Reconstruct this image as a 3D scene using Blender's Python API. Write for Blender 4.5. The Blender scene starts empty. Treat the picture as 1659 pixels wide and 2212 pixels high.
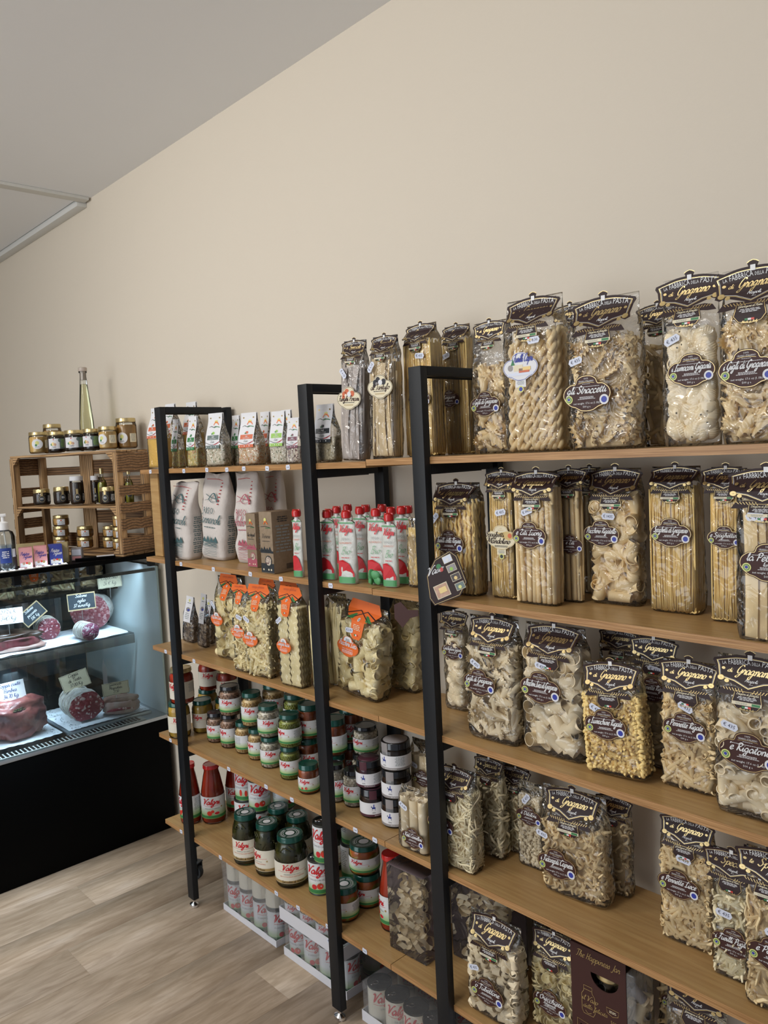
# Delicatessen corner: pasta shelves, jars, deli counter.  Units are metres; x runs along the wall, y towards it, z up.
import bpy, bmesh, math, random
from mathutils import Vector, Matrix, noise
from mathutils.geometry import tessellate_polygon
PI = math.pi
scene = bpy.context.scene
COL = scene.collection

# ------------------------------------------------------------------ camera, world, lights, exposure
cam_data = bpy.data.cameras.new('camera')
cam_data.sensor_fit = 'VERTICAL'
cam_data.sensor_height = 24.0
cam_data.lens = 24.0 * 1706.5 / 2212.0
cam_data.clip_start = 0.02
camera = bpy.data.objects.new('camera', cam_data)
COL.objects.link(camera)
yaw, pitch, roll = (2.39612, -0.075681, -0.048641)
fw = Vector((math.cos(pitch) * math.cos(yaw), math.cos(pitch) * math.sin(yaw), math.sin(pitch)))
rt = fw.cross(Vector((0, 0, 1))).normalized()
up = rt.cross(fw)
rt, up = math.cos(roll) * rt + math.sin(roll) * up, -math.sin(roll) * rt + math.cos(roll) * up
mw = Matrix.Identity(4)
for i in range(3):
    mw[i][0], mw[i][1], mw[i][2] = rt[i], up[i], -fw[i]
mw.translation = Vector((1.84645, -1.2614, 1.53671))
camera.matrix_world = mw
scene.camera = camera
scene.view_settings.view_transform = 'Standard'
scene.view_settings.look = 'None'
scene.view_settings.exposure = -0.12
scene.view_settings.gamma = 1.0
scene.view_settings.use_curve_mapping = False
scene.cycles.transparent_max_bounces = 40
scene.cycles.max_bounces = 8

world = bpy.data.worlds.new('world')
scene.world = world
world.use_nodes = True
world.node_tree.nodes['Background'].inputs[0].default_value = (0.78, 0.85, 1.0, 1)
world.node_tree.nodes['Background'].inputs[1].default_value = 0.36


def area_light(name, loc, target, sx, sy, power, color):
    ld = bpy.data.lights.new(name, 'AREA')
    ld.shape = 'RECTANGLE'
    ld.size, ld.size_y, ld.energy, ld.color = sx, sy, power, color
    o = bpy.data.objects.new(name, ld)
    COL.objects.link(o)
    o.location = loc
    o.rotation_euler = (Vector(target) - Vector(loc)).to_track_quat('-Z', 'Y').to_euler()
    return o


area_light('shop_window_light', (-0.5, -4.1, 1.6), (-0.2, 0.2, 1.35), 3.0, 2.2, 66, (0.88, 0.94, 1.0))
area_light('ceiling_panel_light', (-0.9, -1.7, 2.68), (-0.6, -0.2, 0.8), 0.6, 0.6, 24, (1.0, 0.96, 0.90))
area_light('ceiling_panel_light', (0.7, -1.9, 2.68), (0.6, -0.2, 0.8), 0.6, 0.6, 24, (1.0, 0.96, 0.90))
cl = area_light('counter_lamp', (-1.30, -0.36, 1.138), (-1.62, -0.36, 0.66), 1.15, 0.04, 4.4, (0.66, 0.82, 1.0))
cl.data.spread = math.radians(84)

cl = area_light('counter_lamp', (-1.46, -0.36, 0.800), (-1.46, -0.36, 0.5), 1.1, 0.05, 5.5, (0.70, 0.85, 1.0))  # second lamp, added under the upper shelf to brighten the lower tray
cl.data.spread = math.radians(120)


# ------------------------------------------------------------------ materials
def new_mat(name):
    m = bpy.data.materials.new(name)
    m.use_nodes = True
    return m, m.node_tree, m.node_tree.nodes['Principled BSDF']


def plain(name, col, rough=0.5, metal=0.0, emit=0.0, coat=0.0, bump=0.0, bscale=60, vary=0.0, noise_col=None, nscale=20, spec=0.5):
    m, nt, b = new_mat(name)
    N, L = nt.nodes, nt.links
    b.inputs['Base Color'].default_value = (*col, 1)
    b.inputs['Roughness'].default_value = rough
    b.inputs['Metallic'].default_value = metal
    b.inputs['Coat Weight'].default_value = coat
    b.inputs['Specular IOR Level'].default_value = spec
    if emit:
        b.inputs['Emission Color'].default_value = (*col, 1)
        b.inputs['Emission Strength'].default_value = emit
    tc = N.new('ShaderNodeTexCoord') if (bump or noise_col) else None
    csock = None
    if noise_col:
        n = N.new('ShaderNodeTexNoise'); n.inputs['Scale'].default_value = nscale; n.inputs['Detail'].default_value = 4
        r = N.new('ShaderNodeValToRGB')
        r.color_ramp.elements[0].position, r.color_ramp.elements[1].position = 0.38, 0.62
        r.color_ramp.elements[0].color, r.color_ramp.elements[1].color = (*col, 1), (*noise_col, 1)
        L.new(tc.outputs['Object'], n.inputs['Vector']); L.new(n.outputs['Fac'], r.inputs['Fac'])
        csock = r.outputs['Color']
    if vary:
        oi = N.new('ShaderNodeObjectInfo')
        mr = N.new('ShaderNodeMapRange'); mr.inputs['To Min'].default_value = 1 - vary; mr.inputs['To Max'].default_value = 1 + vary * 0.6
        hs = N.new('ShaderNodeHueSaturation')
        L.new(oi.outputs['Random'], mr.inputs['Value']); L.new(mr.outputs[0], hs.inputs['Value'])
        if csock: L.new(csock, hs.inputs['Color'])
        else: hs.inputs['Color'].default_value = (*col, 1)
        csock = hs.outputs['Color']
    if csock: L.new(csock, b.inputs['Base Color'])
    if bump:
        n = N.new('ShaderNodeTexNoise'); n.inputs['Scale'].default_value = bscale; n.inputs['Detail'].default_value = 3
        bp = N.new('ShaderNodeBump'); bp.inputs['Strength'].default_value = bump; bp.inputs['Distance'].default_value = 0.01
        L.new(tc.outputs['Object'], n.inputs['Vector']); L.new(n.outputs['Fac'], bp.inputs['Height']); L.new(bp.outputs[0], b.inputs['Normal'])
    return m


def clear(name, tint=(0.97, 0.97, 0.97), haze=0.03, rough=0.06, bump=0.0, bscale=40, gain=1.0, hazecol=(0.9, 0.92, 0.95)):
    """thin plastic film or glass pane: see-through, with a glossy skin"""
    m, nt, b = new_mat(name)
    N, L = nt.nodes, nt.links
    N.remove(b)
    out = N['Material Output']
    tr = N.new('ShaderNodeBsdfTransparent'); tr.inputs[0].default_value = (*tint, 1)
    df = N.new('ShaderNodeBsdfDiffuse'); df.inputs[0].default_value = (*hazecol, 1)
    m1 = N.new('ShaderNodeMixShader'); m1.inputs[0].default_value = haze
    gl = N.new('ShaderNodeBsdfAnisotropic'); gl.inputs['Roughness'].default_value = rough
    fr = N.new('ShaderNodeFresnel'); fr.inputs[0].default_value = 1.5
    mu = N.new('ShaderNodeMath'); mu.operation = 'MULTIPLY'; mu.inputs[1].default_value = gain; mu.use_clamp = True
    m2 = N.new('ShaderNodeMixShader')
    L.new(tr.outputs[0], m1.inputs[1]); L.new(df.outputs[0], m1.inputs[2])
    L.new(m1.outputs[0], m2.inputs[1]); L.new(gl.outputs[0], m2.inputs[2])
    L.new(fr.outputs[0], mu.inputs[0]); L.new(mu.outputs[0], m2.inputs[0]); L.new(m2.outputs[0], out.inputs[0])
    if bump:
        tc = N.new('ShaderNodeTexCoord')
        n = N.new('ShaderNodeTexNoise'); n.inputs['Scale'].default_value = bscale; n.inputs['Detail'].default_value = 2; n.inputs['Distortion'].default_value = 1.2
        bp = N.new('ShaderNodeBump'); bp.inputs['Strength'].default_value = bump; bp.inputs['Distance'].default_value = 0.02
        L.new(tc.outputs['Object'], n.inputs['Vector']); L.new(n.outputs['Fac'], bp.inputs['Height'])
        L.new(bp.outputs[0], gl.inputs['Normal'])
    return m


def wood(name, c1, c2, axis=0, scale=1.0, rough=0.45, stretch=14, ring=0.0, c3=None, vary=0.0, planks=False, burnt=None):
    m, nt, b = new_mat(name)
    N, L = nt.nodes, nt.links
    b.inputs['Roughness'].default_value = rough
    tc = N.new('ShaderNodeTexCoord')
    mp = N.new('ShaderNodeMapping')
    s = [stretch * scale] * 3
    s[axis] = scale
    mp.inputs['Scale'].default_value = s
    oi = N.new('ShaderNodeObjectInfo')
    ad = N.new('ShaderNodeVectorMath'); ad.operation = 'ADD'
    mx = N.new('ShaderNodeMath'); mx.operation = 'MULTIPLY'; mx.inputs[1].default_value = 37.0
    L.new(oi.outputs['Random'], mx.inputs[0])
    L.new(tc.outputs['Object'], ad.inputs[0]); L.new(mx.outputs[0], ad.inputs[1]); L.new(ad.outputs[0], mp.inputs['Vector'])
    n = N.new('ShaderNodeTexNoise'); n.inputs['Scale'].default_value = 3; n.inputs['Detail'].default_value = 6; n.inputs['Distortion'].default_value = 0.6
    L.new(mp.outputs[0], n.inputs['Vector'])
    r = N.new('ShaderNodeValToRGB')
    r.color_ramp.elements[0].position, r.color_ramp.elements[1].position = 0.36, 0.64
    r.color_ramp.elements[0].color, r.color_ramp.elements[1].color = (*c1, 1), (*c2, 1)
    L.new(n.outputs['Fac'], r.inputs['Fac'])
    sock = r.outputs['Color']
    if c3:   # broad figure of knots and streaks
        mp2 = N.new('ShaderNodeMapping'); s2 = [5 * scale] * 3; s2[axis] = 1.1 * scale
        mp2.inputs['Scale'].default_value = s2
        L.new(ad.outputs[0], mp2.inputs['Vector'])
        n2 = N.new('ShaderNodeTexNoise'); n2.inputs['Scale'].default_value = 1.6; n2.inputs['Detail'].default_value = 5; n2.inputs['Distortion'].default_value = 1.5
        L.new(mp2.outputs[0], n2.inputs['Vector'])
        r2 = N.new('ShaderNodeValToRGB'); r2.color_ramp.elements[0].position, r2.color_ramp.elements[1].position = 0.45, 0.72
        r2.color_ramp.elements[0].color, r2.color_ramp.elements[1].color = (0, 0, 0, 1), (0.75, 0.75, 0.75, 1)
        L.new(n2.outputs['Fac'], r2.inputs['Fac'])
        mc = N.new('ShaderNodeMix'); mc.data_type = 'RGBA'
        L.new(r2.outputs['Color'], mc.inputs[0]); L.new(sock, mc.inputs[6]); mc.inputs[7].default_value = (*c3, 1)
        sock = mc.outputs[2]
    if burnt:  # torch-burnt grain bands
        w = N.new('ShaderNodeTexWave'); w.inputs['Scale'].default_value = 3.2 * scale; w.inputs['Distortion'].default_value = 6; w.inputs['Detail'].default_value = 2
        w.inputs['Detail Scale'].default_value = 0.6
        mp3 = N.new('ShaderNodeMapping'); s3 = [3.0] * 3; s3[axis] = 0.5
        mp3.inputs['Scale'].default_value = s3
        w.bands_direction = 'Z' if axis == 0 else 'X'
        L.new(ad.outputs[0], mp3.inputs['Vector']); L.new(mp3.outputs[0], w.inputs['Vector'])
        r3 = N.new('ShaderNodeValToRGB'); r3.color_ramp.elements[0].position, r3.color_ramp.elements[1].position = 0.50, 1.0
        r3.color_ramp.elements[1].color = (0.8, 0.8, 0.8, 1)
        L.new(w.outputs['Fac'], r3.inputs['Fac'])
        mc2 = N.new('ShaderNodeMix'); mc2.data_type = 'RGBA'
        L.new(r3.outputs['Color'], mc2.inputs[0]); L.new(sock, mc2.inputs[6]); mc2.inputs[7].default_value = (*burnt, 1)
        sock = mc2.outputs[2]
    if vary:
        mr = N.new('ShaderNodeMapRange'); mr.inputs['To Min'].default_value = 1 - vary; mr.inputs['To Max'].default_value = 1 + vary
        hs = N.new('ShaderNodeHueSaturation')
        L.new(oi.outputs['Random'], mr.inputs['Value']); L.new(mr.outputs[0], hs.inputs['Value']); L.new(sock, hs.inputs['Color'])
        sock = hs.outputs['Color']
    L.new(sock, b.inputs['Base Color'])
    bp = N.new('ShaderNodeBump'); bp.inputs['Strength'].default_value = 0.12; bp.inputs['Distance'].default_value = 0.004
    L.new(n.outputs['Fac'], bp.inputs['Height']); L.new(bp.outputs[0], b.inputs['Normal'])
    return m


def speckle(name, cols, scale=90, rough=0.5, cell='F1', coat=0.0):
    """grainy food: voronoi cells coloured by a ramp"""
    m, nt, b = new_mat(name)
    N, L = nt.nodes, nt.links
    b.inputs['Roughness'].default_value = rough
    b.inputs['Coat Weight'].default_value = coat
    tc = N.new('ShaderNodeTexCoord')
    v = N.new('ShaderNodeTexVoronoi'); v.inputs['Scale'].default_value = scale
    L.new(tc.outputs['Object'], v.inputs['Vector'])
    sp = N.new('ShaderNodeSeparateColor'); L.new(v.outputs['Color'], sp.inputs[0])
    r = N.new('ShaderNodeValToRGB'); r.color_ramp.interpolation = 'CONSTANT'
    e = r.color_ramp.elements
    while len(e) < len(cols): e.new(0.5)
    acc = 0
    for i, (wgt, c) in enumerate(cols):
        e[i].position = acc; e[i].color = (*c, 1); acc += wgt
    L.new(sp.outputs[0], r.inputs['Fac']); L.new(r.outputs['Color'], b.inputs['Base Color'])
    bp = N.new('ShaderNodeBump'); bp.inputs['Strength'].default_value = 0.5; bp.inputs['Distance'].default_value = 0.004; bp.invert = True
    L.new(v.outputs['Distance'], bp.inputs['Height']); L.new(bp.outputs[0], b.inputs['Normal'])
    return m


def fade(name, low, high, z0, z1, rough=0.4, col3=None):
    """printed label whose ink fades upwards from one colour into another (object z)"""
    m, nt, b = new_mat(name)
    N, L = nt.nodes, nt.links
    b.inputs['Roughness'].default_value = rough
    tc = N.new('ShaderNodeTexCoord'); sx = N.new('ShaderNodeSeparateXYZ'); mr = N.new('ShaderNodeMapRange')
    mr.inputs['From Min'].default_value, mr.inputs['From Max'].default_value = z0, z1
    L.new(tc.outputs['Object'], sx.inputs[0]); L.new(sx.outputs['Z'], mr.inputs['Value'])
    r = N.new('ShaderNodeValToRGB'); r.color_ramp.elements[0].color, r.color_ramp.elements[1].color = (*low, 1), (*high, 1)
    L.new(mr.outputs[0], r.inputs['Fac']); L.new(r.outputs['Color'], b.inputs['Base Color'])
    return m


M = {}
M['wall'] = plain('wall_paint', (0.73, 0.655, 0.545), 0.75, bump=0.04, bscale=90, spec=0.25)
M['ceiling'] = plain('ceiling_paint', (0.86, 0.87, 0.88), 0.8)
M['trim'] = plain('trim_plastic', (0.66, 0.66, 0.63), 0.5)
M['floor'] = wood('floor_vinyl', (0.45, 0.34, 0.235), (0.57, 0.445, 0.325), axis=1, scale=3.0, rough=0.5, stretch=8, c3=(0.35, 0.25, 0.16), vary=0.03)
M['shelf'] = wood('shelf_veneer', (0.42, 0.245, 0.093), (0.50, 0.315, 0.130), axis=0, scale=2.2, rough=0.36, stretch=16)
M['edge'] = wood('shelf_edging', (0.31, 0.15, 0.05), (0.52, 0.29, 0.12), axis=0, scale=3, rough=0.4, stretch=60)
M['metal'] = plain('black_powder_coat', (0.008, 0.010, 0.013), 0.48, spec=0.35, bump=0.05, bscale=400)
M['chrome'] = plain('chrome', (0.8, 0.8, 0.82), 0.18, 1.0)
M['steel'] = plain('brushed_steel', (0.55, 0.57, 0.6), 0.3, 1.0)
M['film'] = clear('bag_film', tint=(0.99, 0.99, 0.99), haze=0.02, rough=0.07, bump=0.7, bscale=26, gain=1.35)
M['film2'] = clear('box_film', tint=(0.98, 0.98, 0.98), haze=0.02, rough=0.06, bump=0.5, bscale=14, gain=1.3)
M['wrap'] = clear('shrink_wrap', haze=0.13, rough=0.2, bump=0.4, bscale=25, gain=1.3, hazecol=(0.8, 0.82, 0.85))
M['glass'] = clear('jar_glass', tint=(0.95, 0.97, 0.96), haze=0.0, rough=0.02, gain=1.0)
M['pane'] = clear('counter_glass', tint=(0.90, 0.96, 0.96), haze=0.02, rough=0.02, gain=0.9, hazecol=(0.6, 0.75, 0.8))
M['pasta'] = plain('durum_pasta', (0.92, 0.72, 0.40), 0.55, vary=0.09)
M['pasta_pale'] = plain('pale_pasta', (0.95, 0.81, 0.56), 0.6, vary=0.09)
M['pasta_yel'] = plain('yellow_pasta', (0.94, 0.70, 0.28), 0.5, vary=0.08)
M['pasta_corn'] = plain('corn_pasta', (0.95, 0.82, 0.47), 0.5, vary=0.08)
M['pasta_tan'] = plain('truffle_pasta', (0.74, 0.58, 0.34), 0.55, vary=0.12)
M['pasta_grey'] = plain('mushroom_pasta', (0.52, 0.45, 0.40), 0.55, vary=0.12)
M['pasta_green'] = plain('greenish_pasta', (0.94, 0.83, 0.55), 0.55, vary=0.10)
M['pasta_shade'] = plain('pasta_filling', (0.46, 0.33, 0.16), 0.8, noise_col=(0.62, 0.47, 0.26), nscale=60)  # darker copy of the pasta colour: shade in the gaps between pieces
M['brown'] = plain('brown_card', (0.032, 0.015, 0.015), 0.5, spec=0.3)
M['brown2'] = plain('brown_print', (0.060, 0.023, 0.020), 0.5, spec=0.3)
M['gold'] = plain('gold_foil', (0.60, 0.46, 0.22), 0.36, 0.8)
M['goldp'] = plain('gold_print', (0.55, 0.40, 0.17), 0.35, 0.5)
M['white'] = plain('white_print', (0.85, 0.85, 0.85), 0.45)
M['paper'] = plain('white_paper', (0.80, 0.80, 0.82), 0.6)
M['cream'] = plain('cream_print', (0.80, 0.72, 0.52), 0.5)
M['ink'] = plain('black_ink', (0.02, 0.02, 0.03), 0.5)
M['greyink'] = plain('grey_ink', (0.30, 0.33, 0.33), 0.5)
M['red'] = plain('red_print', (0.62, 0.02, 0.03), 0.4)
M['tomato'] = plain('tomato_print', (0.70, 0.05, 0.03), 0.35)
M['green'] = plain('green_print', (0.04, 0.22, 0.07), 0.45)
M['lime'] = plain('lime_print', (0.32, 0.58, 0.10), 0.45)
M['blue'] = plain('blue_print', (0.03, 0.05, 0.38), 0.4)
M['seal'] = plain('seal_yellow', (0.72, 0.72, 0.25), 0.4)
M['orange'] = plain('orange_print', (0.85, 0.17, 0.03), 0.4)
M['maroon'] = plain('maroon_print', (0.16, 0.03, 0.06), 0.4)
M['terracotta'] = plain('terracotta_print', (0.66, 0.15, 0.06), 0.4)
M['slate'] = plain('slate_print', (0.15, 0.20, 0.19), 0.4)
M['charcoal'] = plain('charcoal_print', (0.03, 0.035, 0.04), 0.4)
M['tag'] = plain('price_sticker', (0.72, 0.76, 0.88), 0.45)
M['tagink'] = plain('price_ink', (0.04, 0.04, 0.08), 0.5)
M['kraft'] = plain('kraft_board', (0.30, 0.22, 0.145), 0.7, noise_col=(0.26, 0.19, 0.12), nscale=80)
M['cloth'] = plain('cloth_bag', (0.66, 0.61, 0.57), 0.85, bump=0.25, bscale=45)
M['rosecloth'] = plain('rose_print', (0.42, 0.10, 0.14), 0.7)
M['bluecloth'] = plain('teal_print', (0.06, 0.13, 0.14), 0.7)
M['lid_green'] = plain('green_lid', (0.008, 0.075, 0.055), 0.25, 0.2, coat=0.4)
M['lid_black'] = plain('black_lid', (0.010, 0.010, 0.012), 0.22, coat=0.5)
M['lid_gold'] = plain('gold_lid', (0.62, 0.50, 0.26), 0.28, 0.9)
M['lid_red'] = plain('red_cap', (0.60, 0.015, 0.015), 0.25, coat=0.5)
M['lid_plum'] = plain('plum_print', (0.085, 0.025, 0.04), 0.35)
M['lid_grey'] = plain('grey_print', (0.30, 0.28, 0.28), 0.4)
M['passata'] = plain('passata_sauce', (0.56, 0.055, 0.018), 0.35, noise_col=(0.46, 0.04, 0.012), nscale=30)
M['pesto_red'] = plain('red_pesto', (0.34, 0.075, 0.02), 0.4, noise_col=(0.5, 0.13, 0.03), nscale=70)
M['mustard'] = plain('yellow_cream', (0.55, 0.33, 0.04), 0.4, noise_col=(0.62, 0.40, 0.06), nscale=30)
M['honey'] = plain('honey', (0.72, 0.44, 0.13), 0.3, noise_col=(0.80, 0.55, 0.22), nscale=14)
M['honey_dark'] = plain('dark_honey', (0.52, 0.28, 0.08), 0.3, noise_col=(0.60, 0.34, 0.11), nscale=14)
M['bean_brown'] = plain('borlotti_bean', (0.62, 0.40, 0.29), 0.4, noise_col=(0.50, 0.29, 0.19), nscale=90)
M['bean_white'] = plain('white_bean', (0.86, 0.76, 0.62), 0.4)
M['chickpea'] = plain('chickpea', (0.86, 0.60, 0.28), 0.4)
M['pea'] = plain('green_pea', (0.42, 0.44, 0.10), 0.35)
M['greens'] = plain('pickled_greens', (0.030, 0.033, 0.006), 0.35, noise_col=(0.085, 0.075, 0.015), nscale=40)
M['darkfood'] = plain('dark_preserve', (0.03, 0.018, 0.012), 0.3, noise_col=(0.06, 0.03, 0.02), nscale=50)
M['antipasto'] = speckle('antipasto', [(0.4, (0.55, 0.14, 0.02)), (0.3, (0.50, 0.30, 0.03)), (0.3, (0.36, 0.30, 0.04))], 45)
M['oil'] = plain('olive_oil', (0.32, 0.30, 0.03), 0.2)
M['polenta'] = plain('polenta_meal', (0.72, 0.47, 0.10), 0.7, noise_col=(0.66, 0.42, 0.08), nscale=200)
M['polenta_mix'] = speckle('polenta_mix', [(0.5, (0.60, 0.46, 0.14)), (0.25, (0.52, 0.44, 0.18)), (0.15, (0.35, 0.32, 0.12)), (0.1, (0.45, 0.16, 0.06))], 260)
M['rice_green'] = speckle('rice_with_herbs', [(0.6, (0.62, 0.55, 0.42)), (0.2, (0.48, 0.40, 0.28)), (0.12, (0.75, 0.70, 0.58)), (0.08, (0.12, 0.16, 0.05))], 260)
M['rice_orange'] = speckle('rice_with_pumpkin', [(0.62, (0.66, 0.54, 0.38)), (0.2, (0.60, 0.36, 0.16)), (0.18, (0.55, 0.25, 0.09))], 260)
M['rice_dark'] = speckle('rice_with_radicchio', [(0.6, (0.60, 0.52, 0.42)), (0.25, (0.38, 0.28, 0.24)), (0.15, (0.12, 0.05, 0.05))], 240)
M['rice_plain'] = speckle('rice_plain', [(0.7, (0.56, 0.48, 0.32)), (0.2, (0.46, 0.38, 0.24)), (0.1, (0.3, 0.26, 0.16))], 260)
M['mushroom'] = speckle('dried_mushroom', [(0.4, (0.24, 0.17, 0.11)), (0.3, (0.42, 0.32, 0.22)), (0.2, (0.12, 0.08, 0.06)), (0.1, (0.55, 0.47, 0.36))], 120)
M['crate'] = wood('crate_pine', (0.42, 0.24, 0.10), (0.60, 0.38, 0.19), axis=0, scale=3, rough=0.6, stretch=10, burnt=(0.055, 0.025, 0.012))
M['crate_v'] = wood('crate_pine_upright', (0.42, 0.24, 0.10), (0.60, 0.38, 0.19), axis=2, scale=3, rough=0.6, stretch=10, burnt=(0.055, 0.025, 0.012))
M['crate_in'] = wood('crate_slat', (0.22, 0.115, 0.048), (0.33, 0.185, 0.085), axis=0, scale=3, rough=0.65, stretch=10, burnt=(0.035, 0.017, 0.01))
M['carton'] = plain('white_carton', (0.70, 0.70, 0.74), 0.6)
M['tinlid'] = plain('tin_lid', (0.10, 0.12, 0.12), 0.35, 0.8)
M['counter'] = plain('counter_black', (0.0015, 0.0018, 0.002), 0.5, spec=0.06)
M['counter_in'] = plain('counter_inside', (0.10, 0.13, 0.16), 0.4)
M['frost'] = plain('counter_frost', (0.66, 0.76, 0.77), 0.5)  # opaque pale tone for the reflections and cool light in the end glass
M['lip'] = clear('acrylic_lip', tint=(0.62, 0.62, 0.60), haze=0.12, rough=0.1, hazecol=(0.5, 0.45, 0.4))
M['traymetal'] = plain('tray_metal', (0.50, 0.55, 0.60), 0.28, 0.8)
M['doily'] = plain('paper_doily', (0.80, 0.84, 0.90), 0.8)
M['meat'] = speckle('marbled_meat', [(0.55, (0.18, 0.035, 0.045)), (0.25, (0.25, 0.07, 0.08)), (0.20, (0.36, 0.19, 0.19))], 120, coat=0.2)
M['salame'] = speckle('salame_cut', [(0.66, (0.13, 0.016, 0.026)), (0.2, (0.20, 0.035, 0.05)), (0.14, (0.40, 0.24, 0.25))], 150, coat=0.2)
M['salame2'] = speckle('coarse_salame_cut', [(0.45, (0.24, 0.06, 0.12)), (0.25, (0.34, 0.12, 0.18)), (0.3, (0.62, 0.48, 0.52))], 130, coat=0.2)
M['coppa'] = speckle('coppa_cut', [(0.66, (0.25, 0.018, 0.03)), (0.18, (0.36, 0.06, 0.08)), (0.16, (0.66, 0.46, 0.44))], 120, coat=0.2)
M['casing'] = plain('white_casing', (0.50, 0.48, 0.44), 0.7, noise_col=(0.34, 0.30, 0.27), nscale=60, bump=0.5, bscale=60)
M['rind'] = plain('brown_rind', (0.24, 0.13, 0.09), 0.6, noise_col=(0.36, 0.22, 0.16), nscale=30)
M['ham'] = plain('roast_ham', (0.27, 0.075, 0.06), 0.4, noise_col=(0.13, 0.03, 0.03), nscale=14, bump=0.6, bscale=18)
M['fat'] = plain('pork_fat', (0.52, 0.38, 0.33), 0.4, noise_col=(0.42, 0.24, 0.20), nscale=20)
M['speck'] = plain('speck_meat', (0.20, 0.04, 0.05), 0.4, noise_col=(0.10, 0.03, 0.03), nscale=30)
M['string'] = plain('butcher_string', (0.60, 0.55, 0.45), 0.8)
M['chalk'] = plain('chalkboard', (0.025, 0.035, 0.045), 0.7)
M['signink'] = plain('sign_ink_blue', (0.02, 0.05, 0.25), 0.5)
M['frame_wood'] = plain('sign_frame', (0.45, 0.33, 0.18), 0.6)
M['gel'] = clear('sanitiser_gel', tint=(0.70, 0.80, 0.92), haze=0.08, rough=0.03)
M['pink'] = plain('pink_print', (0.78, 0.36, 0.38), 0.45)
M['royal'] = plain('royal_print', (0.05, 0.07, 0.36), 0.4)
M['goldbox'] = plain('gold_box', (0.50, 0.40, 0.20), 0.4)
M['led'] = plain('led', (0.75, 0.88, 1.0), 0.4, emit=14)  # LEDs mirrored in the glass, given a glow of their own
M['cork'] = plain('glass_stopper', (0.50, 0.42, 0.36), 0.4)
M['grass'] = fade('label_fade_green', (0.36, 0.55, 0.16), (0.78, 0.80, 0.82), 0.006, 0.026)
M['grass_tall'] = fade('tin_label_fade', (0.28, 0.48, 0.12), (0.78, 0.80, 0.82), 0.006, 0.040)
M['valcream'] = plain('cream_label', (0.78, 0.74, 0.62), 0.5)
M['paper_plum'] = plain('plum_paper', (0.16, 0.11, 0.12), 0.7)
M['dark'] = plain('caster_rubber', (0.03, 0.035, 0.04), 0.5)


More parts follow.
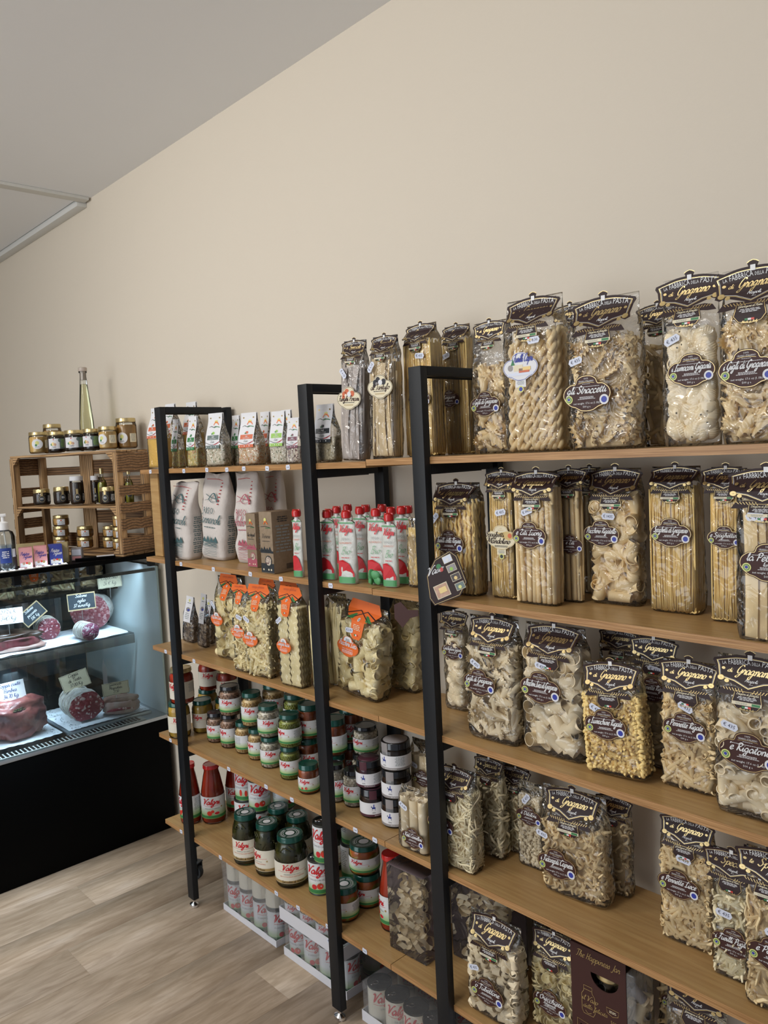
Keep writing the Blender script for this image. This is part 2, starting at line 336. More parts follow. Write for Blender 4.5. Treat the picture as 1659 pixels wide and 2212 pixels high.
# ------------------------------------------------------------------ mesh helpers
class MB:
    """collects vertices and faces, links them as ONE mesh object"""
    def __init__(s):
        s.v, s.f, s.m = [], [], []

    def add(s, vs, fs, mi=0, T=None):
        b = len(s.v)
        s.v.extend([tuple(T @ Vector(p)) for p in vs] if T is not None else [tuple(p) for p in vs])
        s.f.extend([tuple(i + b for i in f) for f in fs])
        s.m.extend([mi] * len(fs))
        return s

    def box(s, x0, x1, y0, y1, z0, z1, mi=0, T=None, bev=0.0):
        if bev <= 0:
            v = [(x, y, z) for x in (x0, x1) for y in (y0, y1) for z in (z0, z1)]
            return s.add(v, [(0, 1, 3, 2), (4, 6, 7, 5), (0, 4, 5, 1), (2, 3, 7, 6), (0, 2, 6, 4), (1, 5, 7, 3)], mi, T)
        bm = bmesh.new()
        bmesh.ops.create_cube(bm, size=1)
        for q in bm.verts:
            q.co = Vector(((x0 + x1) / 2 + q.co.x * (x1 - x0), (y0 + y1) / 2 + q.co.y * (y1 - y0), (z0 + z1) / 2 + q.co.z * (z1 - z0)))
        bmesh.ops.bevel(bm, geom=bm.edges[:], offset=bev, segments=2, affect='EDGES', profile=0.6)
        bm.verts.index_update()
        s.add([q.co[:] for q in bm.verts], [[q.index for q in f.verts] for f in bm.faces], mi, T)
        bm.free()
        return s

    def lathe(s, prof, n=24, mi=0, T=None, caps=True):
        vs, fs = [], []
        for r, z in prof:
            for k in range(n):
                a = 2 * PI * k / n
                vs.append((r * math.cos(a), r * math.sin(a), z))
        for i in range(len(prof) - 1):
            for k in range(n):
                k2 = (k + 1) % n
                fs.append((i * n + k, i * n + k2, (i + 1) * n + k2, (i + 1) * n + k))
        if caps:
            fs.append(tuple(reversed(range(n))))
            fs.append(tuple((len(prof) - 1) * n + k for k in range(n)))
        return s.add(vs, fs, mi, T)

    def tube(s, path, r, n=6, mi=0, T=None, taper=None, caps=True, flat=None):
        P = [Vector(p) for p in path]
        vs, fs = [], []
        d0 = (P[1] - P[0]).normalized()
        ref = Vector((0, 0, 1)) if abs(d0.z) < 0.9 else Vector((1, 0, 0))
        u = d0.cross(ref).normalized()
        for i, p in enumerate(P):
            d = (P[min(i + 1, len(P) - 1)] - P[max(i - 1, 0)])
            d = d.normalized() if d.length > 1e-9 else d0
            u = (u - d * u.dot(d)).normalized()
            w = d.cross(u)
            rr = r * (taper[i] if taper else 1)
            for k in range(n):
                a = 2 * PI * k / n
                vs.append(p + u * rr * math.cos(a) * (flat or 1) + w * rr * math.sin(a))
        for i in range(len(P) - 1):
            for k in range(n):
                k2 = (k + 1) % n
                fs.append((i * n + k, i * n + k2, (i + 1) * n + k2, (i + 1) * n + k))
        if caps:
            fs.append(tuple(reversed(range(n))))
            fs.append(tuple((len(P) - 1) * n + k for k in range(n)))
        return s.add(vs, fs, mi, T)

    def mesh(s, name, mats, smooth=True):
        me = bpy.data.meshes.new(name)
        me.from_pydata(s.v, [], s.f)
        for m in (mats if isinstance(mats, (list, tuple)) else [mats]):
            me.materials.append(M[m] if isinstance(m, str) else m)
        if len(me.materials) > 1:
            me.polygons.foreach_set('material_index', s.m)
        if smooth:
            me.polygons.foreach_set('use_smooth', [True] * len(me.polygons))
            if smooth == 'auto':
                bm = bmesh.new(); bm.from_mesh(me)
                for e in bm.edges:
                    if len(e.link_faces) == 2 and e.calc_face_angle(0) > 0.7: e.smooth = False
                bm.to_mesh(me); bm.free()
        me.update()
        return me

    def build(s, name, mats, parent=None, smooth='auto', loc=None, rot=None):
        return put(name, s.mesh(name, mats, smooth), parent, loc, rot)


def put(name, me, parent=None, loc=None, rot=None, scale=None):
    o = bpy.data.objects.new(name, me)
    COL.objects.link(o)
    if parent is not None: o.parent = parent
    if loc is not None: o.location = loc
    if rot is not None:
        if isinstance(rot, (tuple, list)): o.rotation_euler = rot
        else:
            o.rotation_mode = 'QUATERNION'; o.rotation_quaternion = rot
    if scale is not None: o.scale = (scale,) * 3 if isinstance(scale, (int, float)) else scale
    return o


def tag(o, label, cat, group=None):
    o['label'] = label; o['category'] = cat
    if group: o['group'] = group
    return o


def thing(name, label, cat, loc=(0, 0, 0), rz=0.0, group=None, tilt=0.0, roll=0.0):
    o = bpy.data.objects.new(name, None)
    o.empty_display_size = 0.05
    COL.objects.link(o)
    o.location = loc
    if tilt or roll:
        o.rotation_euler = (Matrix.Rotation(rz, 3, 'Z') @ Matrix.Rotation(tilt, 3, 'X') @ Matrix.Rotation(roll, 3, 'Y')).to_euler()
    else:
        o.rotation_euler = (0, 0, rz)
    return tag(o, label, cat, group)


def stuff(o):
    o['kind'] = 'stuff'; return o


def structure(o):
    o['kind'] = 'structure'; return o


CACHE = {}


def cached(key, fn):
    if key not in CACHE: CACHE[key] = fn()
    return CACHE[key]


# ------------------------------------------------------------------ flat printed artwork (labels, cards, stickers)
def block_text(txt):
    def make():
        cu = bpy.data.curves.new('t', 'FONT')
        cu.body = txt; cu.size = 1.0; cu.resolution_u = 1
        ob = bpy.data.objects.new('t', cu)
        me = bpy.data.meshes.new_from_object(ob)
        vs = [(v.co.x, v.co.y) for v in me.vertices]
        fs = [tuple(p.vertices) for p in me.polygons]
        bpy.data.objects.remove(ob); bpy.data.meshes.remove(me); bpy.data.curves.remove(cu)
        x0 = min([v[0] for v in vs] or [0]); x1 = max([v[0] for v in vs] or [1])
        return [(v[0] - x0, v[1]) for v in vs], fs, x1 - x0
    return cached(('txt', txt), make)


# pen strokes of a joined-up hand: letter -> (advance, strokes); x-height 10
GL = {
 'a': (11, '7,9 3,10 0,5 3,0 7,4 8,9 8,3 9,0 11,3'), 'b': (10, '0,3 4,14 4,19 2,15 2,4 4,0 8,3 7,8 3,8|7,8 10,7'),
 'c': (9, '7,8 4,10 0,6 2,0 6,0 9,3'), 'd': (11, '7,9 3,10 0,5 3,0 7,4 9,19|9,19 8,3 9,0 11,3'), 'e': (9, '0,4 6,6 6,10 2,9 1,3 4,0 9,3'),
 'f': (8, '0,3 5,13 6,19 3,18 2,0 1,-9 4,-6 3,0 8,3'), 'g': (11, '7,9 3,10 0,5 3,1 7,5 8,9 7,0 5,-8 1,-8 1,-4 7,-1 11,3'),
 'h': (11, '0,3 4,14 4,19 2,16 1,0|1,1 5,10 8,8 7,2 8,0 11,3'), 'i': (6, '0,3 2,9 2,2 4,0 6,3|3,13 4,14'), 'l': (6, '0,3 4,13 4,19 2,16 2,4 4,0 6,3'),
 'm': (15, '0,7 2,10 2,0|2,3 5,10 7,8 7,0|7,3 10,10 12,8 12,2 13,0 15,3'), 'n': (11, '0,7 2,10 2,0|2,3 5,10 8,8 8,2 9,0 11,3'),
 'o': (9, '5,10 1,8 1,2 4,0 8,4 6,10 7,8 10,8'), 'p': (10, '0,5 3,10 1,-9|2,6 5,10 9,7 7,0 3,1|7,0 10,3'), 'q': (11, '7,9 3,10 0,5 3,0 7,5 8,9 7,-9 11,3'),
 'r': (9, '0,3 2,11 3,8 6,9 6,2 7,0 9,3'), 's': (8, '0,3 4,11 6,4 3,0 0,2|4,0 8,3'), 't': (7, '0,3 4,16 2,4 4,0 7,3|0,11 6,12'),
 'u': (11, '0,8 1,10 1,2 4,0 7,4 8,10|8,10 8,2 9,0 11,3'), 'v': (9, '0,9 2,10 4,0 7,7 7,10 9,9'), 'w': (12, '0,9 2,10 3,0 6,8 7,0 10,8 12,9'),
 'x': (9, '0,9 3,8 6,1 9,2|8,10 0,0'), 'y': (10, '0,9 2,9 3,2 6,3 8,10 6,-6 2,-7 9,2'), 'z': (8, '0,9 6,10 1,1 7,0 5,-6 2,-6 8,3'), "'": (4, '2,19 1,15'),
 'k': (9, '0,3 4,14 4,19 2,16 1,0|7,10 2,5 7,0 9,3'),
 'A': (14, '0,0 5,10 10,20 11,0 14,3|3,7 11,8'), 'B': (13, '3,20 2,0|0,17 6,20 10,16 4,11 11,8 8,0 1,1'), 'C': (13, '11,16 8,20 2,14 1,5 6,0 12,4'),
 'D': (14, '4,19 3,1 9,2 13,11 8,19 1,17'), 'F': (12, '0,17 6,20 13,19|7,19 5,2 1,0|3,10 9,11'), 'G': (15, '12,16 9,20 3,15 1,6 5,1 10,5 12,10|12,10 12,2 8,-7 2,-6 10,0 15,3'),
 'L': (12, '9,17 7,20 5,15 4,2 0,1 5,0 12,3'), 'M': (18, '0,1 3,18 4,19 8,3 13,19 15,1 18,3'), 'N': (15, '0,1 3,18 10,1 13,19'), 'O': (13, '7,20 1,13 3,1 10,4 11,16 6,20'),
 'P': (12, '4,18 2,0|0,15 5,20 11,17 9,10 4,9'), 'R': (13, '4,18 2,0|0,15 5,20 11,17 8,11 4,10 10,1 13,3'), 'S': (12, '10,16 7,20 3,15 9,7 6,0 0,3'), 'T': (12, '0,17 5,20 13,19|7,19 6,2 2,0'),
 'V': (14, '-2,17 1,19 4,14 5,0 9,12 13,20 16,19'), 'Z': (12, '1,18 10,19 2,2 11,1'), 'Q': (13, '7,20 1,13 3,1 10,4 11,16 6,20|6,5 12,0'), 'I': (7, '5,19 3,2 0,1'), ' ': (6, ''),
 '1': (6, '1,14 4,18 4,0'), '2': (9, '1,14 4,18 7,14 1,0 8,0'), '3': (9, '1,16 5,18 6,12 3,10 7,6 4,0 0,2'), '4': (9, '5,18 0,6 8,6|6,12 5,0'), '5': (9, '7,18 2,18 2,11 6,11 7,4 3,0 0,2'),
 '6': (9, '6,18 1,9 2,1 6,2 6,8 1,7'), '7': (8, '0,18 7,18 2,0'), '8': (9, '4,10 1,14 4,18 7,14 1,5 3,0 7,4 4,10'), '0': (9, '4,18 0,12 2,0 7,3 7,14 4,18'), '9': (9, '7,12 3,9 1,14 4,18 7,15 5,0'),
 ',': (4, '1,1 0,-4'), '.': (4, '1,1 2,0'), '/': (7, '0,-2 6,18'), 'E': (11, '9,17 5,20 2,15 5,11 1,5 4,0 10,3'), '$': (12, '10,15 6,18 2,13 2,4 6,0 10,3|0,11 7,11|0,7 6,7'), 'K': (12, '3,19 2,0|10,19 3,9 11,0'), 'H': (13, '2,19 2,0|10,19 9,0|2,9 10,10'),
 '-': (7, '1,7 6,7'), '+': (8, '0,8 7,8|4,12 4,4'), 'U': (12, '1,19 1,4 5,0 9,4 10,19|10,4 12,0'), 'J': (10, '8,19 6,-4 1,-4'),
}


def spline(pts, k=4):
    if len(pts) < 3: return pts
    out = []
    for i in range(len(pts) - 1):
        p0, p1, p2, p3 = pts[max(i - 1, 0)], pts[i], pts[i + 1], pts[min(i + 2, len(pts) - 1)]
        for j in range(k):
            t = j / k
            out.append(tuple(0.5 * (2 * p1[c] + (p2[c] - p0[c]) * t + (2 * p0[c] - 5 * p1[c] + 4 * p2[c] - p3[c]) * t * t + (3 * p1[c] - p0[c] - 3 * p2[c] + p3[c]) * t ** 3) for c in (0, 1)))
    out.append(pts[-1])
    return out


class Art:
    def __init__(s, step=None):
        s.v, s.f, s.m, s.mats, s.step = [], [], [], [], step

    def mi(s, m):
        if m not in s.mats: s.mats.append(m)
        return s.mats.index(m)

    def raw(s, vs, fs, m, lay):
        b = len(s.v)
        s.v.extend([(x, y, lay) for x, y in vs])
        s.f.extend([tuple(i + b for i in f) for f in fs])
        s.m.extend([s.mi(m)] * len(fs))

    def convex(s, pts, m, lay=1):
        if not s.step:
            s.raw(pts, [tuple(range(len(pts)))], m, lay); return
        x0, x1 = min(p[0] for p in pts), max(p[0] for p in pts)
        n = max(1, int(math.ceil((x1 - x0) / s.step)))

        def clip(P, xc, keep_right):
            out = []
            for i in range(len(P)):
                a, b = P[i], P[(i + 1) % len(P)]
                ia, ib = (a[0] >= xc) == keep_right or a[0] == xc, (b[0] >= xc) == keep_right or b[0] == xc
                if ia: out.append(a)
                if ia != ib:
                    t = (xc - a[0]) / (b[0] - a[0])
                    out.append((xc, a[1] + t * (b[1] - a[1])))
            return out
        for k in range(n):
            P = pts
            if k: P = clip(P, x0 + (x1 - x0) * k / n, True)
            if k < n - 1 and P: P = clip(P, x0 + (x1 - x0) * (k + 1) / n, False)
            if len(P) > 2: s.raw(P, [tuple(range(len(P)))], m, lay)

    def rect(s, x0, x1, y0, y1, m, lay=1):
        s.convex([(x0, y0), (x1, y0), (x1, y1), (x0, y1)], m, lay); return s

    def disc(s, x, y, r, m, lay=1, n=14, ry=None):
        s.convex([(x + r * math.cos(2 * PI * k / n), y + (ry or r) * math.sin(2 * PI * k / n)) for k in range(n)], m, lay); return s

    def poly(s, pts, m, lay=1):
        tris = tessellate_polygon([[Vector((p[0], p[1], 0)) for p in pts]])
        s.raw(pts, [tuple(t) for t in tris], m, lay); return s

    def line(s, pts, w, m, lay=1, closed=False, nib=None):
        n = len(pts)
        vs, fs = [], []
        for i in range(n):
            a = pts[(i - 1) % n] if (closed or i) else pts[i]
            b = pts[(i + 1) % n] if (closed or i < n - 1) else pts[i]
            dx, dy = b[0] - a[0], b[1] - a[1]
            q = math.hypot(dx, dy) or 1
            ww = w
            if nib is not None:
                ww = w * (0.42 + 0.85 * abs(math.sin(math.atan2(dy, dx) - nib)))
            nx, ny = -dy / q * ww / 2, dx / q * ww / 2
            vs += [(pts[i][0] + nx, pts[i][1] + ny), (pts[i][0] - nx, pts[i][1] - ny)]
        for i in range(n if closed else n - 1):
            j = (i + 1) % n
            fs.append((2 * i, 2 * i + 1, 2 * j + 1, 2 * j))
        s.raw(vs, fs, m, lay); return s

    def text(s, txt, x, y, size, m, lay=2, align=0.5, squash=1.0, arc=0.0, maxw=None, rot=0.0, shear=0.0):
        vs, fs, w = block_text(txt)
        k = size * squash
        if maxw and w * k > maxw: k = maxw / w
        out = []
        for a, b in vs:
            px, py = (a - w * align) * k + b * size * shear, b * size
            if arc:
                th = px / arc
                px, py = (arc + py) * math.sin(th), (arc + py) * math.cos(th) - arc
            if rot: px, py = px * math.cos(rot) - py * math.sin(rot), px * math.sin(rot) + py * math.cos(rot)
            out.append((x + px, y + py))
        s.raw(out, fs, m, lay); return s

    def script(s, txt, x, y, xh, m, lay=2, align=0.5, w=None, slant=0.35, rise=0.0, maxw=None, k=3):
        adv = sum(GL.get(c, GL[' '])[0] for c in txt)
        u = xh / 10.0
        ux = u
        if maxw and adv * ux > maxw: ux = maxw / adv
        cx = -adv * align * ux
        for c in txt:
            a, st = GL.get(c, GL[' '])
            for sk in st.split('|'):
                if not sk: continue
                pts = [tuple(float(q) for q in p.split(',')) for p in sk.split()]
                P = []
                for px, py in spline(pts, k):
                    X = cx + px * ux + py * u * slant
                    P.append((x + X, y + py * u + X * rise))
                s.line(P, w or xh * 0.26, m, lay, nib=0.7)
            cx += a * ux
        return s

    def micro(s, x, y, w, rows, pitch, m, lay=2, seed=1, align=0.5, h=0.45):
        """rows of print too small to read"""
        rng = random.Random(seed)
        for r in range(rows):
            wr = w * rng.uniform(0.7, 1.0)
            x0 = x - wr * align
            e = x0
            while e < x0 + wr:
                q = min(rng.uniform(2.0, 5.0) * pitch * 0.5, x0 + wr - e)
                s.rect(e, e + q, y - r * pitch, y - r * pitch + pitch * h, m, lay)
                e += q + pitch * 0.35
        return s

    def barcode(s, x, y, w, h, lay=2, m='ink'):
        rng = random.Random(3)
        e = x
        while e < x + w:
            q = rng.choice((0.03, 0.05)) * w
            s.rect(e, e + q, y, y + h, m, lay); e += q + rng.choice((0.03, 0.06)) * w
        return s

    def mesh(s, name, R=None, gap=0.0003, off=0.0, thick=0.0, scale=1.0, bend=None):
        vs = []
        for x, y, l in s.v:
            x, y = x * scale, y * scale
            o = off + l * gap
            if R: p = ((R + o) * math.sin(x / R), -(R + o) * math.cos(x / R), y)
            elif bend: p = (x, -o + bend(x, y), y)
            else: p = (x, -o, y)
            vs.append(p)
        me = bpy.data.meshes.new(name)
        me.from_pydata(vs, [], s.f)
        for m in s.mats: me.materials.append(M[m])
        me.polygons.foreach_set('material_index', s.m)
        me.update()
        # faces look towards -y
        bm = bmesh.new(); bm.from_mesh(me)
        for f in bm.faces:
            c = f.calc_center_median()
            outward = Vector((c.x, c.y, 0)) if R else Vector((0, -1, 0))
            if f.normal.dot(outward) < 0: f.normal_flip()
        bm.to_mesh(me); bm.free()
        return me


def mirror(half):
    return half + [(-x, y) for x, y in reversed(half) if abs(x) > 1e-6]


def offset_in(pts, d):
    cx = sum(p[0] for p in pts) / len(pts); cy = sum(p[1] for p in pts) / len(pts)
    out = []
    for x, y in pts:
        q = math.hypot(x - cx, y - cy) or 1
        out.append((x - (x - cx) / q * d, y - (y - cy) / q * d))
    return out


# header card of the brown pasta bags, unit width 1, its fold line at y=0.36, hanging down to about -0.55
def header_art(word='Gragnano', band=True):
    A = Art()
    top = spline([(0, 0.44), (0.2, 0.425), (0.5, 0.33)], 4)
    ban = mirror(top + [(0.515, 0.28), (0.475, 0.2), (0.45, 0.02), (0.47, -0.06), (0.40, -0.10), (0.33, -0.06), (0.0, -0.20)])
    A.poly(ban, 'brown', 1)
    inn = mirror(spline([(0, 0.385), (0.2, 0.37), (0.455, 0.29)], 4) + [(0.43, 0.2), (0.405, 0.0), (0.2, -0.05), (0.0, -0.16)])
    A.line(inn, 0.013, 'gold', 2, True)
    A.line(offset_in(inn, 0.016), 0.005, 'white', 2, True)
    crown = [(-0.05, 0.42), (-0.075, 0.50), (-0.04, 0.53), (0, 0.545), (0.04, 0.53), (0.075, 0.50), (0.05, 0.42)]
    A.poly(crown, 'brown', 1); A.line(crown[1:-1], 0.012, 'gold', 2)
    A.rect(-0.032, 0.032, 0.36, 0.46, 'white', 4)
    A.text('LA', -0.375, 0.225, 0.085, 'white', 3, 0.0, 0.6, rot=0.13, maxw=0.07); A.text('FABBRICA', -0.29, 0.235, 0.145, 'white', 3, 0.0, 0.6, rot=0.12, maxw=0.30)
    A.text('DELLA', 0.025, 0.270, 0.09, 'white', 3, 0.0, 0.6, maxw=0.11)
    A.text('PASTA', 0.155, 0.268, 0.15, 'white', 3, 0.0, 0.62, rot=-0.16, maxw=0.24)
    A.script('di' if word == 'Gragnano' else 'le', -0.27, 0.10, 0.04, 'gold', 3, w=0.012)
    A.script(word, 0.045, 0.085, 0.088, 'gold', 3, w=0.017, maxw=0.46)
    A.script('Napoli', 0.03, -0.045, 0.03, 'white', 3, w=0.008)
    A.micro(0.03, -0.085, 0.07, 1, 0.012, 'white', 3)
    for sx in (-1, 1):
        for (x, y, r) in ((0.385, -0.02, 0.048), (0.30, -0.065, 0.034), (0.36, 0.155, 0.026)):
            A.disc(sx * x, y, r, 'goldp', 3); A.disc(sx * x, y, r * 0.8, 'gold', 4); A.disc(sx * x, y, r * 0.35, 'goldp', 5, 8)
    for sx in (-1, 1):   # ears of wheat
        ear = [(sx * x, y) for x, y in [(0.0, -0.185), (0.10, -0.165), (0.24, -0.15), (0.36, -0.19), (0.42, -0.30), (0.30, -0.30), (0.15, -0.27), (0.04, -0.23)]]
        A.poly(ear, 'brown', 1)
        for k in range(7):
            x = 0.06 + k * 0.042
            A.line([(sx * x, -0.24 + 0.004 * k), (sx * (x + 0.03), -0.175)], 0.010, 'goldp', 2)
    sh = mirror([(0, -0.20), (0.18, -0.20), (0.195, -0.30), (0.215, -0.42), (0.15, -0.53), (0.0, -0.57)])
    A.poly(sh, 'brown', 2); A.line(offset_in(sh, 0.015), 0.007, 'goldp', 3, True)
    A.script('Emozioni di famiglia' if band else 'Generazione di Pastai', 0, -0.275, 0.022, 'cream', 3, w=0.006, maxw=0.3)
    A.micro(0, -0.315, 0.27, 3, 0.024, 'white', 3, 5)
    if band:
        A.rect(-0.2, 0.2, -0.455, -0.395, 'cream', 4); A.rect(0.07, 0.18, -0.448, -0.402, 'green', 5); A.micro(-0.07, -0.42, 0.2, 2, 0.018, 'greyink', 5, 7)
    for i, m in enumerate(('green', 'white', 'tomato')):
        A.rect(-0.06 + i * 0.04, -0.02 + i * 0.04, -0.505, -0.47, m, 4)
    A.script('Made in Italy', 0, -0.545, 0.020, 'gold', 4, w=0.006, maxw=0.2)
    A.v = [(x, y * 0.74, l) for x, y, l in A.v]
    return A


def oval_outline():
    return mirror(spline([(0, 0.5), (0.14, 0.485), (0.27, 0.41), (0.33, 0.29), (0.47, 0.27), (0.62, 0.16), (0.67, 0.0), (0.60, -0.15), (0.46, -0.27), (0.34, -0.31), (0.17, -0.40), (0, -0.42)], 3))


# product label, about 1.34 wide
def oval_art(name, sub=None, style='brown', seals=True):
    A = Art()
    base, edge, ink, dark = {'brown': ('brown2', 'gold', 'white', 'white'), 'cream': ('cream', 'goldp', 'goldp', 'ink'), 'capri': ('paper', 'blue', 'blue', 'blue'),
                             'funghi': ('cream', 'brown', 'brown2', 'ink'), 'orange': ('orange', 'terracotta', 'white', 'white')}[style]
    O = oval_outline()
    A.poly(O, base, 1); A.line(offset_in(O, 0.028), 0.015, edge, 2, True)
    if style == 'brown':
        A.text('100%', 0, 0.385, 0.06, ink, 3); A.text('GRANO ITALIANO', 0, 0.32, 0.06, ink, 3, maxw=0.42)
        A.line(spline([(-0.22, 0.29), (0, 0.335 - 0.02), (0.22, 0.29)], 4), 0.008, edge, 3)
        A.micro(0, 0.27, 0.3, 1, 0.02, ink, 3); A.micro(0, 0.2, 0.95, 1, 0.024, ink, 3, 8)
    elif style == 'capri':
        A.script('Fusilli Capri', 0.1, 0.19, 0.13, 'blue', 4, w=0.028, maxw=0.75)
        A.disc(-0.38, 0.02, 0.1, 'lid_grey', 3); A.rect(-0.25, 0.1, -0.1, 0.1, 'cream', 3); A.rect(-0.05, 0.35, -0.16, -0.02, 'terracotta', 3); A.rect(-0.5, 0.5, -0.24, -0.15, 'tag', 3)
        A.poly([(-0.28, 0.3), (-0.2, 0.1), (-0.36, 0.1)], 'green', 3); A.rect(0.1, 0.4, -0.09, 0.02, 'goldp', 4)
        A.rect(-0.2, 0.2, -0.62, -0.40, 'paper', 1); A.micro(0, -0.45, 0.34, 3, 0.04, 'greyink', 3); A.disc(0, -0.68, 0.11, 'seal', 2); A.disc(0, -0.68, 0.07, 'blue', 3)
        return A
    elif style == 'funghi':
        for x, y, r in ((-0.24, 0.2, 0.12), (-0.1, 0.3, 0.12), (0.2, 0.22, 0.12), (-0.3, 0.08, 0.07)): A.disc(x, y, r, 'terracotta' if sub != 't' else 'ink', 3)
        A.disc(0.03, 0.2, 0.11, 'paper', 4); A.disc(-0.16, 0.16, 0.06, 'bean_white' if sub != 't' else 'lid_grey', 4)
        A.script(name, 0, -0.07, 0.11, 'brown2', 4, w=0.026, maxw=1.15); A.micro(0, -0.14, 0.9, 1, 0.05, 'ink', 4); A.micro(0, -0.22, 0.7, 2, 0.03, 'goldp', 4)
        return A
    elif style == 'cream':
        A.text('100%', 0, 0.37, 0.05, 'goldp', 3); A.micro(0, 0.31, 0.35, 1, 0.03, 'goldp', 3)
        A.poly([(0.0, 0.22), (-0.4, 0.25), (-0.1, 0.19), (0.1, 0.02), (0.35, -0.05), (0.6, 0.05), (0.5, 0.22), (0.25, 0.28)], 'goldp', 3)
        A.disc(0.4, 0.12, 0.09, 'terracotta', 4)
        A.script('Spaghetti', -0.28, 0.07, 0.10, 'brown', 5, w=0.022); A.script('al', -0.28, -0.03, 0.06, 'brown', 5, w=0.015); A.script('Mandolino', -0.12, -0.18, 0.11, 'brown', 5, w=0.025)
        A.micro(0, -0.27, 0.8, 2, 0.04, 'ink', 4)
        A.rect(-0.2, 0.2, -0.6, -0.40, 'cream', 1); A.micro(0, -0.46, 0.34, 3, 0.04, 'greyink', 3); A.disc(0, -0.66, 0.11, 'seal', 2); A.disc(0, -0.66, 0.07, 'charcoal', 3)
        return A
    elif style == 'orange':
        A.poly(mirror(spline([(0, 0.5), (0.16, 0.46), (0.24, 0.36), (0.26, 0.26)], 3)), 'paper', 3)
        A.micro(0, 0.36, 0.3, 3, 0.045, 'ink', 4)
        A.script(name, 0, 0.06, 0.13, 'paper', 4, w=0.03, maxw=1.1); A.text('500g  senza glutine', 0, -0.10, 0.09, 'paper', 4, maxw=0.9); A.micro(0, -0.17, 0.8, 3, 0.05, 'paper', 4, 9)
        return A
    words = name.split('|')
    A.script(words[0], 0.0, 0.045 if len(words) == 1 else 0.07, 0.095, ink, 4, w=0.028, maxw=1.08)
    if len(words) > 1: A.script(words[1], 0.0, -0.045, 0.05, ink, 4, w=0.015, maxw=0.6)
    A.micro(0, -0.05 if len(words) == 1 else -0.085, 0.5, 3, 0.026, ink, 3, 3)
    A.text('net weight: 17.6 oz (1.1lb)', 0, -0.225, 0.072, dark, 4, maxw=0.72); A.text('500 g e', 0, -0.31, 0.072, dark, 4, maxw=0.3)
    if seals:
        A.disc(-0.49, -0.09, 0.105, 'seal', 4); A.disc(-0.49, -0.09, 0.075, 'green', 5); A.disc(-0.49, -0.09, 0.055, 'seal', 6); A.disc(-0.49, -0.085, 0.038, 'blue', 7)
        A.disc(0.48, -0.14, 0.125, 'paper', 4, 18); A.disc(0.48, -0.14, 0.078, 'blue', 5, 16)
    return A


def price_mesh(txt):
    def make():
        A = Art()
        A.poly([(-0.015, 0), (-0.0115, -0.0065), (0.0115, -0.0065), (0.015, 0), (0.0115, 0.0065), (-0.0115, 0.0065)], 'tag', 1)
        A.text(txt, 0, -0.0028, 0.0088, 'tagink', 2, maxw=0.020)
        return A.mesh('price_sticker')
    return cached(('price', txt), make)


def sticker(parent, x, y, z, txt='€ 435', ry=0.0, name='price_sticker', s=1.0, rz=0.0):
    return put(name, price_mesh(txt), parent, (x, y, z), (0, ry, rz), s)

CAMX, CAMY = 1.84645, -1.2614   # jars are turned so that their labels face the aisle


# ------------------------------------------------------------------ pasta pieces (long axis along z, centred)
def tube_piece(L, r, th=0.0012, n=14, cut=0.0, rid=False, bend=0.0):
    mb = MB()
    vs, fs = [], []
    rings = [(r, -L / 2), (r, 0), (r, L / 2), (r - th, L / 2), (r - th, 0), (r - th, -L / 2)]
    N = n * (2 if rid else 1)
    for i, (q, z) in enumerate(rings):
        for k in range(N):
            a = 2 * PI * k / N
            qq = q * (0.982 if (rid and k % 2 and i < 3) else 1)
            x = qq * math.cos(a)
            zz = z + (cut * q * math.cos(a) if z > 0 else cut * q * math.cos(a)) * (1 if z else 0)
            vs.append((x + bend * (1 - (2 * z / L) ** 2), qq * math.sin(a), zz))
    R = len(rings)
    for i in range(R):
        for k in range(N):
            k2, j = (k + 1) % N, (i + 1) % R
            fs.append((i * N + k, i * N + k2, j * N + k2, j * N + k))
    return mb.add(vs, fs)


def shell_piece(r=0.017, L=0.042):
    mb = MB()
    prof = []
    for i in range(25):
        a = math.radians(6 + 128 * i / 24)
        rr = r * math.sin(a) * (1.0 if i % 2 else 0.945)
        prof.append((max(rr, 0.001), -L / 2 * math.cos(a)))
    inner = [(q * 0.86, z) for q, z in reversed(prof[8::2])]
    mb.lathe(prof + inner, 18, caps=False)
    mb.v = [(x * 0.85 + 10 * z * z, y, z) for x, y, z in mb.v]
    return mb


def gigli_piece(r=0.011, L=0.042, seed=0):
    mb = MB()
    n, R = 22, 7
    rng = random.Random(seed)
    vs, fs = [], []
    for i in range(R):
        t = i / (R - 1)
        for k in range(n):
            a = 1.75 * PI * k / (n - 1) + t * 0.9
            rr = r * (0.35 + 0.75 * t ** 0.8)
            if i >= R - 2: rr *= 1 + (0.22 if k % 2 else -0.12) * (1 if i == R - 1 else 0.3)
            vs.append((rr * math.cos(a), rr * math.sin(a), -L / 2 + L * t + (0.0016 if (k % 2 and i == R - 1) else 0)))
    for i in range(R - 1):
        for k in range(n - 1):
            fs.append((i * n + k, i * n + k + 1, (i + 1) * n + k + 1, (i + 1) * n + k))
    return mb.add(vs, fs)


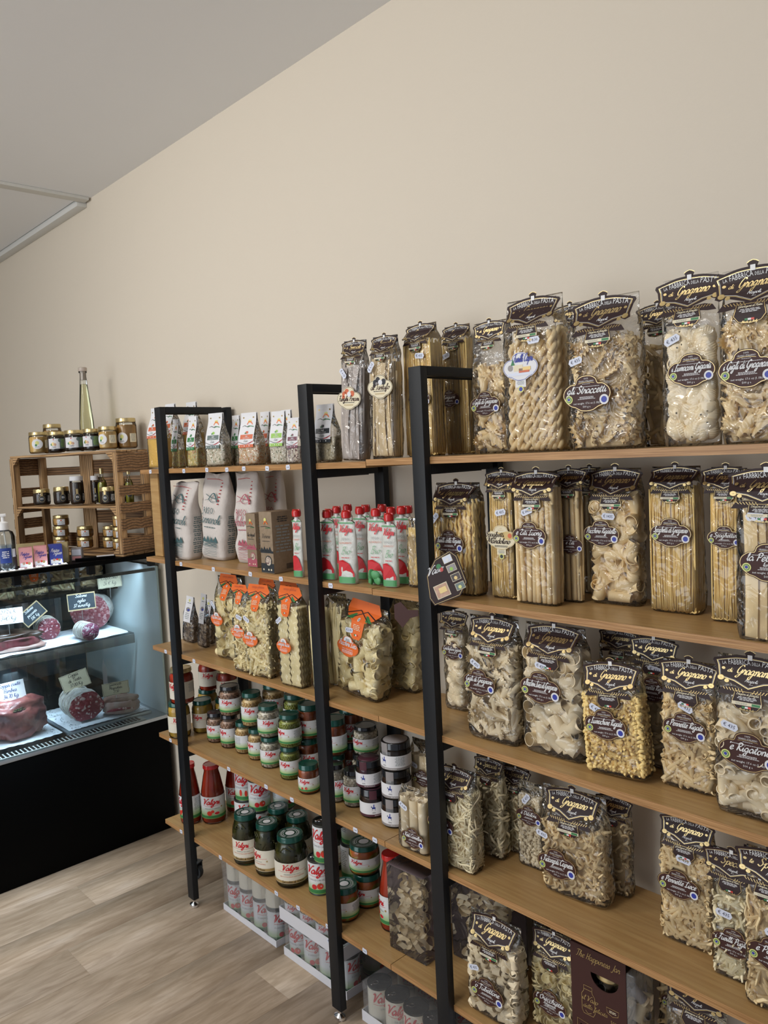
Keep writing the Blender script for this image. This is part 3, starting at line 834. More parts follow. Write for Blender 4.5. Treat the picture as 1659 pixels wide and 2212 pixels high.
def ruffle_piece(L=0.042, w=0.024, seed=0, amp=0.0045):
    rng = random.Random(seed)
    mb = MB()
    nu, nv = 15, 5
    ph, curl = rng.uniform(0, 6), rng.uniform(0.4, 1.2)
    vs, fs = [], []
    for i in range(nu):
        for j in range(nv):
            u, v = i / (nu - 1) - 0.5, j / (nv - 1) - 0.5
            e = (abs(v) * 2) ** 2
            x = v * w * math.cos(curl * v * 2)
            y = amp * e * math.sin(u * 26 + ph + v * 3) + 0.005 * math.sin(u * 4 + ph) + abs(v) * w * 0.5 * math.sin(curl)
            vs.append((x + 0.002 * e * math.cos(u * 26 + ph), y, u * L))
    for i in range(nu - 1):
        for j in range(nv - 1):
            fs.append((i * nv + j, i * nv + j + 1, (i + 1) * nv + j + 1, (i + 1) * nv + j))
    return mb.add(vs, fs)


def strip(mb, path, w, wdir=None, ruff=0.0, freq=26.0, mi=0):
    """flat ribbon following a path, two-sided thin noodle"""
    P = [Vector(p) for p in path]
    vs, fs = [], []
    n = len(P)
    u = Vector(wdir or (1, 0, 0))
    for i, p in enumerate(P):
        d = (P[min(i + 1, n - 1)] - P[max(i - 1, 0)]).normalized()
        s = (u - d * u.dot(d))
        s = s.normalized() if s.length > 1e-6 else Vector((1, 0, 0))
        u = s
        nn = d.cross(s)
        for v in ((-0.5, -0.3, 0.3, 0.5) if ruff else (-0.5, 0.5)):
            off = nn * (ruff * math.sin(i * freq) if abs(v) == 0.5 else 0)
            vs.append(p + s * v * w + off + s * (ruff * 0.7 * math.cos(i * freq) * (1 if v > 0 else -1) if abs(v) == 0.5 else 0))
    q = 4 if ruff else 2
    for i in range(n - 1):
        for j in range(q - 1):
            fs.append((i * q + j, i * q + j + 1, (i + 1) * q + j + 1, (i + 1) * q + j))
    mb.add(vs, fs, mi)


def curl_piece(L=0.036, r=0.0055, t=0.0042, turns=1.4, seed=0):
    n = 16
    mb = MB()
    path = [(r * math.cos(2 * PI * turns * i / n), r * math.sin(2 * PI * turns * i / n), L * (i / n - 0.5)) for i in range(n + 1)]
    taper = [0.45 + 0.55 * math.sin(PI * min(max(i / n, 0.06), 0.94)) for i in range(n + 1)]
    return mb.tube(path, t, 7, taper=taper, flat=0.7)


def leaf_piece(L=0.05, r=0.0032, seed=0):
    rng = random.Random(seed)
    b1, b2 = rng.uniform(-0.006, 0.006), rng.uniform(-0.004, 0.004)
    n = 6
    path = [(b1 * math.sin(PI * i / n), b2 * math.sin(2 * PI * i / n), L * (i / n - 0.5)) for i in range(n + 1)]
    return MB().tube(path, r, 6, taper=[0.35, 0.8, 1, 1, 1, 0.8, 0.3], flat=0.7)


def elbow_piece(r=0.0034, R=0.0045, seed=0):
    n = 6
    path = [(R * math.cos(PI * i / n) + R * 0, 0, R * math.sin(PI * i / n)) for i in range(n + 1)]
    mb = MB().tube(path, r, 7, caps=False)
    inner = MB().tube(path, r * 0.7, 7, caps=False)
    mb.add(inner.v, [tuple(reversed(f)) for f in inner.f])
    e = len(mb.v) // 2
    for base in (0, n * 7):
        for k in range(7):
            mb.f.append((base + k, base + (k + 1) % 7, e + base + (k + 1) % 7, e + base + k)); mb.m.append(0)
    return mb


def cup_piece(r=0.011):
    prof = [(0.0008, -0.004), (r * 0.5, -0.0032), (r * 0.85, -0.0005), (r, 0.003), (r * 0.9, 0.0035), (r * 0.5, -0.0008), (0.0008, -0.0018)]
    return MB().lathe(prof, 12, caps=False)


# kind: (builder list, piece length, piece radius, material, individual?, rows density)
PIECES = {
 'paccheri': (lambda i: tube_piece(0.046, 0.0145, 0.0013, 18, 0.0), 0.046, 0.0145, 'pasta_pale', True),
 'paccheri_corn': (lambda i: tube_piece(0.042, 0.0135, 0.0013, 18, 0.0), 0.042, 0.0135, 'pasta_corn', True),
 'paccheri_ridged': (lambda i: tube_piece(0.046, 0.0125, 0.0014, 16, 0.25, True), 0.046, 0.0125, 'pasta', True),
 'rigatoni': (lambda i: tube_piece(0.052, 0.0098, 0.0013, 14, 0.0, True), 0.052, 0.0098, 'pasta_pale', True),
 'penne': (lambda i: tube_piece(0.040, 0.0042, 0.0009, 10, 1.0), 0.040, 0.0042, 'pasta', True),
 'penne_corn': (lambda i: tube_piece(0.044, 0.0050, 0.0009, 10, 1.0), 0.044, 0.0050, 'pasta_corn', True),
 'tubettone': (lambda i: tube_piece(0.020, 0.0088, 0.0013, 14, 0.0), 0.020, 0.0088, 'pasta_pale', True),
 'shells': (lambda i: shell_piece(), 0.040, 0.0155, 'pasta_pale', True),
 'gigli': (lambda i: gigli_piece(seed=i), 0.040, 0.011, 'pasta', True),
 'gigli_pale': (lambda i: gigli_piece(r=0.010, L=0.036, seed=i), 0.036, 0.010, 'pasta_pale', True),
 'ruffle': (lambda i: ruffle_piece(seed=i), 0.040, 0.0105, 'pasta', True),
 'curl': (lambda i: curl_piece(L=0.032 + 0.004 * i, turns=1.2 + 0.3 * i), 0.034, 0.0085, 'pasta', True),
 'twist_corn': (lambda i: leaf_piece(0.044, 0.0046, i), 0.044, 0.0046, 'pasta_corn', True),
 'leaf': (lambda i: leaf_piece(0.050, 0.0031, i), 0.050, 0.0034, 'pasta_green', False),
 'leaf_fat': (lambda i: leaf_piece(0.046, 0.0042, i), 0.046, 0.0044, 'pasta_green', True),
 'elbow': (lambda i: elbow_piece(), 0.011, 0.0042, 'pasta_yel', False),
 'ditali': (lambda i: tube_piece(0.009, 0.0042, 0.001, 8), 0.009, 0.0044, 'pasta_pale', False),
 'cups': (lambda i: cup_piece(), 0.012, 0.0085, 'pasta_corn', True),
 'mushroom': (lambda i: ruffle_piece(0.022, 0.014, i, 0.003), 0.020, 0.007, 'mushroom', False),
}


def bag_profile(t, fill):
    if t < 0.04: return 0.80 + 5.0 * t
    if t < fill: return 1.0 - 0.16 * (t / fill) ** 2
    q = min((t - fill) / max(0.96 - fill, 0.05), 1.0)
    q = q * q * (3 - 2 * q)
    return 0.84 * (1 - q) + 0.03 * q


def bag_width(t, fill):
    return (0.95 + 0.05 * min(t / 0.06, 1)) * (1.0 + 0.02 * math.sin(3 * t + 0.5))


NU, NZ = 52, 34


def bag_film_mesh(w, d, h, fill, seed, amp=0.0022, pinch=0.0):
    rng = random.Random(seed)
    o = rng.uniform(0, 50)
    nu, nz = NU, NZ
    vs, fs = [], []
    for i in range(nz + 1):
        t = i / nz
        hd, hw = d / 2 * bag_profile(t, fill), w / 2 * bag_width(t, fill) * (1 - pinch * max(0, (t - fill) / (1 - fill)) if fill < 1 else 1)
        for k in range(nu):
            a = 2 * PI * k / nu
            c, s = math.cos(a), math.sin(a)
            e = 0.42
            x = hw * math.copysign(abs(c) ** e, c)
            y = hd * math.copysign(abs(s) ** e, s)
            nz_ = noise.noise(Vector((x * 26 + o, y * 26, t * h * 22))) + 0.5 * noise.noise(Vector((x * 60 + o, y * 60, t * h * 50)))
            cr = noise.noise(Vector((x * 18 + o + 9, y * 18, t * h * 14 + 5)))
            nz_ += 1.1 * (0.35 - min(abs(cr) * 3, 0.7))
            g = amp * nz_ * (0.35 if t > 0.93 else 1) * (0 if i == 0 else 1)
            vs.append((x + g * c, y + g * s * (0.4 if t > 0.93 else 1), t * h))
    for i in range(nz):
        for k in range(nu):
            k2 = (k + 1) % nu
            fs.append((i * nu + k, i * nu + k2, (i + 1) * nu + k2, (i + 1) * nu + k))
    fs.append(tuple(reversed(range(nu))))
    fs.append(tuple(nz * nu + k for k in range(nu)))
    mb = MB(); mb.add(vs, fs)
    return mb


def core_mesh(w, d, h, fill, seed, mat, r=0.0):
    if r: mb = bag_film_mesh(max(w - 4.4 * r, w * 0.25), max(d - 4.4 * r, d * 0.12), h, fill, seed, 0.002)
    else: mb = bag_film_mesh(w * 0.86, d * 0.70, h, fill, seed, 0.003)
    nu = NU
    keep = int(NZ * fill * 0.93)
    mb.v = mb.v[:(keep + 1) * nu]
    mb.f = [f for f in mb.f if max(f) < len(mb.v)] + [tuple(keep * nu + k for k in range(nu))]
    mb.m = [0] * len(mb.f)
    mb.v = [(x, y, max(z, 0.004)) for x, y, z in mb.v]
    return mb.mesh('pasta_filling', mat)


def scatter(w, d, h, fill, L, r, rng, layers=2, dens=1.0, outward=0.18):
    """positions and axis directions that line the inside of a bag: front, sides and top"""
    out = []
    H = h * fill
    for lay in range(layers):
        for face in ('f', 'r', 'l', 't'):
            if lay and face in 'l': continue
            sp = (L * 0.55 + 2 * r * 0.55) / dens
            if face == 'f': A_, B_ = w, H
            elif face in 'rl': A_, B_ = d, H
            else: A_, B_ = w, d
            na, nb = max(1, int(A_ / (sp * 0.95))), max(1, int(B_ / (sp * 0.78)))
            for i in range(na):
                for j in range(nb):
                    u = (i + 0.5 + rng.uniform(-0.4, 0.4)) / na
                    v = (j + 0.5 + rng.uniform(-0.4, 0.4)) / nb
                    th = rng.uniform(0, PI)
                    ph = rng.uniform(-0.35, 0.35) if rng.random() > outward else rng.uniform(-1.3, 1.3)
                    if face == 'f': a = Vector((math.cos(th) * math.cos(ph), math.sin(ph), math.sin(th) * math.cos(ph)))
                    elif face in 'rl': a = Vector((math.sin(ph), math.cos(th) * math.cos(ph), math.sin(th) * math.cos(ph)))
                    else: a = Vector((math.cos(th) * math.cos(ph), math.sin(th) * math.cos(ph), math.sin(ph)))
                    ex = [abs(a[k]) * L / 2 + math.sqrt(max(0, 1 - a[k] ** 2)) * r for k in range(3)]
                    if face == 't': z = H - r * (1 + lay)
                    else: z = v * H
                    z = min(max(z, ex[2] + 0.004), max(H + 0.2 * L - ex[2], ex[2] + 0.004))
                    t = z / h
                    hw = w / 2 * bag_width(t, fill) * 0.985 - 0.001
                    hd = d / 2 * bag_profile(min(t, fill), fill) * 0.97 - 0.001
                    if face == 'f': x, y = (u * 2 - 1) * hw, -hd + ex[1] + lay * r * 1.5
                    elif face in 'rl': x, y = (1 if face == 'r' else -1) * (hw - ex[0] - lay * r * 1.5), (u * 2 - 1) * hd
                    else: x, y = (u * 2 - 1) * hw, (v * 2 - 1) * hd
                    x = min(max(x, -hw + ex[0]), hw - ex[0]) if hw > ex[0] else 0
                    y = min(max(y, -hd + ex[1]), hd - ex[1]) if hd > ex[1] else 0
                    out.append((Vector((x, y, z)), a))
    return out


def fill_pieces(root, kind, w, d, h, fill, seed, dens=1.0, as_stuff=False, layers=2, mat=None):
    bld, L, r, pm, indiv = PIECES[kind]
    mat = mat or pm
    rng = random.Random(seed)
    if indiv and not as_stuff:
        meshes = [cached(('piece', kind, i, mat), lambda i=i: bld(i).mesh('pasta_piece', mat, 'auto')) for i in range(3)]
        pts = scatter(w, d, h, fill, L, r, rng, layers, dens)
        rng.shuffle(pts)
        for p, a in pts[:270]:
            q = a.to_track_quat('Z', 'Y') @ Vector((0, 0, 1)).rotation_difference(Vector((0, 0, 1)))
            q = q @ Matrix.Rotation(rng.uniform(0, 2 * PI), 3, 'Z').to_quaternion()
            put('pasta_piece', rng.choice(meshes), root, p, q)
    else:
        mb = MB()
        src = [bld(i) for i in range(3)]
        for p, a in scatter(w, d, h, fill, L, r, rng, layers, dens):
            s = rng.choice(src)
            T = Matrix.Translation(p) @ (a.to_track_quat('Z', 'Y').to_matrix().to_4x4()) @ Matrix.Rotation(rng.uniform(0, 2 * PI), 4, 'Z')
            mb.add(s.v, s.f, 0, T)
        stuff(put('pasta_pieces', mb.mesh('pasta_pieces', mat, True), root))
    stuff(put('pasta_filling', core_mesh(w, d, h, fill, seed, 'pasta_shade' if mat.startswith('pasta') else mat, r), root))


def long_pasta(root, kind, w, d, h, fill, seed):
    rng = random.Random(seed)
    H = h * fill
    W, D = w * 0.90, d * 0.80
    if kind in ('spaghetti', 'spaghetti_thin', 'ziti', 'regina'):
        r = {'spaghetti': 0.0015, 'spaghetti_thin': 0.0012, 'ziti': 0.0050, 'regina': 0.0030}[kind]
        mat = {'spaghetti': 'pasta_yel', 'spaghetti_thin': 'pasta_yel', 'ziti': 'pasta', 'regina': 'pasta_yel'}[kind]
        nx = int(W / (2 * r * (1.15 if kind != 'regina' else 1.4)))
        pts = []
        for lay in range(2):
            for i in range(nx):
                pts.append((-W / 2 + (i + 0.5 * (lay % 2) + rng.uniform(-0.2, 0.2)) * W / nx, -D / 2 + r + lay * 1.8 * r))
        ny = max(2, int(D / (2.3 * r)))
        for i in range(ny):
            pts.append((W / 2 - r * 0.5, -D / 2 + (i + 0.5) * D / ny))
        if kind in ('spaghetti', 'spaghetti_thin'):
            rng.shuffle(pts)
        one = MB()
        n = 9 if kind == 'regina' else 5
        for (x, y) in pts:
            dx = rng.uniform(-0.006, 0.006) if kind != 'ziti' else rng.uniform(-0.003, 0.003)
            top = H - rng.uniform(0, 0.012)
            path = []
            m = 26 if kind == 'regina' else n
            ph = rng.uniform(0, 6)
            for k in range(m + 1):
                t = k / m
                xx, yy = x + dx * math.sin(PI * t), y
                if kind == 'regina':
                    xx += 0.0018 * math.sin(t * 46 + ph); yy += 0.0014 * math.cos(t * 46 + ph)
                path.append((max(min(xx, W / 2), -W / 2), yy + 0.001 * math.sin(4 * t + ph), 0.004 + (top - 0.004) * t))
            if kind == 'ziti':
                mb = MB().tube(path, r, 9, caps=False); mb.tube(path[-1:0:-4][::-1], r * 0.7, 9, caps=True)
                put('pasta_tube', mb.mesh('pasta_tube', mat), root)
            else:
                one.tube(path, r, 6)
                if kind != 'regina' and rng.random() < 0.3:
                    lp = [(x + 0.004 * math.sin(a), y - 0.0005, 0.007 - 0.004 * math.cos(a)) for a in (-1.5, -0.8, 0, 0.8, 1.5)]
                    one.tube(lp, r, 5)
        if one.v: stuff(put('pasta_strands', one.mesh('pasta_strands', mat), root))
        cm = MB().box(-W / 2 * 0.94, W / 2 * 0.94, -D / 2 + 2.6 * r, D / 2, 0.005, H * 0.96, bev=0.006)
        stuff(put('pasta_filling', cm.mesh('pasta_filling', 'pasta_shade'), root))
    elif kind in ('ribbon_grey', 'ribbon_tan', 'ribbon_wide', 'ribbon_corn'):
        pw, mat = {'ribbon_grey': (0.013, 'pasta_grey'), 'ribbon_tan': (0.013, 'pasta_tan'), 'ribbon_wide': (0.023, 'pasta'), 'ribbon_corn': (0.010, 'pasta_corn')}[kind]
        n = {'ribbon_grey': 20, 'ribbon_tan': 22, 'ribbon_wide': 12, 'ribbon_corn': 30}[kind]
        straight = kind == 'ribbon_wide'
        for i in range(n):
            lay = i % 3
            x0 = -W / 2 + pw / 2 + (W - pw) * ((i * 0.618) % 1)
            if straight: x0 = -W / 2 + pw / 2 + (W - pw) * ((i // 3) + 0.5) / (n // 3)
            x1 = x0 + (rng.uniform(-0.8, 0.8) * W * 0.4 if not straight else rng.uniform(-0.003, 0.003))
            top = H - rng.uniform(0, 0.05 if not straight else 0.012)
            am, ph = (rng.uniform(-0.012, 0.012), rng.uniform(0, 6)) if not straight else (0.001, 0)
            path = []
            for k in range(13):
                t = k / 12
                x = x0 * (1 - t) + x1 * t + am * math.sin(PI * t)
                x = max(min(x, W / 2 - pw * 0.4), -W / 2 + pw * 0.4)
                path.append((x, -D / 2 + 0.002 + lay * D * 0.2 + 0.003 * math.sin(3 * t + ph), 0.004 + (top - 0.004) * t))
            mb = MB(); a = rng.uniform(-0.5, 0.5)
            strip(mb, path, pw, (math.cos(a), math.sin(a), 0))
            put('pasta_ribbon', mb.mesh('pasta_ribbon', mat), root)
        for sx in (0.94,):
            for i in range(4):
                mb = MB(); strip(mb, [(W / 2 * sx, -D * 0.3 + i * D * 0.2, 0.004 + k * (H - 0.02) / 6) for k in range(7)], pw * 0.8, (0, 1, 0))
                put('pasta_ribbon', mb.mesh('pasta_ribbon', mat), root)
    elif kind == 'lasagna':
        for lay in range(5):
            for j in range(2):
                pw = W * 0.5
                y = -D / 2 + 0.003 + lay * D * 0.21
                x = -W / 2 + pw / 2 + j * pw
                mb = MB(); strip(mb, [(x, y + 0.001 * j, 0.004 + (H - 0.006) * k / 48) for k in range(49)], pw * 0.93, (1, 0, 0), 0.0022, 1.45)
                put('pasta_ribbon', mb.mesh('pasta_ribbon', 'pasta_corn'), root)
    elif kind == 'loops':
        for i in range(64):
            cx, cz = rng.uniform(-W / 2 + 0.02, W / 2 - 0.02), 0.018 + (H - 0.035) * ((i * 0.382) % 1)
            R, R2 = rng.uniform(0.014, 0.026), rng.uniform(0.010, 0.017)
            a0, rotn = rng.uniform(0, 6), rng.uniform(-0.7, 0.7)
            path = []
            for k in range(15):
                a = a0 + 5.2 * k / 14
                px, pz = R * math.cos(a), R2 * math.sin(a)
                path.append((max(min(cx + px * math.cos(rotn) - pz * math.sin(rotn), W / 2), -W / 2), -D / 2 + 0.008 + (i % 4) * D * 0.2 + 0.003 * math.sin(a * 2), max(cz + px * math.sin(rotn) + pz * math.cos(rotn), 0.008)))
            mb = MB(); strip(mb, path, 0.013, (0, 1, 0.5))
            put('pasta_ribbon', mb.mesh('pasta_ribbon', 'pasta_pale'), root)
    elif kind == 'nest':
        mb = MB()
        for i in range(46):
            x = rng.uniform(-W / 2, W / 2) * 0.9
            mb.tube([(x + rng.uniform(-0.01, 0.01) * math.sin(k), -D / 2 + 0.002 + rng.uniform(0, 0.006) + D * 0.3 * (k / 7) ** 2, 0.005 + H * k / 7) for k in range(8)], 0.0011, 5)
        stuff(put('pasta_strands', mb.mesh('pasta_strands', 'pasta_yel'), root))
        stuff(put('pasta_filling', MB().box(-W * 0.44, W * 0.44, -D * 0.4, D * 0.45, 0.005, H * 0.9, bev=0.01).mesh('pasta_filling', 'pasta_shade'), root))
    elif kind == 'cannelloni':
        r = 0.0115
        n = max(3, int(W / (2.1 * r)))
        for row in range(2):
            for i in range(n):
                Hh = H * rng.uniform(0.9, 1.0)
                mb = tube_piece(Hh, r, 0.0013, 16)
                put('pasta_tube', mb.mesh('pasta_tube', 'pasta_pale', 'auto'), root, (-W / 2 + r + i * (W - 2 * r) / max(n - 1, 1), -D / 2 + r + row * 2.0 * r, 0.004 + Hh / 2))


LONG = ('spaghetti', 'spaghetti_thin', 'ziti', 'regina', 'ribbon_grey', 'ribbon_tan', 'ribbon_wide', 'ribbon_corn', 'lasagna', 'loops', 'nest', 'cannelloni')


def pasta_bag(g, label, kind, name=None, style='brown', head='Gragnano', band=True, fill=None, price='€ 435', lz=0.42, lx=0.0, px=0.18, pz=0.60, prot=0.1,
              group=None, back=False, hs=None, ls=None, dens=1.0, hgt_extra=0.0, mat=None):
    x, y, z, w, d, h, a, roll, tilt = g
    root = thing('pasta_bag', label, 'pasta bag', (x, y, z + 0.001), a, group, tilt, roll)
    seed = int(abs(x * 977 + y * 331 + z * 77)) + int(w * 1000)
    W = hs or min(max(w * 0.98, 0.085), 0.128)
    hb = h - (0.09 * W if head else 0)             # film stops a little under the crown of the card
    fl = fill if fill else 0.72
    if kind == 'loops':      # a stiff clear box with a plum paper back
        put('clear_box', MB().box(-w / 2, w / 2, -d / 2, d / 2, 0, h, bev=0.0035).mesh('clear_box', 'film2', 'auto'), root)
        put('paper_back', MB().box(-w / 2 + 0.003, w / 2 - 0.003, d / 2 - 0.004, d / 2 - 0.003, 0.003, h - 0.003).box(-w / 2 + 0.003, w / 2 - 0.003, -d / 2 + 0.004, d / 2 - 0.005, h - 0.005, h - 0.004).mesh('paper_back', 'paper_plum'), root)
    else: put('film', bag_film_mesh(w, d, hb, fl, seed).mesh('film', 'film'), root)
    if kind in LONG: long_pasta(root, kind, w, d, hb, fl, seed)
    else: fill_pieces(root, kind, w, d, hb, fl, seed, dens, layers=1 if back else 2, as_stuff=back, mat=mat)
    if head == 'orange':
        def mk():
            A = Art()
            A.poly(mirror([(0, 0.44), (0.42, 0.44), (0.52, 0.22), (0.40, 0.10), (0.20, 0.02), (0.17, -0.28), (0.10, -0.38), (0, -0.38)]), 'orange', 1)
            A.line([(-0.45, 0.12), (-0.1, 0.22), (0.35, 0.02)], 0.02, 'brown', 3); A.line([(0.45, 0.12), (0.1, 0.22), (-0.35, 0.02)], 0.02, 'brown', 3)
            A.poly([(-0.4, 0.05), (-0.1, 0.2), (-0.2, 0.05)], 'green', 2); A.poly([(0.4, 0.05), (0.1, 0.2), (0.2, 0.05)], 'green', 2)
            A.disc(0, 0.06, 0.035, 'paper', 4); A.disc(0, 0.06, 0.02, 'greyink', 5)
            A.script('senza glutine', 0, 0.32, 0.05, 'terracotta', 3, w=0.012, maxw=0.7)
            A.micro(0, -0.06, 0.26, 4, 0.035, 'cream', 3); A.rect(-0.05, -0.015, -0.3, -0.26, 'green', 4); A.rect(-0.015, 0.02, -0.3, -0.26, 'white', 4); A.rect(0.02, 0.055, -0.3, -0.26, 'tomato', 4)
            return A
        art = cached('head_orange', mk)
    elif head:
        art = cached(('head', head, band), lambda: header_art(head, band))
    if head:
        z0 = h - (0.405 if head != 'orange' else 0.45) * W

        def bend(px_, py_):
            t = (z0 + py_) / hb
            return -(d / 2 * bag_profile(min(max(t, 0), 1), fl)) - 0.003
        put('header_card', art.mesh('header_card', scale=W, bend=bend), root, (0, 0, z0))
        bk = MB().box(-W * 0.40, W * 0.40, 0.0022, 0.0030, 0.10 * W, 0.28 * W)
        bk.build('header_card_back', 'brown' if head != 'orange' else 'orange', root, loc=(0, 0, z0))
    if name:
        s = ls or 0.062
        art2 = cached(('oval', name, style), lambda: oval_art(name, 't' if name.startswith('al Tart') else None, style))
        zz = h * lz
        fd = d / 2 * bag_profile(zz / hb, fl) + 0.0028
        put('product_label', art2.mesh('product_label', scale=s, gap=0.00025), root, (lx * w, -fd, zz))
    if price:
        zz = h * pz
        fd = d / 2 * bag_profile(zz / hb, fl) + 0.0035
        sticker(root, px * w, -fd, zz, price, prot)
    return root


# ------------------------------------------------------------------ jars, bottles and tins: each kind is built once, then copied
def beads(r, h0, h1, br, mat, seed, elong=1.0):
    rng = random.Random(seed)
    bm = bmesh.new(); bmesh.ops.create_icosphere(bm, subdivisions=1, radius=1)
    sv, sf = [v.co.copy() for v in bm.verts], [[v.index for v in f.verts] for f in bm.faces]
    bm.free()
    mb = MB()
    rows = int((h1 - h0) / (br * 1.7)); n = int(2 * PI * r / (2 * br * elong * 0.98))
    for i in range(rows):
        for k in range(n):
            a = 2 * PI * (k + 0.5 * (i % 2)) / n
            T = Matrix.Translation((r * math.cos(a) * 0.96, r * math.sin(a) * 0.96, h0 + br + i * br * 1.7 + rng.uniform(-1, 1) * br * 0.2)) @ Matrix.Rotation(a + PI / 2, 4, 'Z') @ Matrix.Rotation(rng.uniform(-1, 1) * (elong - 1) * 1.5, 4, 'Y') @ Matrix.Diagonal((br * elong, br, br, 1))
            mb.add(sv, sf, 0, T)
    return mb.mesh('contents', mat)


def valgri_art(step, W, H, kind, sub='', bg=('valcream', None), title=None, fruit=None, sub2=''):
    """front panel of the red-script brand, centred; H tall"""
    A = Art(step)
    paper = bg[0]
    A.rect(-W / 2, W / 2, 0, H, paper, 1)
    if bg[1]:
        A.rect(-W / 2, W / 2, H * 0.02, H * 0.14, bg[1], 2)
    A.script('Valgri', -W * 0.02, H * 0.66, H * 0.13, 'red', 4, w=H * 0.052, maxw=W * 0.42)
    A.line(spline([(-W * 0.16, H * 0.60), (0, H * 0.57), (W * 0.15, H * 0.62)], 5), H * 0.012, 'red', 3)
    if sub: A.text(sub, 0, H * 0.43, H * 0.085, 'greyink', 4, maxw=W * 0.34)
    if sub2: A.text(sub2, 0, H * 0.33, H * 0.075, 'terracotta', 4, maxw=W * 0.34)
    if fruit == 'tomato':
        A.disc(W * 0.02, H * 0.26, H * 0.10, 'tomato', 5); A.disc(-W * 0.06, H * 0.23, H * 0.085, 'red', 4); A.disc(W * 0.035, H * 0.27, H * 0.03, 'pink', 6)
        for k in range(5):
            a = k * 1.25; A.convex([(W * 0.02, H * 0.345), (W * 0.02 + math.cos(a) * H * 0.06, H * 0.345 + math.sin(a) * H * 0.05), (W * 0.02 + math.cos(a + 0.4) * H * 0.04, H * 0.345 + math.sin(a + 0.4) * H * 0.04)], 'green', 7)
    if fruit == 'halves':
        A.disc(-W * 0.05, H * 0.25, H * 0.11, 'tomato', 4); A.disc(W * 0.07, H * 0.24, H * 0.115, 'paper', 5, ry=H * 0.075); A.disc(W * 0.07, H * 0.24, H * 0.105, 'red', 6, ry=H * 0.065); A.disc(0, H * 0.33, H * 0.07, 'tomato', 3)
    if fruit == 'long':
        A.disc(-W * 0.05, H * 0.28, H * 0.05, 'tomato', 4, ry=H * 0.12); A.disc(W * 0.03, H * 0.25, H * 0.05, 'tomato', 4, ry=H * 0.11)
    A.disc(W * 0.15, H * 0.5, H * 0.04, 'goldp', 4)
    A.micro(W * 0.33, H * 0.86, W * 0.18, 9, H * 0.06, 'greyink', 3, 4); A.micro(-W * 0.35, H * 0.86, W * 0.16, 9, H * 0.06, 'greyink', 3, 6)
    A.barcode(W * 0.37, H * 0.22, W * 0.09, H * 0.16)
    return A


def side_lab(A, W, H):
    return A


def jar_body(r, h, neck=0.82, sh=0.16, lid_h=0.015, glass='glass'):
    hh = h - lid_h
    prof = [(r * 0.80, 0.0), (r * 0.95, 0.0025), (r, 0.008), (r, hh * (1 - sh)), (r * 0.97, hh * (1 - sh * 0.6)), (r * (neck + 0.05), hh * (1 - sh * 0.15)), (r * neck, hh), (r * neck, hh + lid_h * 0.7)]
    return MB().lathe(prof, 28).mesh('glass_body', glass, 'auto')


def jar_fill(r, h, mat, top=0.86, n=24, k=0.94):
    prof = [(r * 0.76, 0.003), (r * k * 0.97, 0.006), (r * k, 0.012), (r * k, h * top * 0.92), (r * k * 0.88, h * top)]
    return MB().lathe(prof, n).mesh('contents', mat, 'auto')


def lid_mesh(r, z0, z1, mat, art=None, ring=None):
    mb = MB()
    mb.lathe([(r * 0.97, z0), (r, z0 + 0.0015), (r, z0 + 0.004), (r * 0.985, z0 + 0.005), (r * 0.985, z1 - 0.0025), (r * 0.95, z1), (r * 0.86, z1), (r * 0.84, z1 - 0.0012), (0.002, z1 - 0.0012)], 32, 0)
    if ring:   # printed lid: ring of lettering and a centre disc
        for (a, b, m) in ((0.0, 0.34, 1), (0.50, 0.53, 2), (0.62, 0.66, 2), (0.72, 0.735, 2)):
            vs, fs = [], []
            for k in range(32):
                t = 2 * PI * k / 32
                vs += [(a * r * math.cos(t), a * r * math.sin(t), z1 - 0.0007), (b * r * math.cos(t), b * r * math.sin(t), z1 - 0.0007)]
            for k in range(32):
                if m == 2 and k % 11 == 10: continue
                j = (k + 1) % 32
                fs.append((2 * k, 2 * k + 1, 2 * j + 1, 2 * j))
            mb.add(vs, fs, m)
        return mb.mesh('lid', [mat, 'paper', 'white'], 'auto')
    return mb.mesh('lid', mat, 'auto')


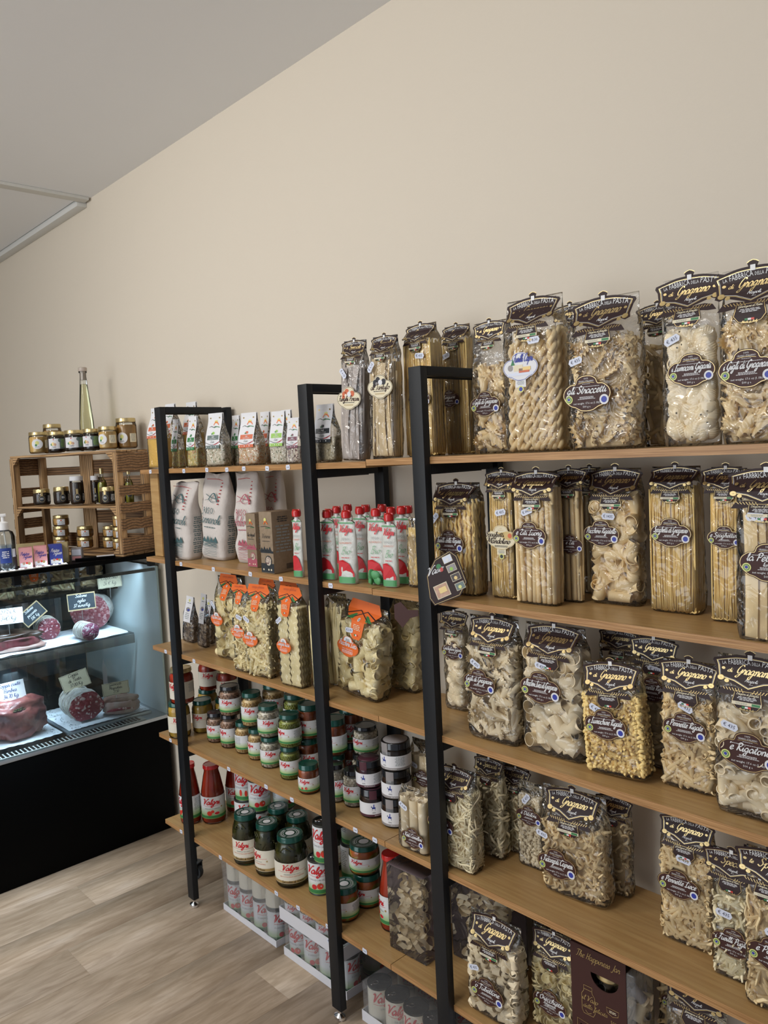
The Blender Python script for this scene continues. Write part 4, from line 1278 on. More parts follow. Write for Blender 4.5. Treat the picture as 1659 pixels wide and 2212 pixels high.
def jar_kind(kind):
    """list of (part name, mesh, rotation about z)"""
    r, h = 0.036, 0.112
    P = []
    def lab(art, rr, z0, rot=0.0, name='paper_label'):
        P.append((name, art.mesh(name, R=rr + 0.0006, gap=0.0002), rot, z0))
    if kind in ('borlotti', 'ceci', 'cannellini', 'piselli'):
        mat, lidm, br, el = {'borlotti': ('bean_brown', 'lid_black', 0.0058, 1.25), 'ceci': ('chickpea', 'lid_green', 0.0056, 1.0), 'cannellini': ('bean_white', 'lid_green', 0.0058, 1.5), 'piselli': ('pea', 'lid_green', 0.0042, 1.0)}[kind]
        P += [('glass_body', jar_body(r, h), 0, 0), ('contents', beads(r * 0.86, 0.004, h * 0.80, br, mat, 1, el), 0, 0), ('filling', jar_fill(r, h, mat, 0.78, 20, 0.80), 0, 0), ('lid', lid_mesh(r * 0.90, h - 0.015, h, lidm), 0, 0)]
        A = valgri_art(0.004, 2 * PI * r * 0.80, 0.050, kind, {'borlotti': 'FAGIOLI', 'ceci': 'CECI', 'cannellini': 'FAGIOLI', 'piselli': 'PISELLI'}[kind], ('grass', 'green'), sub2={'borlotti': 'BORLOTTI', 'ceci': 'LESSI', 'cannellini': 'CANNELLINI', 'piselli': 'FINI'}[kind])
        lab(A, r, 0.018)
    elif kind == 'white_beans_black':
        P += [('glass_body', jar_body(r, h), 0, 0), ('contents', beads(r * 0.86, 0.004, h * 0.80, 0.005, 'bean_white', 1, 1.5), 0, 0), ('filling', jar_fill(r, h, 'bean_white', 0.78, 20, 0.80), 0, 0), ('lid', lid_mesh(r * 0.90, h - 0.015, h, 'lid_black'), 0, 0)]
        lab(valgri_art(0.004, 2 * PI * r * 0.80, 0.050, kind, 'FAGIOLI', ('grass', 'green')), r, 0.018)
    elif kind == 'mustard':
        P += [('glass_body', jar_body(r, h), 0, 0), ('contents', jar_fill(r, h, 'mustard'), 0, 0), ('lid', lid_mesh(r * 0.90, h - 0.015, h, 'lid_green'), 0, 0)]
        lab(valgri_art(0.004, 2 * PI * r * 0.85, 0.050, kind, 'CREMA', ('valcream', None)), r, 0.020)
    elif kind == 'red_jar':
        P += [('glass_body', jar_body(r, h), 0, 0), ('contents', jar_fill(r, h, 'passata'), 0, 0), ('lid', lid_mesh(r * 0.92, h - 0.013, h, 'lid_gold'), 0, 0)]
        lab(valgri_art(0.004, 2 * PI * r * 0.85, 0.054, kind, 'SUGO', ('valcream', None)), r, 0.018)
    elif kind == 'pesto':
        P += [('glass_body', jar_body(r, h, 0.86), 0, 0), ('contents', jar_fill(r, h, 'pesto_red'), 0, 0), ('lid', lid_mesh(r * 0.94, h - 0.020, h, 'lid_green'), 0, 0)]
        lab(valgri_art(0.004, 2 * PI * r * 0.80, 0.050, kind, 'PESTO', ('grass', 'green'), fruit='tomato'), r, 0.014)
    elif kind == 'antipasto':
        r, h = 0.042, 0.105
        P += [('glass_body', jar_body(r, h, 0.88), 0, 0), ('contents', jar_fill(r, h, 'antipasto'), 0, 0), ('lid', lid_mesh(r * 0.95, h - 0.018, h, 'lid_green', ring=True), 0, 0)]
        lab(valgri_art(0.004, 2 * PI * r * 0.80, 0.048, kind, 'ANTIPASTO', ('grass', 'green')), r, 0.016)
    elif kind == 'greens':
        r, h = 0.044, 0.150
        prof = [(r * 0.78, 0.0), (r * 0.94, 0.003), (r, 0.010), (r, h * 0.62), (r * 0.93, h * 0.74), (r * 0.80, h * 0.84), (r * 0.76, h * 0.88), (r * 0.76, h * 0.95)]
        P += [('glass_body', MB().lathe(prof, 30).mesh('glass_body', 'glass', 'auto'), 0, 0)]
        c = MB().lathe([(q * 0.93, 0.004 + z * 0.95) for q, z in prof[:-1]], 26)
        c.v = [(x * (1 + 0.05 * noise.noise(Vector((x, y, z)) * 90)), y * (1 + 0.05 * noise.noise(Vector((x, y, z)) * 90)), z) for x, y, z in c.v]
        P += [('contents', c.mesh('contents', 'greens', 'auto'), 0, 0)]
        st = MB(); rng = random.Random(5)
        for k in range(46):
            a, zz = rng.uniform(0, 2 * PI), rng.uniform(0.078, 0.118)
            rr = r * (0.95 if zz < h * 0.64 else 0.95 - (zz / h - 0.64) * 0.9)
            da = rng.uniform(-0.5, 0.5); dz = rng.uniform(-0.018, 0.018)
            st.tube([(rr * math.cos(a + da * t), rr * math.sin(a + da * t), zz + dz * t) for t in (0, 0.3, 0.6, 1)], 0.0017, 5)
        P += [('stems', st.mesh('stems', 'greens'), 0, 0)]
        P += [('lid', lid_mesh(r * 0.80, h - 0.017, h, 'lid_green', ring=True), 0, 0)]
        A = valgri_art(0.004, 2 * PI * r * 0.92, 0.062, kind, 'FRIARIELLI IN OLIO', ('valcream', None), sub2='BROCCOLI ALLA NAPOLETANA')
        A.rect(-2 * PI * r * 0.46, 2 * PI * r * 0.46, 0.001, 0.009, 'goldp', 3); A.script('Specialita di Nonna', 0, 0.003, 0.0035, 'brown', 5, w=0.0008)
        lab(A, r, 0.018)
    elif kind == 'passata':
        r, h = 0.037, 0.200
        prof = [(r * 0.8, 0), (r * 0.95, 0.003), (r, 0.010), (r, h * 0.46), (r * 0.97, h * 0.54), (r * 0.72, h * 0.80), (r * 0.62, h * 0.88), (r * 0.62, h * 0.95)]
        P += [('glass_body', MB().lathe(prof, 28).mesh('glass_body', 'glass', 'auto'), 0, 0), ('contents', MB().lathe([(q * 0.95, 0.003 + z * 0.97) for q, z in prof], 26).mesh('contents', 'passata', 'auto'), 0, 0),
              ('lid', lid_mesh(r * 0.70, h - 0.014, h, 'lid_red'), 0, 0)]
        lab(valgri_art(0.004, 2 * PI * r * 0.85, 0.075, kind, 'PASSATA DENSA', ('grass_tall', 'green'), fruit='halves'), r, 0.022)
    elif kind.startswith('tin'):
        r, h = 0.0365, 0.108
        prof = [(r * 0.96, 0), (r * 1.0, 0.001), (r * 1.0, 0.003), (r * 0.975, 0.005), (r * 0.975, h - 0.005), (r * 1.0, h - 0.003), (r * 1.0, h), (r * 0.94, h), (r * 0.93, h - 0.004), (0.001, h - 0.004)]
        P += [('can_body', MB().lathe(prof, 30).mesh('can_body', 'tinlid', 'auto'), 0, 0)]
        ringm = MB().tube([(0.008 * math.cos(a) - 0.012, 0.008 * math.sin(a) * 0.8, h - 0.001) for a in [2 * PI * k / 12 for k in range(13)]], 0.0011, 5, caps=False)
        ringm.box(-0.030, -0.018, -0.003, 0.003, h - 0.004, h - 0.001)
        P += [('pull_ring', ringm.mesh('pull_ring', 'chrome'), 0, 0)]
        if kind == 'tin_beans':
            A = valgri_art(0.004, 2 * PI * r * 0.99, h - 0.012, kind, 'FAGIOLI', ('valcream', None))
        else:
            A = valgri_art(0.004, 2 * PI * r * 0.99, h - 0.012, kind, {'tin': 'POMODORI PELATI', 'tin_filetti': 'FILETTI DI POMODORO', 'tin_cuore': 'CUORE DI POMODORO', 'tin_corn': 'POMODORINI'}[kind], ('grass_tall', 'green'), fruit={'tin_filetti': 'long'}.get(kind, 'tomato'))
        lab(A, r * 0.975, 0.006)
    elif kind in ('donkey_plum', 'donkey_grey'):
        r, h = 0.045, 0.085
        cm = 'lid_plum' if kind == 'donkey_plum' else 'lid_grey'
        P += [('glass_body', jar_body(r, h, 0.93, 0.1, 0.020), 0, 0), ('contents', jar_fill(r, h, 'darkfood', 0.72), 0, 0), ('lid', lid_mesh(r * 0.97, h - 0.021, h, 'lid_black'), 0, 0)]
        A = Art(0.004)
        Wd = 2 * PI * r * 0.75
        A.rect(-Wd / 2, Wd / 2, 0.010, 0.045, 'paper', 1); A.rect(-Wd / 2, Wd / 2, 0.003, 0.010, cm, 1)
        D = [(-5, 0), (-4.4, 0), (-4, 4), (2.5, 4), (3, 0), (3.7, 0), (3.6, 5), (4.4, 6.2), (3.6, 8), (1, 7.6), (-2, 7.5), (-4.5, 8), (-6, 11.5), (-6.6, 9.6), (-8, 8.5), (-7.6, 7.4), (-6, 8), (-5, 5.5)]
        A.poly([(q * 0.0013 - 0.02, 0.022 + w_ * 0.0013) for q, w_ in D], 'signink', 3)
        A.poly([(q * 0.0013 - 0.02, 0.022 + w_ * 0.0013) for q, w_ in [(-2, 7), (-0.5, 4.5), (1, 7), (1, 12), (1.5, 13.5), (0, 15), (-1.2, 13.5), (-1, 12)]], 'blue', 3)
        A.micro(-0.02, 0.016, 0.014, 2, 0.002, 'ink', 3); A.micro(0.03, 0.040, 0.032, 8, 0.0034, 'greyink', 3, 4)
        A.micro(0, 0.006, 0.05, 1, 0.003, 'white', 3)
        lab(A, r, 0.004)
        B = Art(0.004); B.rect(-0.016, 0.010, 0.048, h + 0.0005, cm, 1)
        lab(B, r * 0.975, 0.0, -0.4, 'seal_strip')
        sq = MB().lathe([(r * 0.80, h), (r * 0.80, h + 0.0006), (0.001, h + 0.0006)], 28)
        P += [('lid_sticker', sq.mesh('lid_sticker', cm), 0, 0)]
    elif kind in ('honey', 'honey_tall', 'cream_green', 'truffle', 'truffle_white', 'small_jar'):
        r, h, cm, lm = {'honey': (0.034, 0.078, 'honey', 'lid_gold'), 'honey_tall': (0.036, 0.098, 'honey_dark', 'lid_gold'), 'cream_green': (0.034, 0.070, 'darkfood', 'lid_gold'),
                        'truffle': (0.030, 0.052, 'darkfood', 'lid_gold'), 'truffle_white': (0.026, 0.080, 'darkfood', 'paper'), 'small_jar': (0.030, 0.046, 'honey_dark', 'lid_gold')}[kind]
        P += [('glass_body', jar_body(r, h, 0.9, 0.12, 0.012), 0, 0), ('contents', jar_fill(r, h, cm, 0.78), 0, 0), ('lid', lid_mesh(r * 0.97, h - 0.013, h, lm), 0, 0)]
        A = Art(0.004)
        if kind in ('honey', 'honey_tall'):
            A.disc(-0.006, 0.034, 0.020, 'paper', 1, 18, ry=0.018); A.disc(-0.006, 0.038, 0.007, 'seal', 2); A.disc(-0.010, 0.030, 0.004, 'green', 3); A.micro(-0.006, 0.024, 0.02, 2, 0.003, 'greyink', 2)
            A.rect(0.022, 0.050, 0.020, 0.048, 'cream', 1); A.micro(0.036, 0.044, 0.024, 6, 0.004, 'greyink', 2)
        elif kind == 'cream_green':
            A.rect(-0.034, 0.012, 0.012, 0.046, 'paper', 1); A.rect(0.012, 0.05, 0.012, 0.046, 'slate', 1); A.disc(0.012, 0.040, 0.006, 'slate', 2); A.disc(-0.014, 0.028, 0.006, 'goldp', 3); A.disc(-0.006, 0.026, 0.005, 'bean_brown', 3); A.disc(-0.02, 0.026, 0.004, 'green', 3)
            A.script('Crema', -0.011, 0.016, 0.003, 'ink', 3, w=0.0006); A.micro(0.031, 0.042, 0.03, 7, 0.004, 'lime', 3); A.disc(-0.011, 0.043, 0.002, 'red', 3)
        elif kind in ('truffle', 'truffle_white'):
            A.disc(0, 0.020, 0.013, 'charcoal', 1, 16); A.line([(0.010 * math.cos(2 * PI * k / 16), 0.020 + 0.010 * math.sin(2 * PI * k / 16)) for k in range(16)], 0.0008, 'goldp', 2, True); A.micro(0, 0.022, 0.014, 2, 0.003, 'white', 3)
            A.rect(0.018, 0.042, 0.008, 0.032, 'charcoal', 1); A.micro(0.030, 0.028, 0.02, 5, 0.004, 'white', 2); A.rect(-0.004, 0.004, 0.030, 0.044, 'gold', 2)
        else:
            A.rect(-0.014, 0.014, 0.006, 0.030, 'paper', 1); A.disc(0, 0.025, 0.003, 'terracotta', 2); A.micro(0, 0.019, 0.022, 4, 0.0034, 'greyink', 2); A.rect(-0.014, 0.014, 0.006, 0.009, 'tag', 2)
        lab(A, r, 0.0)
    return (r, h, P)


SUBS = {'pull_ring': 'can_body', 'lid_sticker': 'lid', 'stems': 'contents', 'filling': 'contents'}


def jar(kind, g, label, group=None, rot=0.0, name=None, cat=None):
    """g = x, y, z, radius, height"""
    r0, h0, P = cached(('jar', kind), lambda: jar_kind(kind))
    x, y, z, r, h = g
    nm = name or ('tin_can' if kind.startswith('tin') else 'sauce_bottle' if kind == 'passata' else 'jar')
    ct = cat or ('tin' if kind.startswith('tin') else 'bottle' if kind == 'passata' else 'jar')
    aim = math.atan2(CAMX - x, -(CAMY - y))
    root = thing(nm, label, ct, (x, y, z + 0.0006), aim + rot, group)
    s = r / r0
    root.scale = (s, s, h / h0)
    made = {}
    for pn, me, rz, pz in P:
        par = made.get(SUBS.get(pn)) or root
        made[pn] = put(pn, me, par, (0, 0, pz), (0, 0, rz))
    return root


def twisted_rods(root, w, d, h, fill, seed, mat='pasta'):
    """thick pasta twisted like rope, standing upright in the bag"""
    rng = random.Random(seed)
    H, W, D = h * fill, w * 0.90, d * 0.80
    meshes = []
    for v in range(3):
        mb = MB()
        turns = 4.3 + 0.5 * v
        for s in (0, PI):
            mb.tube([(0.0058 * math.cos(2 * PI * turns * t / 46 + s), 0.0052 * math.sin(2 * PI * turns * t / 46 + s), H * 0.97 * t / 46) for t in range(47)], 0.0060, 7, flat=0.8)
        meshes.append(mb.mesh('twisted_rod', mat, True))
    n = int(W / 0.0185)
    for lay in range(2):
        for i in range(n):
            put('twisted_rod', meshes[(i + lay) % 3], root, (-W / 2 + 0.010 + (i + 0.4 * lay) * (W - 0.02) / max(n - 0.6, 1), -D / 2 + 0.011 + lay * 0.021, 0.004), (rng.uniform(-0.02, 0.02), rng.uniform(-0.03, 0.03), rng.uniform(0, 6)), (1, 1, rng.uniform(0.9, 1.0)))
    for j in range(2):
        put('twisted_rod', meshes[j], root, (W / 2 - 0.008, D / 2 - 0.012 - j * 0.02, 0.004), (0, 0, 1.0 + j))


_bag_long = long_pasta


def long_pasta(root, kind, w, d, h, fill, seed):
    if kind == 'twist': twisted_rods(root, w, d, h, fill, seed)
    else: _bag_long(root, kind, w, d, h, fill, seed)


LONG = LONG + ('twist',)


# measured places: bags are (x, y, z, width, depth, height, turn, roll, tilt), jars are (x, y, z, radius, height)
G = {
 'polenta_l': (-0.7324, 0.06, 1.516, 0.0953, 0.0572, 0.212, 0.0524, 0.0, 0.0),
 'polenta_b1': (-0.7979, 0.15, 1.516, 0.0907, 0.0544, 0.232, 0.0524, 0.0, 0.0),
 'polenta_b2': (-0.7074, 0.185, 1.516, 0.0841, 0.0504, 0.2318, 0.0524, 0.0, 0.0),
 'r2': (-0.5879, 0.055, 1.516, 0.0429, 0.0343, 0.1641, 0.1396, 0.0, 0.0),
 'r3': (-0.4733, 0.055, 1.516, 0.0571, 0.04, 0.1659, 0.1396, 0.0, 0.0),
 'r4': (-0.3309, 0.055, 1.516, 0.0867, 0.0477, 0.1667, 0.2094, 0.0, 0.0),
 'r5': (-0.3031, 0.11, 1.516, 0.0497, 0.0248, 0.1574, 0.0524, 0.0, 0.0),
 'r6': (-0.1437, 0.055, 1.516, 0.0865, 0.0476, 0.1552, 0.2094, 0.0, 0.0),
 'r7': (-0.1708, 0.13, 1.516, 0.0586, 0.0293, 0.1597, 0.0524, 0.0, 0.0),
 'r8': (0.0031, 0.055, 1.516, 0.0669, 0.0368, 0.149, 0.2094, 0.0, 0.0),
 'r9': (-0.0758, 0.14, 1.516, 0.0606, 0.0303, 0.1586, 0.0524, 0.0, 0.0),
 'r10': (0.0655, 0.06, 1.516, 0.0517, 0.0285, 0.1267, 0.2094, 0.0, 0.0),
 'r11': (0.2151, 0.055, 1.516, 0.076, 0.0418, 0.1522, 0.2094, 0.0, 0.0),
 'funghi': (0.3334, 0.05, 1.5181, 0.0787, 0.0394, 0.3053, 0.0873, 0.0524, 0.0),
 'tartufo': (0.4494, 0.05, 1.5225, 0.0836, 0.0418, 0.2965, 0.0524, 0.0349, 0.0),
 'spag1': (0.5182, 0.115, 1.521, 0.0937, 0.0562, 0.3215, 0.0524, 0.0, 0.0),
 'spag1b': (0.5355, 0.222, 1.521, 0.0805, 0.0362, 0.3235, 0.0524, 0.0, 0.0),
 'gigli1': (0.7148, 0.13, 1.521, 0.0891, 0.0445, 0.2988, 0.0524, 0.0, 0.0),
 'capri': (0.8824, 0.065, 1.521, 0.1321, 0.066, 0.3189, 0.0524, 0.0, 0.0),
 'hid1': (0.8876, 0.185, 1.521, 0.0761, 0.0304, 0.3108, 0.0524, 0.0, 0.0),
 'stracc': (1.0405, 0.065, 1.521, 0.1387, 0.0624, 0.2925, 0.0524, 0.0, 0.0),
 'hid2': (1.0914, 0.17, 1.521, 0.0599, 0.0299, 0.2766, 0.0524, 0.0, 0.0),
 'lumaconi': (1.209, 0.06, 1.521, 0.0949, 0.0427, 0.2966, 0.0524, 0.0, 0.0),
 'gigli2': (1.3163, 0.055, 1.521, 0.0986, 0.0444, 0.2914, 0.0524, 0.0, 0.0),
 'cloth1': (-0.5784, 0.0498, 1.2134, 0.1244, 0.0746, 0.2566, 0.1396, 0.0873, 0.0),
 'cloth2': (-0.4498, 0.1035, 1.2132, 0.1195, 0.0717, 0.2788, 0.1396, 0.0873, 0.0),
 'cloth3': (-0.2731, 0.1217, 1.208, 0.103, 0.0618, 0.284, 0.1396, 0.0, 0.0),
 'cloth4': (-0.2678, 0.215, 1.208, 0.0855, 0.0427, 0.284, 0.0524, 0.0, 0.0),
 'cloth5': (-0.6098, 0.185, 1.208, 0.0825, 0.0413, 0.262, 0.0524, 0.0, 0.0),
 'box1': (-0.172, 0.0811, 1.208, 0.0468, 0.0608, 0.1631, 0.0524, 0.0, 0.0),
 'box2': (-0.0239, 0.0413, 1.208, 0.058, 0.0753, 0.1754, 0.0524, 0.0, 0.0),
 'p1': (0.1144, 0.0143, 1.208, 0.0321, 0.016, 0.1845, 0.2618, 0.0, 0.0),
 'p2': (0.2223, 0.033, 1.208, 0.0476, 0.0238, 0.1827, 0.2618, 0.0, 0.0),
 'p3': (0.317, 0.02, 1.208, 0.0542, 0.0271, 0.1858, 0.2618, 0.0, 0.0),
 'p4': (0.2958, 0.085, 1.208, 0.0415, 0.0207, 0.1894, 0.2618, 0.0, 0.0),
 'p5': (0.3891, 0.0562, 1.208, 0.0553, 0.0276, 0.1889, 0.2618, 0.0, 0.0),
 'p6': (0.4506, 0.0424, 1.208, 0.0415, 0.0208, 0.18, 0.2618, 0.0, 0.0),
 'p7': (0.4467, 0.09, 1.208, 0.0432, 0.0216, 0.1929, 0.2618, 0.0, 0.0),
 'p8': (0.1483, 0.1, 1.208, 0.0324, 0.0162, 0.1792, 0.2618, 0.0, 0.0),
 'p9': (0.109, 0.16, 1.208, 0.0346, 0.0173, 0.1812, 0.2618, 0.0, 0.0),
 'p10': (0.1866, 0.135, 1.208, 0.0323, 0.0161, 0.1897, 0.2618, 0.0, 0.0),
 'p11': (0.2277, 0.165, 1.208, 0.0298, 0.0149, 0.1867, 0.2618, 0.0, 0.0),
 'p12': (0.2996, 0.16, 1.208, 0.0301, 0.015, 0.1895, 0.2618, 0.0, 0.0),
 'p13': (0.3714, 0.125, 1.208, 0.0257, 0.0129, 0.1863, 0.2618, 0.0, 0.0),
 'p14': (0.3921, 0.165, 1.208, 0.0258, 0.0129, 0.1869, 0.2618, 0.0, 0.0),
 'nest': (0.5016, 0.07, 1.208, 0.0293, 0.0176, 0.1687, 0.0524, 0.0, 0.0),
 'regina': (0.6471, 0.0751, 1.207, 0.1284, 0.0578, 0.262, 0.0524, 0.0, 0.0),
 'mando': (0.7696, 0.085, 1.207, 0.0611, 0.0306, 0.284, 0.0524, 0.0, 0.0),
 'ziti': (0.8689, 0.0736, 1.207, 0.0964, 0.0482, 0.284, 0.0524, 0.0, 0.0),
 'ziti_b': (0.9129, 0.125, 1.207, 0.046, 0.023, 0.284, 0.0524, 0.0, 0.0),
 'ziti_c': (0.8983, 0.225, 1.207, 0.0492, 0.0197, 0.2818, 0.0524, 0.0, 0.0),
 'rigatello': (0.9988, 0.1602, 1.207, 0.1076, 0.0538, 0.284, 0.0524, 0.0, 0.0),
 'spag2': (1.1289, 0.153, 1.207, 0.0945, 0.0567, 0.284, 0.0524, 0.0, 0.0),
 'spag2b': (1.2388, 0.12, 1.207, 0.0539, 0.0269, 0.2816, 0.0524, 0.0, 0.0),
 'petta': (1.3442, 0.026, 1.207, 0.0895, 0.0448, 0.284, 0.0524, 0.0, 0.0),
 'm1': (-0.6988, 0.1117, 0.89, 0.0605, 0.0363, 0.1663, 0.1745, 0.0, 0.0),
 'm2': (-0.5844, 0.1, 0.89, 0.0427, 0.0256, 0.1896, 0.1745, 0.0, 0.0),
 'm3': (-0.6233, 0.1434, 0.89, 0.0494, 0.0297, 0.1572, 0.1745, 0.0, 0.0),
 'o1': (-0.3666, 0.0857, 0.89, 0.1326, 0.0663, 0.2772, 0.0524, 0.0, 0.0),
 'o2': (-0.2012, 0.02, 0.89, 0.0647, 0.0323, 0.2687, 0.1396, 0.0, 0.0),
 'o3': (-0.1098, 0.0281, 0.89, 0.0979, 0.049, 0.2757, 0.1396, 0.0, 0.0),
 'o4': (0.046, 0.0306, 0.89, 0.097, 0.0533, 0.284, 0.0524, 0.0, 0.0),
 'o6': (-0.275, 0.17, 0.89, 0.0813, 0.0406, 0.2576, 0.0524, 0.0, 0.0),
 'o5': (-0.1823, 0.19, 0.89, 0.086, 0.043, 0.2596, 0.0524, 0.0, 0.0),
 'o7': (0.1316, 0.0475, 0.89, 0.0391, 0.0234, 0.2818, 0.0524, 0.0, 0.0),
 'o8': (0.1491, 0.11, 0.89, 0.0793, 0.0396, 0.262, 0.0524, 0.0, 0.0),
 'o9': (0.2764, 0.083, 0.8994, 0.1538, 0.0769, 0.2526, 0.0524, 0.1222, 0.0),
 'o10': (0.3277, 0.194, 0.8925, 0.0956, 0.0478, 0.2551, 0.0524, 0.0524, 0.0),
 'conch': (0.5415, 0.1641, 0.891, 0.0641, 0.0353, 0.2554, 0.0524, 0.0, 0.0),
 'gigli3': (0.746, 0.0657, 0.891, 0.1319, 0.0594, 0.284, 0.0524, 0.0, 0.0),
 'pacc': (0.8977, 0.0783, 0.891, 0.1425, 0.0641, 0.284, 0.0524, 0.0, 0.0),
 'hid3': (0.9783, 0.19, 0.891, 0.0885, 0.0354, 0.261, 0.0524, 0.0, 0.0),
 'lumach': (1.0491, 0.0658, 0.8953, 0.1234, 0.0518, 0.2259, 0.0524, -0.0698, 0.0),
 'pennb': (1.0792, 0.15, 0.891, 0.0602, 0.0301, 0.2669, 0.0524, 0.0, 0.0),
 'penn': (1.1756, 0.0978, 0.891, 0.0997, 0.0449, 0.2491, 0.0524, 0.0, 0.0),
 'rigat': (1.3, 0.0637, 0.891, 0.1116, 0.0502, 0.284, 0.0524, 0.0, 0.0),
 'y1': (-0.6764, 0.035, 0.571, 0.0381, 0.1275),
 'y2': (-0.6579, 0.118, 0.571, 0.0373, 0.1158),
 'y3': (-0.6175, 0.185, 0.571, 0.036, 0.112),
 'y4': (-0.7713, 0.205, 0.571, 0.036, 0.112),
 'rd1': (-0.6423, 0.035, 0.7001, 0.0408, 0.1234),
 'rd2': (-0.7536, 0.205, 0.6846, 0.036, 0.112),
 'rd3': (-0.5915, 0.185, 0.6846, 0.036, 0.112),
 'b2': (-0.5324, 0.0973, 0.571, 0.0322, 0.1009),
 'b3': (-0.4499, 0.1001, 0.571, 0.0316, 0.1127),
 'b1': (-0.4343, 0.1001, 0.6853, 0.0359, 0.0986),
 'c2': (-0.3678, 0.1055, 0.571, 0.031, 0.1026),
 'c3': (-0.287, 0.1023, 0.571, 0.0304, 0.0989),
 'c1': (-0.3121, 0.1055, 0.6752, 0.0342, 0.1086),
 'd2': (-0.1994, 0.0938, 0.571, 0.0332, 0.096),
 'd1': (-0.2019, 0.0938, 0.6686, 0.0346, 0.0983),
 'e2': (-0.0798, 0.0817, 0.571, 0.032, 0.0981),
 'e1': (-0.0723, 0.0817, 0.6707, 0.0346, 0.0995),
 'f2': (0.0437, 0.0569, 0.571, 0.0307, 0.0833),
 'f3': (-0.0809, 0.155, 0.571, 0.036, 0.105),
 'f1': (-0.0712, 0.155, 0.6776, 0.036, 0.105),
 'g1b': (-0.3067, 0.18, 0.571, 0.036, 0.112),
 'g1': (-0.2951, 0.18, 0.6846, 0.036, 0.112),
 'g2b': (-0.1614, 0.16, 0.571, 0.036, 0.112),
 'g2': (-0.1506, 0.16, 0.6846, 0.036, 0.112),
 'g3b': (0.0835, 0.12, 0.571, 0.036, 0.105),
 'g3': (0.0925, 0.12, 0.6776, 0.036, 0.105),
 'g4b': (0.0589, 0.205, 0.571, 0.036, 0.112),
 'g4': (0.0677, 0.205, 0.6846, 0.036, 0.105),
 'h2': (0.2082, 0.0887, 0.571, 0.0307, 0.1),
 'h3': (0.1496, 0.0726, 0.571, 0.0259, 0.1061),
 'h1b': (0.1653, 0.17, 0.571, 0.04, 0.112),
 'h1': (0.1727, 0.17, 0.6846, 0.0357, 0.0807),
 'dp2': (0.29, 0.0831, 0.571, 0.0348, 0.0757),
 'dp1': (0.2807, 0.0831, 0.6483, 0.0355, 0.0743),
 'dg3': (0.3755, 0.0872, 0.571, 0.0375, 0.076),
 'dg2': (0.3825, 0.0872, 0.6486, 0.0385, 0.0739),
 'dg1': (0.3859, 0.0872, 0.7241, 0.0395, 0.0736),
 'canne': (0.5127, 0.0262, 0.571, 0.0895, 0.0447, 0.1536, 0.0524, 0.0, 0.0),
 'canne_b': (0.4228, 0.15, 0.571, 0.0737, 0.0368, 0.2156, 0.0524, 0.0, 0.0),
 's1': (0.6368, 0.0405, 0.571, 0.1188, 0.0535, 0.2439, 0.0524, 0.0, 0.0),
 's2': (0.6645, 0.13, 0.571, 0.0789, 0.0395, 0.2436, 0.0524, 0.0, 0.0),
 's3': (0.7033, 0.18, 0.571, 0.0608, 0.0304, 0.2158, 0.0524, 0.0, 0.0),
 's4': (0.7655, 0.15, 0.571, 0.0637, 0.0287, 0.198, 0.0524, 0.0, 0.0),
 's5': (0.9108, 0.1172, 0.5737, 0.1531, 0.0643, 0.2396, 0.0524, -0.0349, 0.0),
 's6': (0.9607, 0.185, 0.571, 0.0732, 0.0366, 0.2191, 0.0524, 0.0, 0.0),
 's7': (1.153, 0.124, 0.571, 0.1008, 0.0454, 0.2559, 0.0524, 0.0, 0.0),
 's8': (1.2556, 0.0806, 0.571, 0.0661, 0.0297, 0.2425, 0.0524, 0.0, 0.0),
 's9': (1.3359, 0.0484, 0.571, 0.0829, 0.0373, 0.284, 0.0524, 0.0, 0.0),
 'pa1': (-0.6812, 0.0569, 0.249, 0.0364, 0.2144),
 'pa2': (-0.6251, 0.1179, 0.249, 0.0415, 0.2084),
 'pa3': (-0.6375, 0.222, 0.249, 0.0378, 0.1973),
 'k1b': (-0.4897, 0.165, 0.249, 0.0365, 0.108),
 'k1': (-0.4774, 0.165, 0.3586, 0.0365, 0.108),
 'k2b': (-0.3812, 0.15, 0.249, 0.0365, 0.108),
 'k2': (-0.3694, 0.15, 0.3586, 0.0365, 0.108),
 'k3b': (-0.3326, 0.215, 0.249, 0.0365, 0.108),
 'k3': (-0.3217, 0.215, 0.3586, 0.0365, 0.108),
 'j1': (-0.2928, 0.0427, 0.249, 0.0441, 0.1599),
 'j2': (-0.1841, 0.052, 0.249, 0.043, 0.1599),
 'j3': (-0.0811, 0.0654, 0.249, 0.0504, 0.1517),
 'j4': (-0.2631, 0.15, 0.249, 0.043, 0.152),
 'j5': (-0.1661, 0.155, 0.249, 0.043, 0.152),
 'j6': (-0.059, 0.205, 0.249, 0.043, 0.152),
 'q1': (0.0221, 0.0948, 0.249, 0.0364, 0.1029),
 'q0': (0.0538, 0.0948, 0.3535, 0.0352, 0.1178),
 'q3': (0.0302, 0.215, 0.249, 0.0365, 0.108),
 'q2': (0.0389, 0.215, 0.3586, 0.0365, 0.108),
 'an3': (0.1791, 0.0577, 0.249, 0.0388, 0.0944),
 'an2': (0.1737, 0.1456, 0.249, 0.0413, 0.094),
 'an1': (0.1686, 0.1456, 0.3446, 0.0439, 0.0836),
 'pr': (0.3136, 0.1174, 0.249, 0.037, 0.2069),
 'pr2': (0.3425, 0.19, 0.249, 0.037, 0.2),
 'papp': (0.4325, 0.0815, 0.249, 0.126, 0.063, 0.2285, 0.0524, 0.0, 0.0),
 'papp2': (0.6025, 0.175, 0.249, 0.1815, 0.0726, 0.2131, 0.0524, 0.0, 0.0),
 'tub': (0.7332, 0.047, 0.249, 0.1392, 0.0627, 0.2415, 0.0524, 0.0, 0.0),
